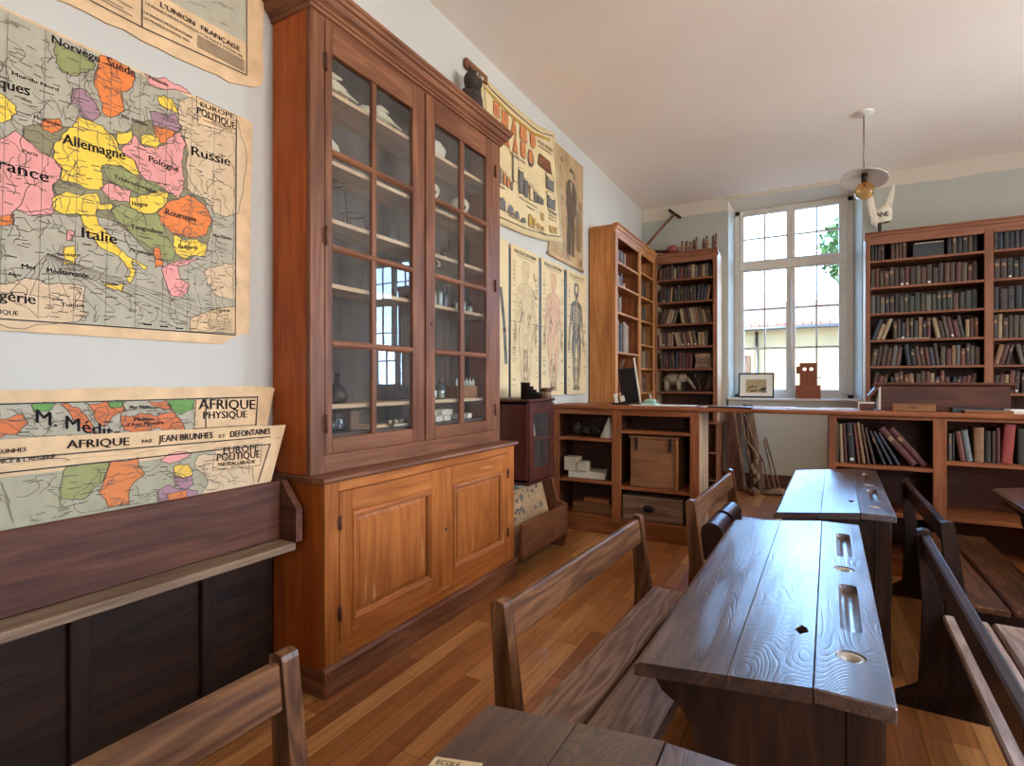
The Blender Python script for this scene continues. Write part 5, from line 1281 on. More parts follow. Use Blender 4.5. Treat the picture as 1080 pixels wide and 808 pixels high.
counter('counter_unit', 'open brown counter unit with cubbyholes left of the window', [(-2.06, -2.0), (-1.511, -1.43), (-0.868, -0.80)], 1.02,
        [(-2.0, -1.47, 0.815), (-2.0, -1.47, 0.452), (-2.0, -1.47, 0.148), (-1.47, -0.83, 0.896), (-1.47, -0.83, 0.425), (-1.47, -0.83, 0.148)], -2.06, -0.80, True)
counter('counter_unit', 'open brown counter unit holding large books, right of the window', [(0.075, 0.122), (0.66, 0.732), (1.62, 1.69)], 1.048,
        [(0.1, 0.69, 0.735), (0.1, 0.69, 0.42), (0.1, 0.69, 0.14), (0.69, 1.65, 0.79), (0.69, 1.65, 0.43), (0.69, 1.65, 0.14)], 0.075, 1.69)
WT = on('worktop', 'long narrow wooden worktop running across both counter units and the gap between them', 'worktop', M['counter'], lambda mb: mb.box(-2.085, 1.75, FY - 0.02, FY + 0.46, 1.068, 1.10, 0.008))
WZ = 1.10

# left counter contents
on('dried_plant', 'dark dried tangled plant in the upper left cubbyhole', 'plant', M['moss'], lambda mb: [mb.ball((-1.92 + 0.028 * k, FY + 0.16 + 0.05 * math.sin(k * 2.3), 0.816 + 1.4 * (0.03 + 0.02 * abs(math.sin(k * 0.7)))), (0.032, 0.04, 0.03 + 0.02 * abs(math.sin(k * 0.7))), 10, 7, noise=0.35, rnd=rf) for k in range(10)] + [mb.tube([(-1.92 + 0.0075 * k, FY + 0.15, 0.85), (-1.92 + 0.0075 * k + rf.uniform(-.03, .03), FY + 0.12 + rf.uniform(-.04, .06), 0.87 + rf.uniform(-.01, .03)), (-1.92 + 0.0075 * k + rf.uniform(-.05, .05), FY + 0.1 + rf.uniform(-.05, .08), 0.86 + rf.uniform(-.02, .06))], [.006, .005, .002], 5) for k in range(34)])
on('plaster_cone', 'white plaster cone in the upper left cubbyhole', 'cone', M['plaster_white'], lambda mb: mb.lathe([(0.001, 0), (0.074, 0), (0.076, 0.006), (0.004, 0.178), (0.001, 0.18)], (-1.575, FY + 0.12, 0.815), 28, cap=False))
def cbox(name, label, x0, x1, y0, y1, z0, z1, mat, lid=0.0, group=None):
    t = thing(name, ((x0 + x1) / 2, (y0 + y1) / 2, z0), label, 'box', group)
    m = MB(); m.box(x0, x1, y0, y1, z0, z1 - lid, 0.003); m.build('box_body', M[mat], t)
    if lid: m = MB(); m.box(x0 - 0.003, x1 + 0.003, y0 - 0.003, y1 + 0.003, z1 - lid, z1, 0.003); m.build('lid', M[mat], t)
    return t
on('cardboard_case', 'long flat cream case under the two grey cubes', 'case', M['plaster_white'], lambda mb: mb.box(-1.93, -1.585, FY + 0.05, FY + 0.28, 0.452, 0.512, 0.004))
cbox('carton', 'larger grey-beige cube box on the flat cream case', -1.965, -1.845, FY + 0.04, FY + 0.17, 0.514, 0.632, 'card', 0.012)
cbox('carton', 'smaller grey-beige cube box beside the larger cube', -1.838, -1.745, FY + 0.03, FY + 0.12, 0.514, 0.600, 'card', 0.01)
on('slate_board', 'thin dark board leaning at the right of the middle left cubbyhole', 'board', M['leather'], lambda mb: mb.box(-1.585, -1.572, FY + 0.04, FY + 0.26, 0.452, 0.70, 0.002, mx=rotm(11, 'Y', (-1.58, FY, 0.452))))
on('plank_block', 'long low wooden block in the bottom left cubbyhole', 'block', M['crate'], lambda mb: mb.box(-1.90, -1.53, FY + 0.08, FY + 0.22, 0.148, 0.235, 0.004))
on('plank_block', 'short wooden block stacked on the long one in the bottom left cubbyhole', 'block', M['counter'], lambda mb: mb.box(-1.80, -1.56, FY + 0.09, FY + 0.21, 0.236, 0.275, 0.004))
ch = thing('wooden_case', (-1.17, FY + 0.18, 0.425), 'square wooden carrying case with two dark hasps in the right cubbyhole', 'case')
m = MB(); m.box(-1.365, -0.97, FY + 0.05, FY + 0.32, 0.426, 0.83, 0.005, axis=0); m.build('case_body', M['crate'], ch)
m = MB(); m.box(-1.375, -0.96, FY + 0.04, FY + 0.33, 0.83, 0.852, 0.004); m.build('lid', M['crate'], ch)
m = MB(); m.box(-0.985, -0.967, FY + 0.035, FY + 0.05, 0.43, 0.83, 0.002); m.build('edge_strip', M['pine'], ch)
for x in (-1.31, -1.03):
    m = MB(); m.box(x - 0.012, x + 0.012, FY + 0.036, FY + 0.05, 0.745, 0.84, 0.003); m.lathe([(0.001, 0), (0.012, 0), (0.012, 0.008), (0.001, 0.008)], (0, 0, 0), 10, mx=Matrix.Translation((x, FY + 0.04, 0.74)) @ Matrix.Rotation(math.radians(90), 4, 'X')); m.build('hasp', M['iron'], ch)
cr = thing('drawer_crate', (-1.17, FY + 0.18, 0.15), 'low grey-brown wooden drawer with dark ring handle in the bottom right cubbyhole', 'drawer')
m = MB(); m.box(-1.425, -0.93, FY + 0.03, FY + 0.33, 0.15, 0.35, 0.004); m.build('drawer_body', M['old_wood'], cr)
m = MB(); m.lathe([(0.001, 0), (0.05, 0), (0.05, 0.006), (0.001, 0.008)], (0, 0, 0), 16, mx=Matrix.Translation((-1.20, FY + 0.03, 0.255)) @ Matrix.Rotation(math.radians(90), 4, 'X') @ Matrix.Scale(0.6, 4, (0, 1, 0)))
m.tube([(-1.24, FY + 0.02, 0.26), (-1.235, FY + 0.012, 0.235), (-1.20, FY + 0.01, 0.228), (-1.165, FY + 0.012, 0.235), (-1.16, FY + 0.02, 0.26)], 0.005, 6); m.build('ring_handle', M['iron'], cr)

# on the left worktop
SL = thing('slate_easel', (-1.42, 4.70, WZ), 'tilted black slate panel standing on the worktop in front of the pine bookcase', 'slate')
mx = rotm(-6, 'Y', (-1.42, 4.7, WZ)) @ rotm(9, 'X', (-1.42, 4.7, WZ))
m = MB(); m.box(-1.505, -1.355, 4.69, 4.70, WZ + 0.02, WZ + 0.33, 0.003, mx=mx); m.build('slate', M['black'], SL)
m = MB(); m.box(-1.352, -1.338, 4.685, 4.703, WZ + 0.0, WZ + 0.39, 0.004, mx=mx); m.ball(tuple(mx @ Vector((-1.345, 4.694, WZ + 0.40))), 0.012, 10, 8); m.build('side_rod', M['bone'], SL)
m = MB(); m.box(-1.60, -1.33, 4.62, 4.70, WZ, WZ + 0.016, 0.003); m.build('base_board', M['black'], SL)
on('scissors', 'pair of steel scissors hooked at the top of the black slate', 'scissors', M['steel'], lambda mb: (mb.tube([(-1.525, 4.66, 1.42), (-1.49, 4.66, 1.50)], 0.004, 6), mb.tube([(-1.515, 4.66, 1.41), (-1.475, 4.66, 1.505)], 0.004, 6)))
on('chalk_card', 'narrow white card propped at the foot of the black slate', 'card', M['paper_white'], lambda mb: mb.box(-1.545, -1.515, 4.60, 4.61, WZ + 0.017, WZ + 0.095, 0.001, mx=rotm(-10, 'Y', (-1.53, 4.6, WZ))))
on('white_tag', 'small white folded tag beside the narrow card on the slate base', 'tag', M['paper_white'], lambda mb: mb.box(-1.49, -1.45, 4.60, 4.612, WZ + 0.03, WZ + 0.08, 0.003, mx=rotm(-14, 'Y', (-1.47, 4.6, WZ))))
on('wood_offcut', 'small pale wood offcut at the left end of the worktop', 'block', M['counter'], lambda mb: mb.box(-1.66, -1.56, 4.47, 4.55, WZ, WZ + 0.022, 0.003))
ik = thing('inkstand', (-1.24, 4.60, WZ), 'pale green china inkstand with a tiny white figure on the worktop', 'inkstand')
m = MB(); m.box(-1.30, -1.175, 4.55, 4.66, WZ, WZ + 0.022, 0.006); m.box(-1.285, -1.19, 4.565, 4.65, WZ + 0.022, WZ + 0.05, 0.012); m.build('stand', M['green_glass'], ik)
m = MB(); m.ball((-1.235, 4.60, WZ + 0.066), (0.014, 0.012, 0.018), 10, 8); m.ball((-1.238, 4.60, WZ + 0.09), 0.009, 8, 6); m.tube([(-1.247, 4.6, WZ + 0.09), (-1.256, 4.6, WZ + 0.087)], [0.004, 0.001], 6); m.build('figure', M['porcelain'], ik)
on('ruler', 'flat cream ruler lying at the foot of the black slate', 'ruler', M['bone'], lambda mb: mb.box(-1.40, -1.31, 4.53, 4.555, WZ, WZ + 0.008, 0.001))
papers = [(-1.12, 4.62, .5, .22, 3, 'wide pale sheet lying on the worktop in front of the brown bookcase'), (-0.62, 4.55, .34, .2, -4, 'pale sheet on the worktop left of the framed picture'), (-0.28, 4.66, .3, .2, 7, 'pale sheet on the worktop under the framed picture'), (-0.02, 4.54, .28, .2, -6, 'pale sheet on the worktop under the wooden owl-eyed box'), (0.14, 4.68, .22, .2, 4, 'pale sheet on the worktop left of the slanted writing box')]
for i, (x, y, w, d, r, lab) in enumerate(papers):
    m = MB(); m.box(x - w / 2, x + w / 2, y - d / 2, y + d / 2, WZ, WZ + 0.005, 0.001, mx=rotm(r, 'Z', (x, y, 0))); o = m.build('paper_sheet', M['paper_white']); tag(o, lab, 'paper', 'sheets on the worktop')
on('black_folder', 'thin dark folder lying on the worktop between the pale sheets', 'folder', M['leather'], lambda mb: mb.box(-0.74, -0.42, 4.39, 4.46, WZ + 0.0, WZ + 0.012, 0.002, mx=rotm(-3, 'Z', (-0.6, 4.4, 0))))

# on the right worktop
WBX = thing('writing_box', (0.75, 4.72, WZ), 'slant-topped dark wooden writing box on the right worktop, its back to the room', 'writing box')
m = MB(); m.box(0.405, 1.10, 4.70, 4.715, WZ, WZ + 0.17, 0.002); m.box(0.405, 1.10, 4.85, 4.862, WZ, WZ + 0.10, 0.002)
m.build('box_back', M['rack'], WBX)
m = MB(); m.prism([(4.70, WZ), (4.86, WZ), (4.86, WZ + 0.1), (4.70, WZ + 0.17)], 'yz', 0.392, 0.405); m.build('pale_end', M['white_paint'], WBX)
m = MB(); m.prism([(4.70, WZ), (4.86, WZ), (4.86, WZ + 0.1), (4.70, WZ + 0.17)], 'yz', 1.10, 1.113); m.build('end', M['rack'], WBX)
m = MB(); m.prism([(4.68, WZ + 0.182), (4.69, WZ + 0.172), (4.88, WZ + 0.09), (4.885, WZ + 0.105), (4.70, WZ + 0.195)], 'yz', 0.37, 1.135, axis=0); m.prism([(0.33, WZ + 0.10), (0.345, WZ + 0.09), (0.405, WZ + 0.17), (0.395, WZ + 0.19)], 'xz', 4.69, 4.86, axis=1); m.build('slanted_lid', M['rack'], WBX)
pb = thing('pencil_box', (0.57, 4.52, WZ), 'light wooden sliding pencil box in front of the writing box', 'box')
m = MB(); m.box(0.455, 0.69, 4.50, 4.57, WZ, WZ + 0.05, 0.003); m.build('box_body', M['crate'], pb)
m = MB(); m.box(0.55, 0.59, 4.497, 4.502, WZ + 0.022, WZ + 0.03, 0.001); m.build('finger_slot', M['black'], pb)
on('dark_tray', 'flat dark tray right of the pencil box', 'tray', M['black'], lambda mb: mb.box(0.78, 1.04, 4.52, 4.63, WZ, WZ + 0.03, 0.003))
on('thin_board', 'thin light board lying in front of the flat dark tray', 'board', M['crate'], lambda mb: mb.box(0.83, 1.07, 4.45, 4.51, WZ, WZ + 0.018, 0.002))
on('paper_stack', 'small stack of pale papers at the right end of the worktop', 'papers', M['paper_white'], lambda mb: [mb.box(1.05 + .004 * k, 1.2, 4.50, 4.62, WZ + .006 * k, WZ + .006 * k + .0055, 0.001, mx=rotm(2 * k, 'Z', (1.1, 4.5, 0))) for k in range(4)])
ob = thing('open_box', (0.31, 4.60, WZ), 'small white-rimmed open box left of the writing box', 'box')
m = MB(); m.box(0.265, 0.355, 4.575, 4.65, WZ, WZ + 0.05, 0.002); m.build('box_body', M['rack'], ob)
m = MB()
for (p, q, r, s_) in ((0.26, 0.36, 4.57, 4.576), (0.26, 0.36, 4.649, 4.655), (0.26, 0.266, 4.57, 4.655), (0.354, 0.36, 4.57, 4.655)): m.box(p, q, r, s_, WZ + 0.046, WZ + 0.056, 0.001)
m.box(0.26, 0.266, 4.568, 4.575, WZ, WZ + 0.05, 0.001); m.build('rim', M['white_paint'], ob)

# ------------------------------------------------------------------ window sill things
fp = thing('framed_picture', (-0.665, 7.46, 1.10), 'black framed landscape engraving leaning on the window sill', 'picture')
mx = rotm(-9, 'X', (-0.665, 7.46, 1.10))
m = MB(); m.box(-0.872, -0.458, 7.452, 7.468, 1.102, 1.122, mx=mx); m.box(-0.872, -0.458, 7.452, 7.468, 1.40, 1.42, mx=mx); m.box(-0.872, -0.855, 7.452, 7.468, 1.122, 1.40, mx=mx); m.box(-0.475, -0.458, 7.452, 7.468, 1.122, 1.40, mx=mx); m.build('frame', M['black'], fp)
m = MB(); m.box(-0.857, -0.473, 7.458, 7.466, 1.12, 1.402, 0, mx=mx); m.build('mount', M['paper_white'], fp)
m = MB(); rn = random.Random(2)
P0 = [(-0.785, 1.165), (-0.545, 1.165), (-0.545, 1.335), (-0.785, 1.335)]
m.add([tuple(mx @ Vector((p[0], 7.4572, p[1]))) for p in P0], [[0, 1, 2, 3]], 0)
for k in range(26):
    c = (rn.uniform(-.77, -.56), rn.uniform(1.175, 1.25)); r = rn.uniform(.008, .02)
    m.add([tuple(mx @ Vector((min(-.55, max(-.78, c[0] + r * math.cos(t))), 7.4568 - .00001 * k, c[1] + r * .7 * math.sin(t)))) for t in (0, 1, 2, 3, 4, 5)], [list(range(6))], rn.choice((1, 2)))
m.build('engraving', [M['ink_fade'], M['ink_soft'], M['ink']], fp, fix=False)
rbx = thing('wooden_figure', (-0.09, 7.45, 1.10), 'reddish wooden box figure with two round eye holes on the window sill', 'figure')
m = MB(); m.box(-0.222, 0.045, 7.41, 7.52, 1.10, 1.262, 0.004); m.build('pedestal', M['robot_wood'], rbx)
tmp = MB(); tmp.box(-0.178, 0.008, 7.43, 7.50, 1.262, 1.53, 0.003)
hd = tmp.build('head_board', M['robot_wood'], rbx)
def cut(o, cutters, axis=0):
    """boolean away the cutter meshes and store the grain coordinates again"""
    for c in cutters:
        md = o.modifiers.new('b', 'BOOLEAN'); md.operation = 'DIFFERENCE'; md.solver = 'EXACT'; md.object = c
    bpy.context.view_layer.update()
    ev = o.evaluated_get(bpy.context.evaluated_depsgraph_get())
    me = bpy.data.meshes.new_from_object(ev)
    o.modifiers.clear(); o.data = me
    for c in cutters: bpy.data.objects.remove(c)
    if 'gco' in me.attributes: me.attributes.remove(me.attributes['gco'])
    at = me.attributes.new('gco', 'FLOAT_VECTOR', 'POINT')
    r = RND.uniform(0, 9)
    for i, v in enumerate(me.vertices):
        c = v.co; at.data[i].vector = (c[axis] + r, c[(axis + 1) % 3] + 2 * r, c[(axis + 2) % 3] - r)
    return o
cs = []
for x in (-0.125, -0.052):
    c = MB(); c.lathe([(0.021, -0.1), (0.021, 0.1)], (0, 0, 0), 16, mx=Matrix.Translation((x, 7.465, 1.455)) @ Matrix.Rotation(math.radians(90), 4, 'X')); cs.append(c.build('c', M['robot_wood'], origin=(0, 0, 0)))
hd_loc = hd.location.copy(); hd.parent = None; hd.location = Vector(rbx['o'])
cut(hd, cs, 2); hd.parent = rbx; hd.location = (0, 0, 0)
m = MB(); m.box(-0.215, -0.178, 7.44, 7.49, 1.40, 1.49, 0.006); m.build('ear', M['robot_wood'], rbx)
m = MB(); m.tube([(0.008, 7.465, 1.352), (0.05, 7.465, 1.35)], 0.005, 6); m.build('peg', M['iron'], rbx)

# ------------------------------------------------------------------ planks, tools and clogs under the window
def lean(x, yb, yt, w, th, h, mat, label, name='leaning_board', slope=0.0, cat='board', group='boards leaning under the window'):
    m = MB()
    P = [(x, yb), (x + w, yb), (x + w, yb + th), (x, yb + th)]
    v = [(p[0], p[1], 0.0) for p in P] + [(p[0] - slope, p[1] + yt - yb, h) for p in P]
    m.add(v, [[3, 2, 1, 0], [4, 5, 6, 7], [0, 1, 5, 4], [1, 2, 6, 5], [2, 3, 7, 6], [3, 0, 4, 7]], 0, 2)
    return tag(m.build(name, M[mat]), label, cat, group)
lean(-0.93, 7.0, 7.20, 0.17, 0.03, 1.0, 'rack', 'wide dark board leaning against the wall, leftmost under the window', slope=0.07)
lean(-0.70, 7.17, 7.295, 0.10, 0.03, 1.02, 'rack', 'wide dark board leaning behind the tools under the window', slope=0.10)
lean(-0.60, 7.10, 7.225, 0.075, 0.025, 1.02, 'old_wood', 'pale narrow plank leaning at the right of the tools under the window', slope=0.16)
lean(-0.735, 6.93, 7.10, 0.024, 0.024, 0.98, 'old_wood', 'thin pale lath in front of the leftmost dark board', name='lath', slope=0.16)
sw = thing('frame_saw', (-0.68, 7.05, 0.0), 'old bow saw frame leaning between the boards under the window', 'saw')
m = MB(); m.tube([(-0.66, 7.03, 0.05), (-0.74, 7.12, 0.55), (-0.80, 7.16, 0.88), (-0.78, 7.16, 0.91), (-0.75, 7.16, 0.88), (-0.71, 7.12, 0.55), (-0.69, 7.06, 0.2)], 0.010, 8); m.build('bow', M['old_wood'], sw)
m = MB(); m.tube([(-0.76, 7.10, 0.62), (-0.56, 7.06, 0.36)], 0.012, 8); m.build('stretcher', M['old_wood'], sw)
m = MB(); m.tube([(-0.75, 7.14, 0.86), (-0.66, 7.10, 0.6), (-0.55, 7.05, 0.36), (-0.47, 7.0, 0.02)], 0.009, 8); m.build('handle', M['old_wood'], sw)
on('flail', 'knotty dark tool heads heaped between the boards under the window', 'tool', M['old_wood'], lambda mb: [mb.ball((-0.64 + 0.03 * math.sin(k * 1.7), 6.99 + 0.015 * math.cos(k), 0.13 + 0.055 * k), (0.028, 0.025, 0.045), 10, 7, noise=0.2, rnd=rf) for k in range(6)])
on('rake_handle', 'thin stick leaning towards the right clog under the window', 'stick', M['old_wood'], lambda mb: mb.tube([(-0.36, 7.05, 0.012), (-0.54, 7.28, 0.62)], 0.01, 8))
on('rake_handle', 'second thin stick leaning just left of the right clog', 'stick', M['old_wood'], lambda mb: mb.tube([(-0.41, 7.02, 0.012), (-0.56, 7.25, 0.6)], 0.01, 8))
def clog(x, y, r, label):
    t = thing('wooden_clog', (x, y, 0.0), label, 'clog', 'wooden clogs')
    m = MB(); mx = Matrix.Translation((x, y, 0)) @ Matrix.Rotation(math.radians(r), 4, 'Z')
    n = 12; P = []; F = []
    sec = [(-.14, .03, .03, .02), (-.12, .042, .075, .0), (-.05, .042, .07, .0), (.0, .045, .082, .0), (.05, .05, .095, .0), (.10, .04, .08, .005), (.14, .02, .07, .03), (.16, .004, .065, .055)]
    for (u, w, zt, zb) in sec:
        for k in range(n):
            a = 2 * math.pi * k / n
            P.append(tuple(mx @ Vector((u, w * math.cos(a), (zt + zb) / 2 + (zt - zb) / 2 * math.sin(a)))))
    for i in range(len(sec) - 1):
        for k in range(n): F.append([i * n + k, i * n + (k + 1) % n, (i + 1) * n + (k + 1) % n, (i + 1) * n + k])
    F += [list(range(n))[::-1], [(len(sec) - 1) * n + k for k in range(n)]]
    m.add(P, F, 0, 0, True); m.build('clog_body', M['old_wood'], t)
    m = MB(); m.lathe([(0.001, 0), (0.032, 0.002), (0.036, 0.004)], (0, 0, 0), 14, mx=mx @ Matrix.Translation((-.07, 0, .073)) @ Matrix.Scale(1.5, 4, (1, 0, 0)), cap=False); m.build('foot_opening', M['iron'], t)
clog(-0.64, 6.80, -75, 'wooden clog on the floor at the foot of the leaning boards')
clog(-0.42, 6.86, 12, 'wooden clog on the floor further right, below the window')

# ------------------------------------------------------------------ bookcases
def bookcase(name, label, L, bays, shelves, z0, z1, depth, mats, loc, rz, ends=(True, True), extra=None, side_mat=None):
    """local frame: front at y = 0 facing -y, length along x"""
    t = thing(name, (0, 0, 0), label, 'bookcase')
    f, i_, s_ = mats
    m = MB(); m.box(0.0, 0.024, 0.024, depth, z0, z1 - 0.03); m.build('side_panel', s_, t)
    m = MB(); m.box(L - 0.024, L, 0.024, depth, z0, z1 - 0.03); m.build('side_panel', s_, t)
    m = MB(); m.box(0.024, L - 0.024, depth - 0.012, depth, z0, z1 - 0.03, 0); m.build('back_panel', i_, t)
    m = MB(); m.box(0, L, 0.0, depth, z1 - 0.03, z1 - 0.006); m.build('top_board', f, t)
    m = MB(); m.prism([(0.0, z1 - 0.085), (-0.004, z1 - 0.05), (-0.014, z1 - 0.045), (-0.02, z1 - 0.02), (-0.035, z1 - 0.012), (-0.035, z1), (0.03, z1), (0.03, z1 - 0.085)], 'yz', -0.012, L + 0.012 if ends[1] else L, axis=0); m.build('cornice', f, t)
    xs = [b for b in bays]
    edges = [(0.0, xs[0][0])] + [(xs[k][1], xs[k + 1][0]) for k in range(len(xs) - 1)] + [(xs[-1][1], L)]
    for k, (a, b) in enumerate(edges):
        if b - a < 0.004: continue
        m = MB(); m.box(a, b, 0.0, 0.024, z0, z1 - 0.08, 0.003); m.build('stile', f, t)
        if 0 < k < len(edges) - 1:
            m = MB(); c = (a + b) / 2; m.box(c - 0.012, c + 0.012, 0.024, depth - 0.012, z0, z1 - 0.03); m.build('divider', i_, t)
    for k, (a, b) in enumerate(xs):
        m = MB(); m.box(a, b, 0.003, 0.024, z1 - 0.13, z1 - 0.08, 0.002); m.build('head_rail', f, t)
        ea = 0.024 if k == 0 else (edges[k][0] + edges[k][1]) / 2 + 0.012
        eb = L - 0.024 if k == len(xs) - 1 else (edges[k + 1][0] + edges[k + 1][1]) / 2 - 0.012
        for z in shelves[k]:
            m = MB()
            if a - ea > 0.002: m.box(ea, a, 0.0241, depth - 0.012, z - 0.024, z)
            if eb - b > 0.002: m.box(b, eb, 0.0241, depth - 0.012, z - 0.024, z)
            m.box(a, b, 0.003, depth - 0.012, z - 0.024, z); m.build('shelf', f, t)
    if extra: extra(t)
    t.location = loc; t.rotation_euler = (0, 0, math.radians(rz))
    return t
SHV = [2.60, 2.315, 2.035, 1.75, 1.47, 1.18]
ZB, ZT = 0.82, 2.93
# left wall: local x -> world y from 5.34; local depth -> world -x; front plane x = -1.79
LX, LY = -1.79, 5.34
BL = bookcase('bookcase', 'pine bookcase standing along the left wall beyond the anatomy charts', 1.555, [(0.075, 0.845), (0.93, 1.50)], [[2.56, 2.32, 2.035, 1.62, 1.18], SHV], ZB, ZT, 0.285, (M['pine'], M['counter'], M['pine']), (LX, LY, 0), 90, (True, False))
BX0, BX1, BY = -1.835, -1.05, 6.945
BB = bookcase('bookcase', 'brown bookcase on the back wall in the corner left of the window', BX1 - BX0, [(0.055, 0.735)], [SHV], ZB, ZT, 0.395, (M['case'], M['case_in'], M['pine_pale']), (BX0, BY, 0), 0)  # sides paler than the case: window light put into their colour
RX0, RX1 = 0.462, 2.26
BR = bookcase('bookcase', 'wide brown bookcase with two visible bays right of the window', RX1 - RX0, [(0.042, 0.985), (1.055, 1.75)], [SHV, [2.60, 2.315, 2.01, 1.73, 1.47, 1.19]], ZB, 2.90, 0.395, (M['case'], M['case_in'], M['pine_pale']), (RX0, BY, 0), 0)  # here too the pale sides carry the window light in their colour
# base units the bookcases stand on
def base_unit(label, x0, x1, y0, y1, face, mat='case'):
    t = thing('base_unit', ((x0 + x1) / 2, (y0 + y1) / 2, 0), label, 'shelf unit')
    m = MB(); m.box(x0, x0 + 0.024, y0, y1, 0, 0.79); m.box(x1 - 0.024, x1, y0, y1, 0, 0.79); m.box(x0, x1, y1 - 0.012, y1, 0, 0.79)
    if face == 'x': m.box(x0, x0 + 0.012, y0, y1, 0, 0.79)
    m.build('carcass', M[mat], t)
    m = MB(); m.box(x0 - (0 if face == 'x' else 0.0), x1 + 0.02, y0 - (0.02 if face == 'y' else 0), y1, 0.79, 0.82, 0.006); m.build('top_board', M[mat], t)
    for z in (0.12, 0.45):
        m = MB(); m.box(x0 + 0.024, x1 - 0.024, y0 + 0.01, y1 - 0.013, z - 0.024, z); m.build('shelf', M[mat], t)
    return t
base_unit('low base unit under the brown corner bookcase', -1.70, -1.03, 6.86, 7.33, 'y')
base_unit('low base unit under the pine bookcase on the left wall', -2.085, -1.72, 5.34, 6.84, 'x')
base_unit('low base unit under the wide bookcase right of the window', 0.462, 2.26, 6.86, 7.33, 'y')

ORD = ['first', 'second', 'third', 'fourth', 'fifth', 'sixth', 'seventh', 'eighth', 'ninth', 'tenth', 'eleventh', 'twelfth', 'thirteenth', 'fourteenth', 'fifteenth', 'sixteenth', 'seventeenth', 'eighteenth', 'nineteenth', 'twentieth', 'twenty-first', 'twenty-second', 'twenty-third', 'twenty-fourth', 'twenty-fifth', 'twenty-sixth']
def book_mesh(w, h, d, gilt):
    """spine faces -y, thickness along x (0..w), height along z"""
    mb = MB()
    r = min(0.008, w * 0.35)
    sp = [(0, r), (w * 0.12, r * 0.3), (w * 0.35, 0), (w * 0.65, 0), (w * 0.88, r * 0.3), (w, r)]
    t = min(0.003, w * 0.15)
    outl = sp + [(w, d), (w - t, d), (w - t, r + t), (t, r + t), (t, d), (0, d)]
    n = len(outl)
    mb.prism(outl, 'xy', 0, h, 0, 2)
    mb.box(t, w - t, r + t, d - 0.004, 0.003, h - 0.004, 0, 1, 2)
    if gilt == 1:
        for z in (0.16, 0.3, 0.68, 0.82): mb.box(w * 0.2, w * 0.8, -0.0008, 0.002, h * z - 0.0016, h * z + 0.0016, 0, 2)
    elif gilt == 2:
        mb.box(w * 0.2, w * 0.8, -0.0008, 0.002, h * 0.66, h * 0.66 + min(0.03, h * .14), 0, 2)
    elif gilt == 3:
        mb.box(w * 0.25, w * 0.75, -0.0008, 0.002, h * 0.06, h * 0.06 + 0.018, 0, 3); mb.box(w * 0.2, w * 0.8, -0.0008, 0.002, h * 0.7, h * 0.72, 0, 2)
    return mb
def put_book(mb, cover, pos, tilt, rz, label, group, pivot, parts=None):
    o = mb.build('book', [BM[cover], M['pages'], M['gilt'], M['paper_white']], origin=(0, 0, 0))
    mx = Matrix.Translation(pos) @ Matrix.Rotation(math.radians(rz), 4, 'Z') @ Matrix.Rotation(math.radians(tilt), 4, 'Y') @ Matrix.Translation((-pivot, 0, 0))
    o.matrix_world = mx
    tag(o, label, 'book', group)
    return o
SHN = ['top', 'second', 'third', 'fourth', 'fifth', 'sixth']
def fill(case, bay, z, x0, x1, hmax, row, origin, rz, pal, wr, hr, depth_in, rn, lean_=0.0, group=None, dmax=0.17, fillto=1.0, i0=0):
    """a row of books in local shelf coordinates x0..x1 on the shelf at z"""
    x = x0 + 0.004; i = 0
    R_ = Matrix.Translation(origin) @ Matrix.Rotation(math.radians(rz), 4, 'Z')
    end = x0 + (x1 - x0) * fillto
    tilt = 0.0; run = 0; hp = 0.0
    k_ = row
    while i + i0 < 26:
        w = rn.uniform(*wr); h = min(hmax, rn.uniform(*hr)); d = rn.uniform(dmax * 0.75, dmax)
        if run <= 0:
            run = rn.randint(3, 7)
            nt = rn.choice((0, 0, 1, 1, -1)) * lean_ * rn.uniform(0.5, 1.2) if lean_ else 0.0
            hs = max(h, hp); s1, s2 = math.sin(math.radians(abs(tilt))), math.sin(math.radians(abs(nt)))
            if tilt > 0: x += hs * s1 if nt <= 0 else hs * max(0, s1 - s2)
            if nt < 0: x += hs * s2 if tilt >= 0 else hs * max(0, s2 - s1)
            tilt = nt
        run -= 1; hp = max(h, hp)
        foot = w / math.cos(math.radians(tilt)) + 0.0015
        room = h * math.sin(math.radians(abs(tilt))) if tilt > 0 else 0
        if x + foot + room > end - 0.004: return i0 + i
        c = rn.choice(pal)
        if tilt >= 0: pivot, px = w, x + foot - 0.001
        else: pivot, px = 0.0, x + 0.001
        p = R_ @ Vector((px, depth_in + rn.uniform(0, 0.012), z + 0.0005))
        lab = '%s book, %s from left on %s shelf, %s' % (c, ORD[i + i0], SHN[row], case)
        put_book(book_mesh(w, h, d, rn.choice((0, 0, 0, 1, 0, 2, 2, 3) if k_ % 2 else (0, 0, 0, 2, 1))), c, p, tilt, rz, lab, group or 'books in the ' + case, pivot)
        x += foot; i += 1
    return i0 + i
D_ = ['dark brown', 'brown', 'black', 'dark brown', 'dark green', 'olive brown']
Mx = D_ + ['brown', 'maroon', 'tan', 'reddish brown', 'dark blue', 'grey', 'beige']
rn = random.Random(1234)
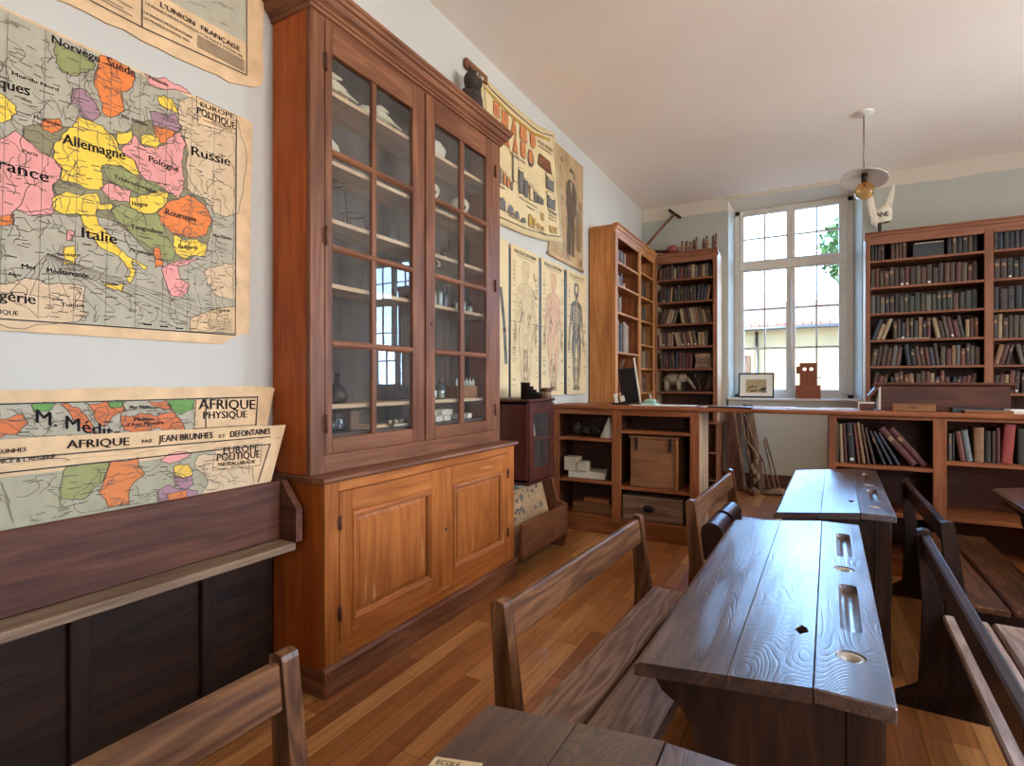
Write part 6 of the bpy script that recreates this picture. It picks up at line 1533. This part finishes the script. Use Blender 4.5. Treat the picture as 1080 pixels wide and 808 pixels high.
# wide bookcase, left bay
case = 'wide bookcase left bay'
og = (RX0, BY, 0)
k0 = fill(case, 0, 2.60, 0.046, 0.20, .19, 0, og, 0, ['black', 'dark blue', 'dark brown'], (.024, .034), (.15, .185), .06, rn)
for (a, b, z, k, pal, wr, hr, ln) in ((0.046, .98, 2.315, 1, ['dark brown', 'brown', 'dark brown', 'olive brown', 'maroon'], (.036, .05), (.16, .21), 0), (0.046, .98, 2.035, 2, ['dark brown', 'dark green', 'dark green', 'black', 'grey', 'brown', 'dark green'], (.036, .05), (.16, .2), 0),
                                      (0.046, .98, 1.75, 3, Mx, (.028, .045), (.17, .23), 18), (0.046, .98, 1.47, 4, Mx + ['maroon', 'tan'], (.03, .045), (.17, .23), 9), (0.046, .98, 1.18, 5, Mx, (.032, .045), (.17, .24), 8)):
    fill(case, 0, z, a, b, .25, k, og, 0, pal, wr, hr, .05, rn, ln)
k0 = fill(case, 0, 2.60, 0.225, 0.40, .21, 0, og, 0, ['reddish brown', 'brown'], (.03, .036), (.2, .205), .055, rn, i0=k0)
fill(case, 0, 2.60, 0.70, 0.98, .2, 0, og, 0, ['dark brown', 'olive brown', 'black'], (.034, .045), (.17, .2), .055, rn, i0=k0)
on('dark_box_file', 'long dark box file with a pale strip on the top shelf right of the window', 'box', [M['black'], M['card']], lambda mb: (mb.box(RX0 + .42, RX0 + .68, BY + .06, BY + .3, 2.602, 2.74, 0.003), mb.box(RX0 + .43, RX0 + .675, BY + .05, BY + .2, 2.742, 2.752, 0.002, mat=1)))
on('flat_booklet', 'pale booklet lying flat in front of books on the fourth shelf right of the window', 'booklet', M['card'], lambda mb: mb.box(RX0 + .28, RX0 + .56, BY + .008, BY + .045, 1.751, 1.759, 0.001))
on('postcard', 'pale grey printed card propped on the sixth shelf behind the writing box', 'card', M['green_glass'], lambda mb: mb.box(RX0 + .16, RX0 + .29, BY + .025, BY + .031, 1.182, 1.27, 0.001))
case = 'wide bookcase right bay'
for (z, k, pal, wr, hr, ln) in ((2.60, 0, ['dark blue', 'black', 'dark blue'], (.034, .045), (.17, .2), 0), (2.315, 1, ['dark brown', 'black', 'brown'], (.04, .052), (.16, .2), 0), (2.01, 2, ['black', 'grey', 'dark brown', 'dark brown'], (.045, .06), (.19, .24), 0), (1.73, 3, ['grey', 'tan', 'dark brown', 'beige', 'olive brown'], (.03, .042), (.19, .24), 0), (1.47, 4, ['brown', 'tan', 'maroon', 'dark brown', 'grey'], (.03, .042), (.17, .2), 12), (1.19, 5, ['maroon', 'reddish brown', 'dark brown', 'beige'], (.03, .042), (.17, .23), 4)):
    fill(case, 1, z, 1.06, 1.36, .25, k, og, 0, pal, wr, hr, .05, rn, ln)
# brown corner bookcase
case = 'corner bookcase'
og = (BX0, BY, 0)
for (z, k, pal, wr, hr, ln, ft) in ((2.60, 0, ['black', 'dark brown', 'grey', 'dark brown', 'dark brown', 'reddish brown', 'beige'], (.034, .052), (.14, .19), 0, 1), (2.315, 1, ['black', 'dark green', 'dark brown', 'dark blue', 'tan', 'dark brown'], (.032, .045), (.16, .21), 9, 1), (2.035, 2, ['dark brown', 'brown', 'tan', 'olive brown', 'beige'], (.028, .04), (.16, .2), 14, 1),
                                (1.75, 3, ['dark brown', 'tan', 'maroon', 'brown', 'beige', 'olive brown'], (.028, .042), (.16, .19), 13, .97), (1.47, 4, ['dark brown', 'dark blue', 'black', 'maroon', 'dark brown', 'brown'], (.03, .045), (.17, .21), 5, .68)):
    fill(case, 0, z, 0.06, 0.73, .24, k, og, 0, pal, wr, hr, .05, rn, ln, fillto=ft)
for k, (dx, w, c) in enumerate(((0, .20, 'lower'), (.01, .19, 'middle'), (-.005, .19, 'top'))):
    m = MB(); m.box(BX0 + .515 + dx, BX0 + .515 + dx + w, BY + .04, BY + .26, 1.4705 + .062 * k, 1.4705 + .062 * k + .06, 0.006, mx=rotm(2 * k - 1, 'Z', (BX0 + .6, BY + .15, 0))); tag(m.build('paper_bundle', M['old_wood']), '%s wrapped paper bundle of the stack on the fifth shelf of the corner bookcase' % c, 'bundle', 'paper bundles')
# pine bookcase on the left wall: local x runs into the room's depth
og = (LX, LY, 0)
for (z, k, pal, wr, hr, ft, ln) in ((2.56, 0, ['brown', 'tan', 'dark brown'], (.03, .045), (.14, .17), .62, 0), (2.32, 1, ['grey', 'black', 'beige', 'dark brown'], (.03, .05), (.12, .17), .45, 0), (2.035, 2, ['tan', 'brown', 'beige', 'olive brown'], (.03, .04), (.17, .21), .42, 6), (1.62, 3, ['black', 'beige', 'dark brown', 'grey', 'tan', 'reddish brown'], (.045, .075), (.30, .345), .75, 0)):
    fill('pine bookcase near bay', 0, z, 0.08, 0.84, .36, k, og, 90, pal, wr, hr, .05, rn, ln, dmax=.17, fillto=ft)
for (z, k, pal, ln) in ((2.315, 1, D_, 0), (2.035, 2, D_, 6), (1.75, 3, ['brown', 'olive brown', 'tan', 'dark brown'], 7), (1.47, 4, ['grey', 'tan', 'dark brown'], 0), (1.18, 5, ['grey', 'olive brown', 'reddish brown'], 0)):
    fill('pine bookcase far bay', 1, z, 0.935, 1.42, .24, k, og, 90, pal, (.036, .055), (.17, .215), .05, rn, ln)
on('chalk_figure', 'tiny white figure on the second shelf of the pine bookcase', 'figure', M['plaster_white'], lambda mb: mb.lathe([(0.001, 0), (0.02, 0), (0.012, 0.03), (0.014, 0.045), (0.001, 0.06)], (LX - .05, LY + .43, 2.321), 10, cap=False))

# large books in the right counter unit
def cbook(cover, x, z, w, h, d, tilt, gilt, label, y=FY + 0.035):
    t = thing('book', (0, 0, 0), label, 'book', 'books in the counter unit')
    full = book_mesh(w, h, d, gilt)
    o = full.build('cover', [BM[cover], M['pages'], M['gilt'], M['paper_white']], t)
    t.matrix_world = Matrix.Translation((x + (w if tilt > 0 else 0), y, z + 0.0008)) @ Matrix.Rotation(math.radians(tilt), 4, 'Y') @ Matrix.Translation((-(w if tilt > 0 else 0), 0, 0))
def after(x, w, h, t1, t2):
    """where the next book, leaning t2 to the left, stands beside one at x leaning t1"""
    a, b = math.radians(-t1), math.tan(math.radians(-t2))
    c = [(w * math.cos(a), w * math.sin(a)), (w * math.cos(a) - h * math.sin(a), w * math.sin(a) + h * math.cos(a))]
    return x + max(p[0] + p[1] * b for p in c) + 0.0015
Q1, Q2 = 'left cubbyhole of the right counter unit', 'second cubbyhole of the right counter unit'
cx, last = .1245, None
for a in (('olive brown', .127, .012, .285, .2, -0.5, 0, 'thin olive brown book, first from left'), ('beige', .150, .022, .27, .2, -2, 0, 'beige book, second from left'), ('maroon', .186, .016, .275, .2, -3, 0, 'thin maroon book, third from left'),
          ('black', .211, .042, .28, .22, -4, 3, 'thick black book with white spine dots'), ('reddish brown', .266, .016, .28, .2, -6, 0, 'thin reddish brown book'), ('tan', .291, .022, .285, .2, -7.5, 0, 'pale-topped tan book'),
          ('brown', .322, .016, .275, .2, -9, 0, 'thin brown book leaning on the tan book'), ('dark brown', .350, .016, .255, .2, -12, 0, 'dark brown leaning book'), ('black', .387, .018, .24, .2, -20, 2, 'black leaning book'), ('dark blue', .424, .018, .24, .2, -24, 0, 'left dark blue leaning book'),
          ('dark blue', .462, .018, .24, .2, -28, 0, 'rightmost dark blue leaning book'), ('maroon', .535, .042, .30, .2, -38, 2, 'lower of two thick fallen maroon books'), ('maroon', .604, .040, .30, .2, -38, 2, 'upper of two thick fallen maroon books')):
    if last: cx = after(cx, last[2], last[3], last[5], a[5])
    cbook(a[0], cx, .735, a[2], a[3], a[4], a[5], a[6], a[7] + ', ' + Q1); last = a
for a in (('grey', .7445, .018, .175, .15, 0, 2, 'grey book with orange spine label'), ('black', .7645, .012, .18, .15, 0, 0, 'thin black book'), ('reddish brown', .805, .03, .19, .15, -8, 0, 'dull red leaning book'), ('blue grey', .8375, .032, .20, .15, -8, 0, 'pale blue grey leaning book'), ('tan', .874, .050, .22, .16, 0, 0, 'wide tan marbled book'),
          ('black', .927, .03, .2, .15, 0, 0, 'black book'), ('dark brown', .959, .02, .2, .15, 0, 0, 'dark brown book'), ('maroon', .981, .02, .22, .15, 0, 0, 'dark maroon book'), ('red', 1.004, .055, .245, .17, 4, 0, 'bright red leaning book'), ('dark green', 1.083, .05, .22, .16, 0, 0, 'thick dark green book'), ('brown', 1.135, .04, .21, .16, 0, 0, 'brown book')):
    cbook(a[0], a[1], .79, a[2], a[3], a[4], a[5], a[6], a[7] + ' in the ' + Q2)

# elephant-like carving and coral in the corner bookcase
EL = thing('elephant_carving', (BX0 + .24, BY + .17, 1.18), 'pale grey carved elephant on the bottom visible shelf of the corner bookcase', 'carving')
m = MB(); ex, ey, ez = BX0 + .22, BY + .17, 1.182
m.ball((ex, ey, ez + .155), (.115, .07, .075), 16, 10, noise=.02, rnd=rf); m.ball((ex + .12, ey, ez + .17), (.06, .055, .06), 14, 9)
for (dx, dy) in ((-.075, -.035), (-.075, .035), (.065, -.035), (.065, .035)): m.tube([(ex + dx, ey + dy, ez + .14), (ex + dx * 1.05, ey + dy, ez + .06), (ex + dx * 1.12, ey + dy, ez)], [.036, .027, .03], 10)
m.tube([(ex + .16, ey, ez + .17), (ex + .215, ey, ez + .12), (ex + .25, ey, ez + .06), (ex + .275, ey, ez + .03)], [.03, .022, .016, .012], 10)
m.tube([(ex - .11, ey, ez + .18), (ex - .135, ey, ez + .12)], [.01, .005], 6)
m.build('body', M['grey_bone'], EL)
for s in (-1, 1):
    m = MB(); m.ball((ex + .10, ey + s * .06, ez + .165), (.035, .01, .045), 12, 8); m.build('ear', M['grey_bone'], EL)
    m = MB(); m.tube([(ex + .165, ey + s * .025, ez + .14), (ex + .20, ey + s * .03, ez + .125)], [.006, .002], 6); m.build('tusk', M['plaster_white'], EL)
def coral(mb):
    r = random.Random(6)
    def br(p, d, n, rad):
        q = p + d
        mb.tube([p, p + d * .5 + Vector((r.uniform(-.008, .008), 0, r.uniform(-.006, .006))), q], [rad, rad * .85, rad * .7], 6)
        if n: 
            for _ in range(3): br(q, (Matrix.Rotation(r.uniform(-.8, .8), 3, 'Y') @ Matrix.Rotation(r.uniform(-.4, .4), 3, 'X') @ d) * .75, n - 1, rad * .72)
    br(Vector((BX0 + .54, BY + .2, 1.182)), Vector((0, 0, .085)), 3, .010)
on('coral_branch', 'dark branching coral beside the carved elephant', 'coral', M['old_wood'], coral)
on('glass_tumbler', 'small clear tumbler in front of the carved elephant', 'tumbler', M['jar_glass'], jar(BX0 + .37, BY + .08, 1.182, .028, .07, 1.0))
on('reed_bundle', 'leaning bundle of dark reeds at the right of the coral', 'reeds', M['old_wood'], lambda mb: [mb.tube([(BX0 + .60 + .012 * k, BY + .2 + .01 * (k % 3), 1.184), (BX0 + .665 + .009 * k, BY + .22 + .01 * (k % 3), 1.40 - .01 * k)], .006, 6) for k in range(6)])

# on top of the bookcases
TT_ = thing('wooden_tamper', (-1.9, 7.2, ZT), 'long T-handled wooden tool leaning on the back wall above the corner bookcase', 'tool')
m = MB(); m.tube([(-2.02, 7.12, 3.05), (-1.85, 7.22, 3.28), (-1.64, 7.31, 3.53)], [0.02, 0.018, 0.016], 8); m.build('shaft', M['cab_red'], TT_)
m = MB(); m.tube([(-1.715, 7.315, 3.60), (-1.56, 7.315, 3.465)], 0.018, 8); m.build('cross_bar', M['rack_dark'], TT_)
m = MB(); m.tube([(-2.03, 7.10, 3.08), (-2.01, 7.12, 3.0), (-1.97, 7.10, 2.932)], [0.025, 0.022, 0.018], 8); m.build('heel', M['rack_dark'], TT_)
bw = thing('bellows', (-1.65, 7.06, ZT), 'red-headed wooden paddle lying on top of the corner bookcase', 'paddle')
m = MB(); m.ball((-1.605, 7.06, ZT + 0.065), (0.08, 0.10, 0.06), 16, 8); m.build('paddle_head', M['red_paint'], bw)
m = MB(); m.tube([(-1.66, 7.06, ZT + 0.05), (-1.75, 7.05, ZT + 0.06), (-1.92, 7.02, ZT + 0.075)], [0.03, 0.02, 0.02], 8); m.build('handle', M['dark_red'], bw)
sx = [(719, .9), (723, .9), (727.4, .8), (730.6, .95), (733.9, 1.05), (740.8, .95), (744.5, 1.05), (750.4, 1.05), (753.8, 1.15)]
for k, (u, s) in enumerate(sx):
    x = -1.49 + (u - 719) / 34.8 * 0.41; h = 0.19 * s; y = 7.07 + 0.03 * (k % 2)
    t = thing('turned_skittle', (x, y, ZT), '%s of the nine turned wooden skittles standing on the corner bookcase' % ('leftmost', 'second from left', 'third from left', 'fourth from left', 'middle one', 'fourth from right', 'third from right', 'second from right', 'rightmost')[k], 'skittle', 'turned wooden skittles')
    m = MB(); m.lathe([(.001, 0), (.022, 0), (.024, h * .1), (.014, h * .3), (.022, h * .42), (.024, h * .5), (.010, h * .6), (.020, h * .66), (.020, h * .72), (.008, h * .78), (.001, h * .79)], (x, y, ZT), 14, cap=False); m.build('body', M['old_wood'] if k % 3 else M['crate'], t)
    m = MB(); m.lathe([(.001, h * .77), (.012, h * .8), (.016, h * .88), (.010, h * .96), (.001, h)], (x, y, ZT), 12, cap=False); m.build('finial', M['cab_red'], t)

# donkey cap on its stick
DC = thing('donkey_cap', (0.60, 7.12, 2.90), 'cream felt donkey-ear cap lettered ANE on a dark stick above the right bookcase', 'cap')
m = MB(); m.box(0.585, 0.618, 7.10, 7.13, 2.90, 3.10, 0.003); m.box(0.54, 0.66, 7.06, 7.17, 2.90, 2.915, 0.003); m.build('stick', M['iron'], DC)
def slab(pts, y, th, mats, name, n_=0):
    m = MB(); m.prism(pts, 'xz', y - th, y + th); return m.build(name, mats, DC)
m = MB()
P = []; F = []; S = 20
for (rx, z) in ((.085, 3.03), (.098, 3.06), (.098, 3.16), (.085, 3.20), (.05, 3.215), (.001, 3.218)):
    for k in range(S):
        a = 2 * math.pi * k / S; P.append((.62 + rx * math.cos(a), 7.12 + rx * .75 * math.sin(a), z + .012 * math.cos(a)))
for i in range(5):
    for k in range(S): F.append([i * S + k, i * S + (k + 1) % S, (i + 1) * S + (k + 1) % S, (i + 1) * S + k])
m.add(P, F, 0, 2, True); m.build('cap_band', M['cloth'], DC)
def ear(pts, y):
    m = MB(); n = len(pts); P = []; F = []; S = 10
    for (x, z, w, d) in pts:
        for k in range(S):
            a = 2 * math.pi * k / S; P.append((x + w * math.cos(a), y + d * math.sin(a) + (0.5 * d if math.sin(a) < 0 and abs(math.cos(a)) < .6 else 0), z))
    for i in range(n - 1):
        for k in range(S): F.append([i * S + k, i * S + (k + 1) % S, (i + 1) * S + (k + 1) % S, (i + 1) * S + k])
    F += [list(range(S))[::-1], [(n - 1) * S + k for k in range(S)]]
    m.add(P, F, 0, 2, True); m.build('ear', M['cloth'], DC)
ear([(.565, 2.985, .010, .012), (.555, 3.05, .030, .022), (.53, 3.15, .036, .026), (.515, 3.25, .034, .026), (.51, 3.33, .022, .02), (.512, 3.39, .004, .006)], 7.05)
ear([(.665, 3.18, .045, .03), (.685, 3.25, .036, .026), (.705, 3.32, .028, .022), (.722, 3.39, .016, .014), (.728, 3.43, .003, .004)], 7.09)
m = MB()
vs, fs = text_shape('ANE')
for (i, chx) in enumerate('ANE'):
    v2, f2_ = text_shape(chx); a = -1.95 + i * .42
    w0 = max(v[0] for v in v2)
    PP = [(.62 + .102 * math.cos(a + (v[0] - w0 / 2) * .075 / .102), 7.12 + .0785 * math.sin(a + (v[0] - w0 / 2) * .075 / .102), 3.085 + v[1] * .075) for v in v2]
    m.add(PP, f2_)
m.build('lettering', M['ink'], DC, fix=False)

# pendant lamp
PL = thing('pendant_lamp', (0.362, 5.64, ZC), 'pendant lamp with shallow white plate shade and round amber bulb', 'lamp')
m = MB(); m.lathe([(.001, -.03), (.02, -.03), (.075, -.012), (.08, 0), (.001, 0)], (.362, 5.64, ZC), 20, cap=False); m.build('ceiling_rose', M['enamel'], PL)
m = MB(); m.tube([(.362, 5.64, ZC - .02), (.364, 5.64, 3.14)], .006, 8); m.build('rod', M['steel'], PL)
mx = Matrix.Translation((.366, 5.64, 3.085)) @ Matrix.Rotation(math.radians(7), 4, 'Y') @ Matrix.Rotation(math.radians(-12), 4, 'X')
m = MB(); m.lathe([(.025, .035), (.06, .03), (.12, .012), (.178, -.012), (.184, -.012), (.184, -.008), (.12, .018), (.06, .038), (.025, .045)], (0, 0, 0), 36, mx=mx, cap=False); m.build('lamp_shade', M['enamel'], PL)
m = MB(); m.lathe([(.001, .08), (.02, .08), (.024, .03), (.022, -.02), (.001, -.02)], (.366, 5.64, 3.075), 14, cap=False); m.build('socket', M['iron'], PL)
m = MB(); m.ball((.368, 5.64, 2.975), (.078, .078, .078), 20, 14); m.lathe([(.02, 0), (.022, .05)], (.368, 5.64, 3.03), 14, cap=False); b_ = m.build('bulb', M['amber_glass'], PL)
m = MB(); m.tube([(.368, 5.64, 3.04), (.355, 5.64, 2.985), (.381, 5.64, 2.955), (.355, 5.64, 2.945), (.381, 5.64, 2.985), (.368, 5.64, 3.04)], .004, 6); m.build('filament', M['brass'], b_)

# ------------------------------------------------------------------ pupils' desks and benches
def make_bench(dark=False, L=1.14, worn=False):
    w_, s_, r_ = (M['bench_dark'], M['seat_worn_lit'] if worn else M['bench'], M['bench_rail']) if dark else (M['bench'], M['seat'], M['bench'])
    t = thing('school_bench', (0, 0, 0), 'bench', 'bench')
    for (y0, y1) in ((0.0, 0.042), (L - 0.042, L)):
        m = MB()
        prof = [(-.10, 0), (.40, 0), (.40, .045), (.33, .07), (.30, .16), (.33, .32), (.365, .366), (.06, .366), (.047, .45), (.014, .70), (.010, .712), (-.012, .716), (-.030, .708), (-.030, .69), (-.012, .40), (-.025, .09), (-.10, .04)]
        m.prism(prof, 'xz', y0, y1, axis=2)
        m.build('end_panel', w_, t)
    m = MB(); mx = rotm(-7, 'Y', (0.0, 0, .65))
    m.box(-.014, .014, .040, L - .040, .598, .70, .006, mx=mx); m.build('back_rail', r_, t)
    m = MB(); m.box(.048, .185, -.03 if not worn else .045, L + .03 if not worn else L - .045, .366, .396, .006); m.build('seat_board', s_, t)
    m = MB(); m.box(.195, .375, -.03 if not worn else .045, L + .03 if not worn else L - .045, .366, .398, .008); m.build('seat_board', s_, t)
    m = MB(); m.box(.18, .22, .042, L - .042, .10, .16, .004); m.build('stretcher', w_, t)
    return t
def make_desk():
    t = thing('school_desk', (0, 0, 0), 'desk', 'desk')
    L = 1.43
    sl = math.atan2(.04, .345)
    zt = lambda x: .68 + min(x, .345) * math.tan(sl)
    th = .030
    for (a, b) in ((0.0, .192), (.193, .345)):
        m = MB()
        r = .012 if a == 0 else 0.0015
        m.prism([(a, zt(a) - th), (b, zt(b) - th), (b, zt(b)), (a + r, zt(a + r)), (a, zt(a) - r * .6)], 'xz', 0, L, axis=1)
        o = m.build('desk_board', M['desk'], t)
        if a > 0:
            c = MB(); c.prism([(.302, .27), (.315, .245), (.332, .262), (.328, .285), (.316, .3)], 'xy', .69, .75)
            o.parent = None; cut(o, [c.build('c', M['desk'], origin=(0, 0, 0))], 1); o.parent = t
        else: bpy.context.view_layer.update()
    m = MB(); m.box(.346, .478, 0, L, .72 - th, .72, .003)
    o = m.build('inkwell_board', M['desk'], t)
    cs = []
    for (y0, y1) in ((.31, .65), (.93, 1.25)):
        c = MB(); hl = (y1 - y0) / 2      # scooped groove with rounded ends
        c.lathe([(.001, -hl), (.012, -hl), (.020, -hl + .005), (.023, -hl + .014), (.023, hl - .014), (.020, hl - .005), (.012, hl), (.001, hl)], (0, 0, 0), 24, mx=Matrix.Translation((.418, (y0 + y1) / 2, .7225)) @ Matrix.Rotation(math.radians(90), 4, 'X'), cap=False)
        cs.append(c.build('c', M['desk'], origin=(0, 0, 0)))
    for y in (.175, .795):
        c = MB(); c.lathe([(.029, .66), (.029, .75)], (.412, y, 0), 24); cs.append(c.build('c', M['desk'], origin=(0, 0, 0)))
    o.parent = None; cut(o, cs, 1); o.parent = t
    for y in (.175, .795):
        m = MB(); m.lathe([(.001, .670), (.0275, .670), (.0275, .712), (.0285, .716), (.024, .718), (.012, .713), (.009, .705), (.009, .68), (.001, .68)], (.412, y, 0), 24, cap=False)
        k = m.build('inkwell', M['porcelain'], t)
        m = MB(); m.lathe([(.001, .698), (.0092, .698)], (.412, y, 0), 16, cap=False); m.build('ink', M['ink'], k)
    for (y0, y1) in ((.06, .09), (L - .09, L - .06)):
        m = MB()
        prof = [(.030, zt(.03) - th), (.030, .625), (.045, .60), (.085, .575), (.11, .54), (.115, .50), (.13, .46), (.15, .40), (.15, .09), (.06, .06), (.05, 0), (.47, 0), (.46, .06), (.455, .69), (.345, .69)]
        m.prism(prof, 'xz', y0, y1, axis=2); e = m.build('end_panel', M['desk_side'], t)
        m = MB(); m.box(.40, .462, y0 - .006, y1 + .006, .02, .688, .003, axis=2); m.build('batten', M['desk_side'], e)
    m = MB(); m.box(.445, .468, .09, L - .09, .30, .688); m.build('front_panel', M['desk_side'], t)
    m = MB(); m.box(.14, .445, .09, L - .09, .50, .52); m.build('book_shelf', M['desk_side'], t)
    m = MB(); m.box(.10, .20, .06, L - .06, .06, .085, .004); m.build('foot_rest', M['desk_side'], t)
    return t
bpy.context.view_layer.update()
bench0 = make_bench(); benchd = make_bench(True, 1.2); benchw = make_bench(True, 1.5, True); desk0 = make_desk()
bpy.context.view_layer.update()
def place(o, loc, rz, label, group):
    o.location = loc; o.rotation_euler = (0, 0, math.radians(rz)); o['label'] = label; o['group'] = group
    return o
GB, GD = 'school benches', 'two-pupil school desks'
b2 = bench0
b1 = copy_tree(bench0); b3 = copy_tree(bench0); ba = benchd; bb = benchw
place(b2, (-0.733, 1.235, 0), -2.6, 'bench with wide plank seat beside the large middle desk, left column', GB)
place(b1, (-1.005, -0.335, 0), 0, 'nearest bench, only its brown back rail and post showing bottom left', GB)
place(b3, (-0.537, 2.76, 0), -2.0, 'farthest bench of the left column, with dark satchels on its seat', GB)
place(ba, (0.487, 2.855, 0), 0.3, 'far dark bench of the right column, nearest the large-book shelves', GB)
place(bb, (0.34, 1.205, 0), -1.6, 'near dark bench of the right column with a bright worn rail edge', GB)
d2 = desk0; d1 = copy_tree(desk0); d3 = copy_tree(desk0); d4 = copy_tree(desk0)
place(d2, (-0.352, 1.178, 0), -1.0, 'large desk in the middle with bluish sheen, two pen grooves and two inkwells', GD)
place(d3, (-0.176, 2.855, 0), -1.6, 'farther desk with bright blue sheen, in front of the window wall', GD)
place(d1, (-0.558, -0.548, 0), 0, 'nearest brown desk at the bottom edge with a printed card on it', GD)
place(d4, (0.89, 2.69, 0), 0, 'dark desk of the right column, only its left corner in view', GD)

# printed card on the nearest desk
CA = thing('printed_card', (-0.52, 0.66, 0.684), 'small cream printed card lying on the nearest desk', 'card')
cz = lambda x: .68 + (x + .558) * .04 / .345
q = [(-0.545, 0.712), (-0.462, 0.725), (-0.445, 0.60), (-0.528, 0.587)]
m = MB(); m.add([(p[0], p[1], cz(p[0]) + .0006) for p in q] + [(p[0], p[1], cz(p[0]) + .0022) for p in q], [[3, 2, 1, 0], [4, 5, 6, 7], [0, 1, 5, 4], [1, 2, 6, 5], [2, 3, 7, 6], [3, 0, 4, 7]]); m.build('card_sheet', M['paper_pale'], CA)
m = MB()
fr = lambda a, b: (-0.545 + .083 * a + .017 * b, 0.712 + .013 * a - .125 * b, cz(-0.545 + .083 * a + .017 * b) + .0028)
put_text(m, 'ECOLE', (.12, .14), (.6, .14), -.09, fr, 0, 1)
for k in range(7):
    for j in range(4): ribbon(m, [(.12 + .2 * j, .22 + .1 * k), (.27 + .2 * j, .22 + .1 * k)], .025, fr)
m.build('print', M['ink'], CA, fix=False)

# satchels on the far left bench
def satchel(x, y, r, label, h=0.185):
    t = thing('leather_satchel', (x, y, .398), label, 'satchel', 'leather satchels')
    mx = Matrix.Translation((x, y, .398)) @ Matrix.Rotation(math.radians(r), 4, 'Z')
    arc = [(.047 * math.cos(math.radians(k * 15)), h - .05 + .05 * math.sin(math.radians(k * 15))) for k in range(13)]
    prof = [(-.044, 0), (.044, 0), (.048, .05)] + arc + [(-.048, .05)]
    m = MB(); m.prism(prof, 'xz', -.125, .125, mx=mx); m.build('bag_body', M['leather'], t)
    o1 = [(p[0] * 1.12, p[1] + .006) for p in arc]; i1 = [(p[0] * 1.02, p[1] + .001) for p in arc]
    m = MB(); m.prism([(.054, .09)] + o1 + [(-.053, h * .5), (-.0485, h * .5)] + i1[::-1] + [(.0485, .09)], 'xz', -.128, .128, mx=mx); f_ = m.build('flap', M['leather'], t)
    for s in (-1, 1):
        m = MB(); m.box(.0545, .060, s * .075 - .012, s * .075 + .012, .05, h * .72, .002, mx=mx); k = m.build('strap', M['leather'], t)
        m = MB(); m.box(.059, .063, s * .075 - .014, s * .075 + .014, .085, .11, .002, mx=mx); m.build('buckle', M['brass'], k)
satchel(-0.455, 2.99, -2, 'dark leather satchel standing nearest on the far left bench')
satchel(-0.442, 3.30, -3, 'dark leather satchel standing behind the first one on the far left bench')

# everything that rests on something sits a hair above it
for o in bpy.data.objects:
    if o.parent is None and o.get('category') and o['category'] not in ('cabinet', 'rack', 'shelf unit', 'bookcase', 'worktop', 'building', 'tree', 'desk', 'bench', 'lamp', 'map', 'poster', 'chart', 'picture', 'rail'):
        o.location.z += 0.0012
    if 'o' in o: del o['o']
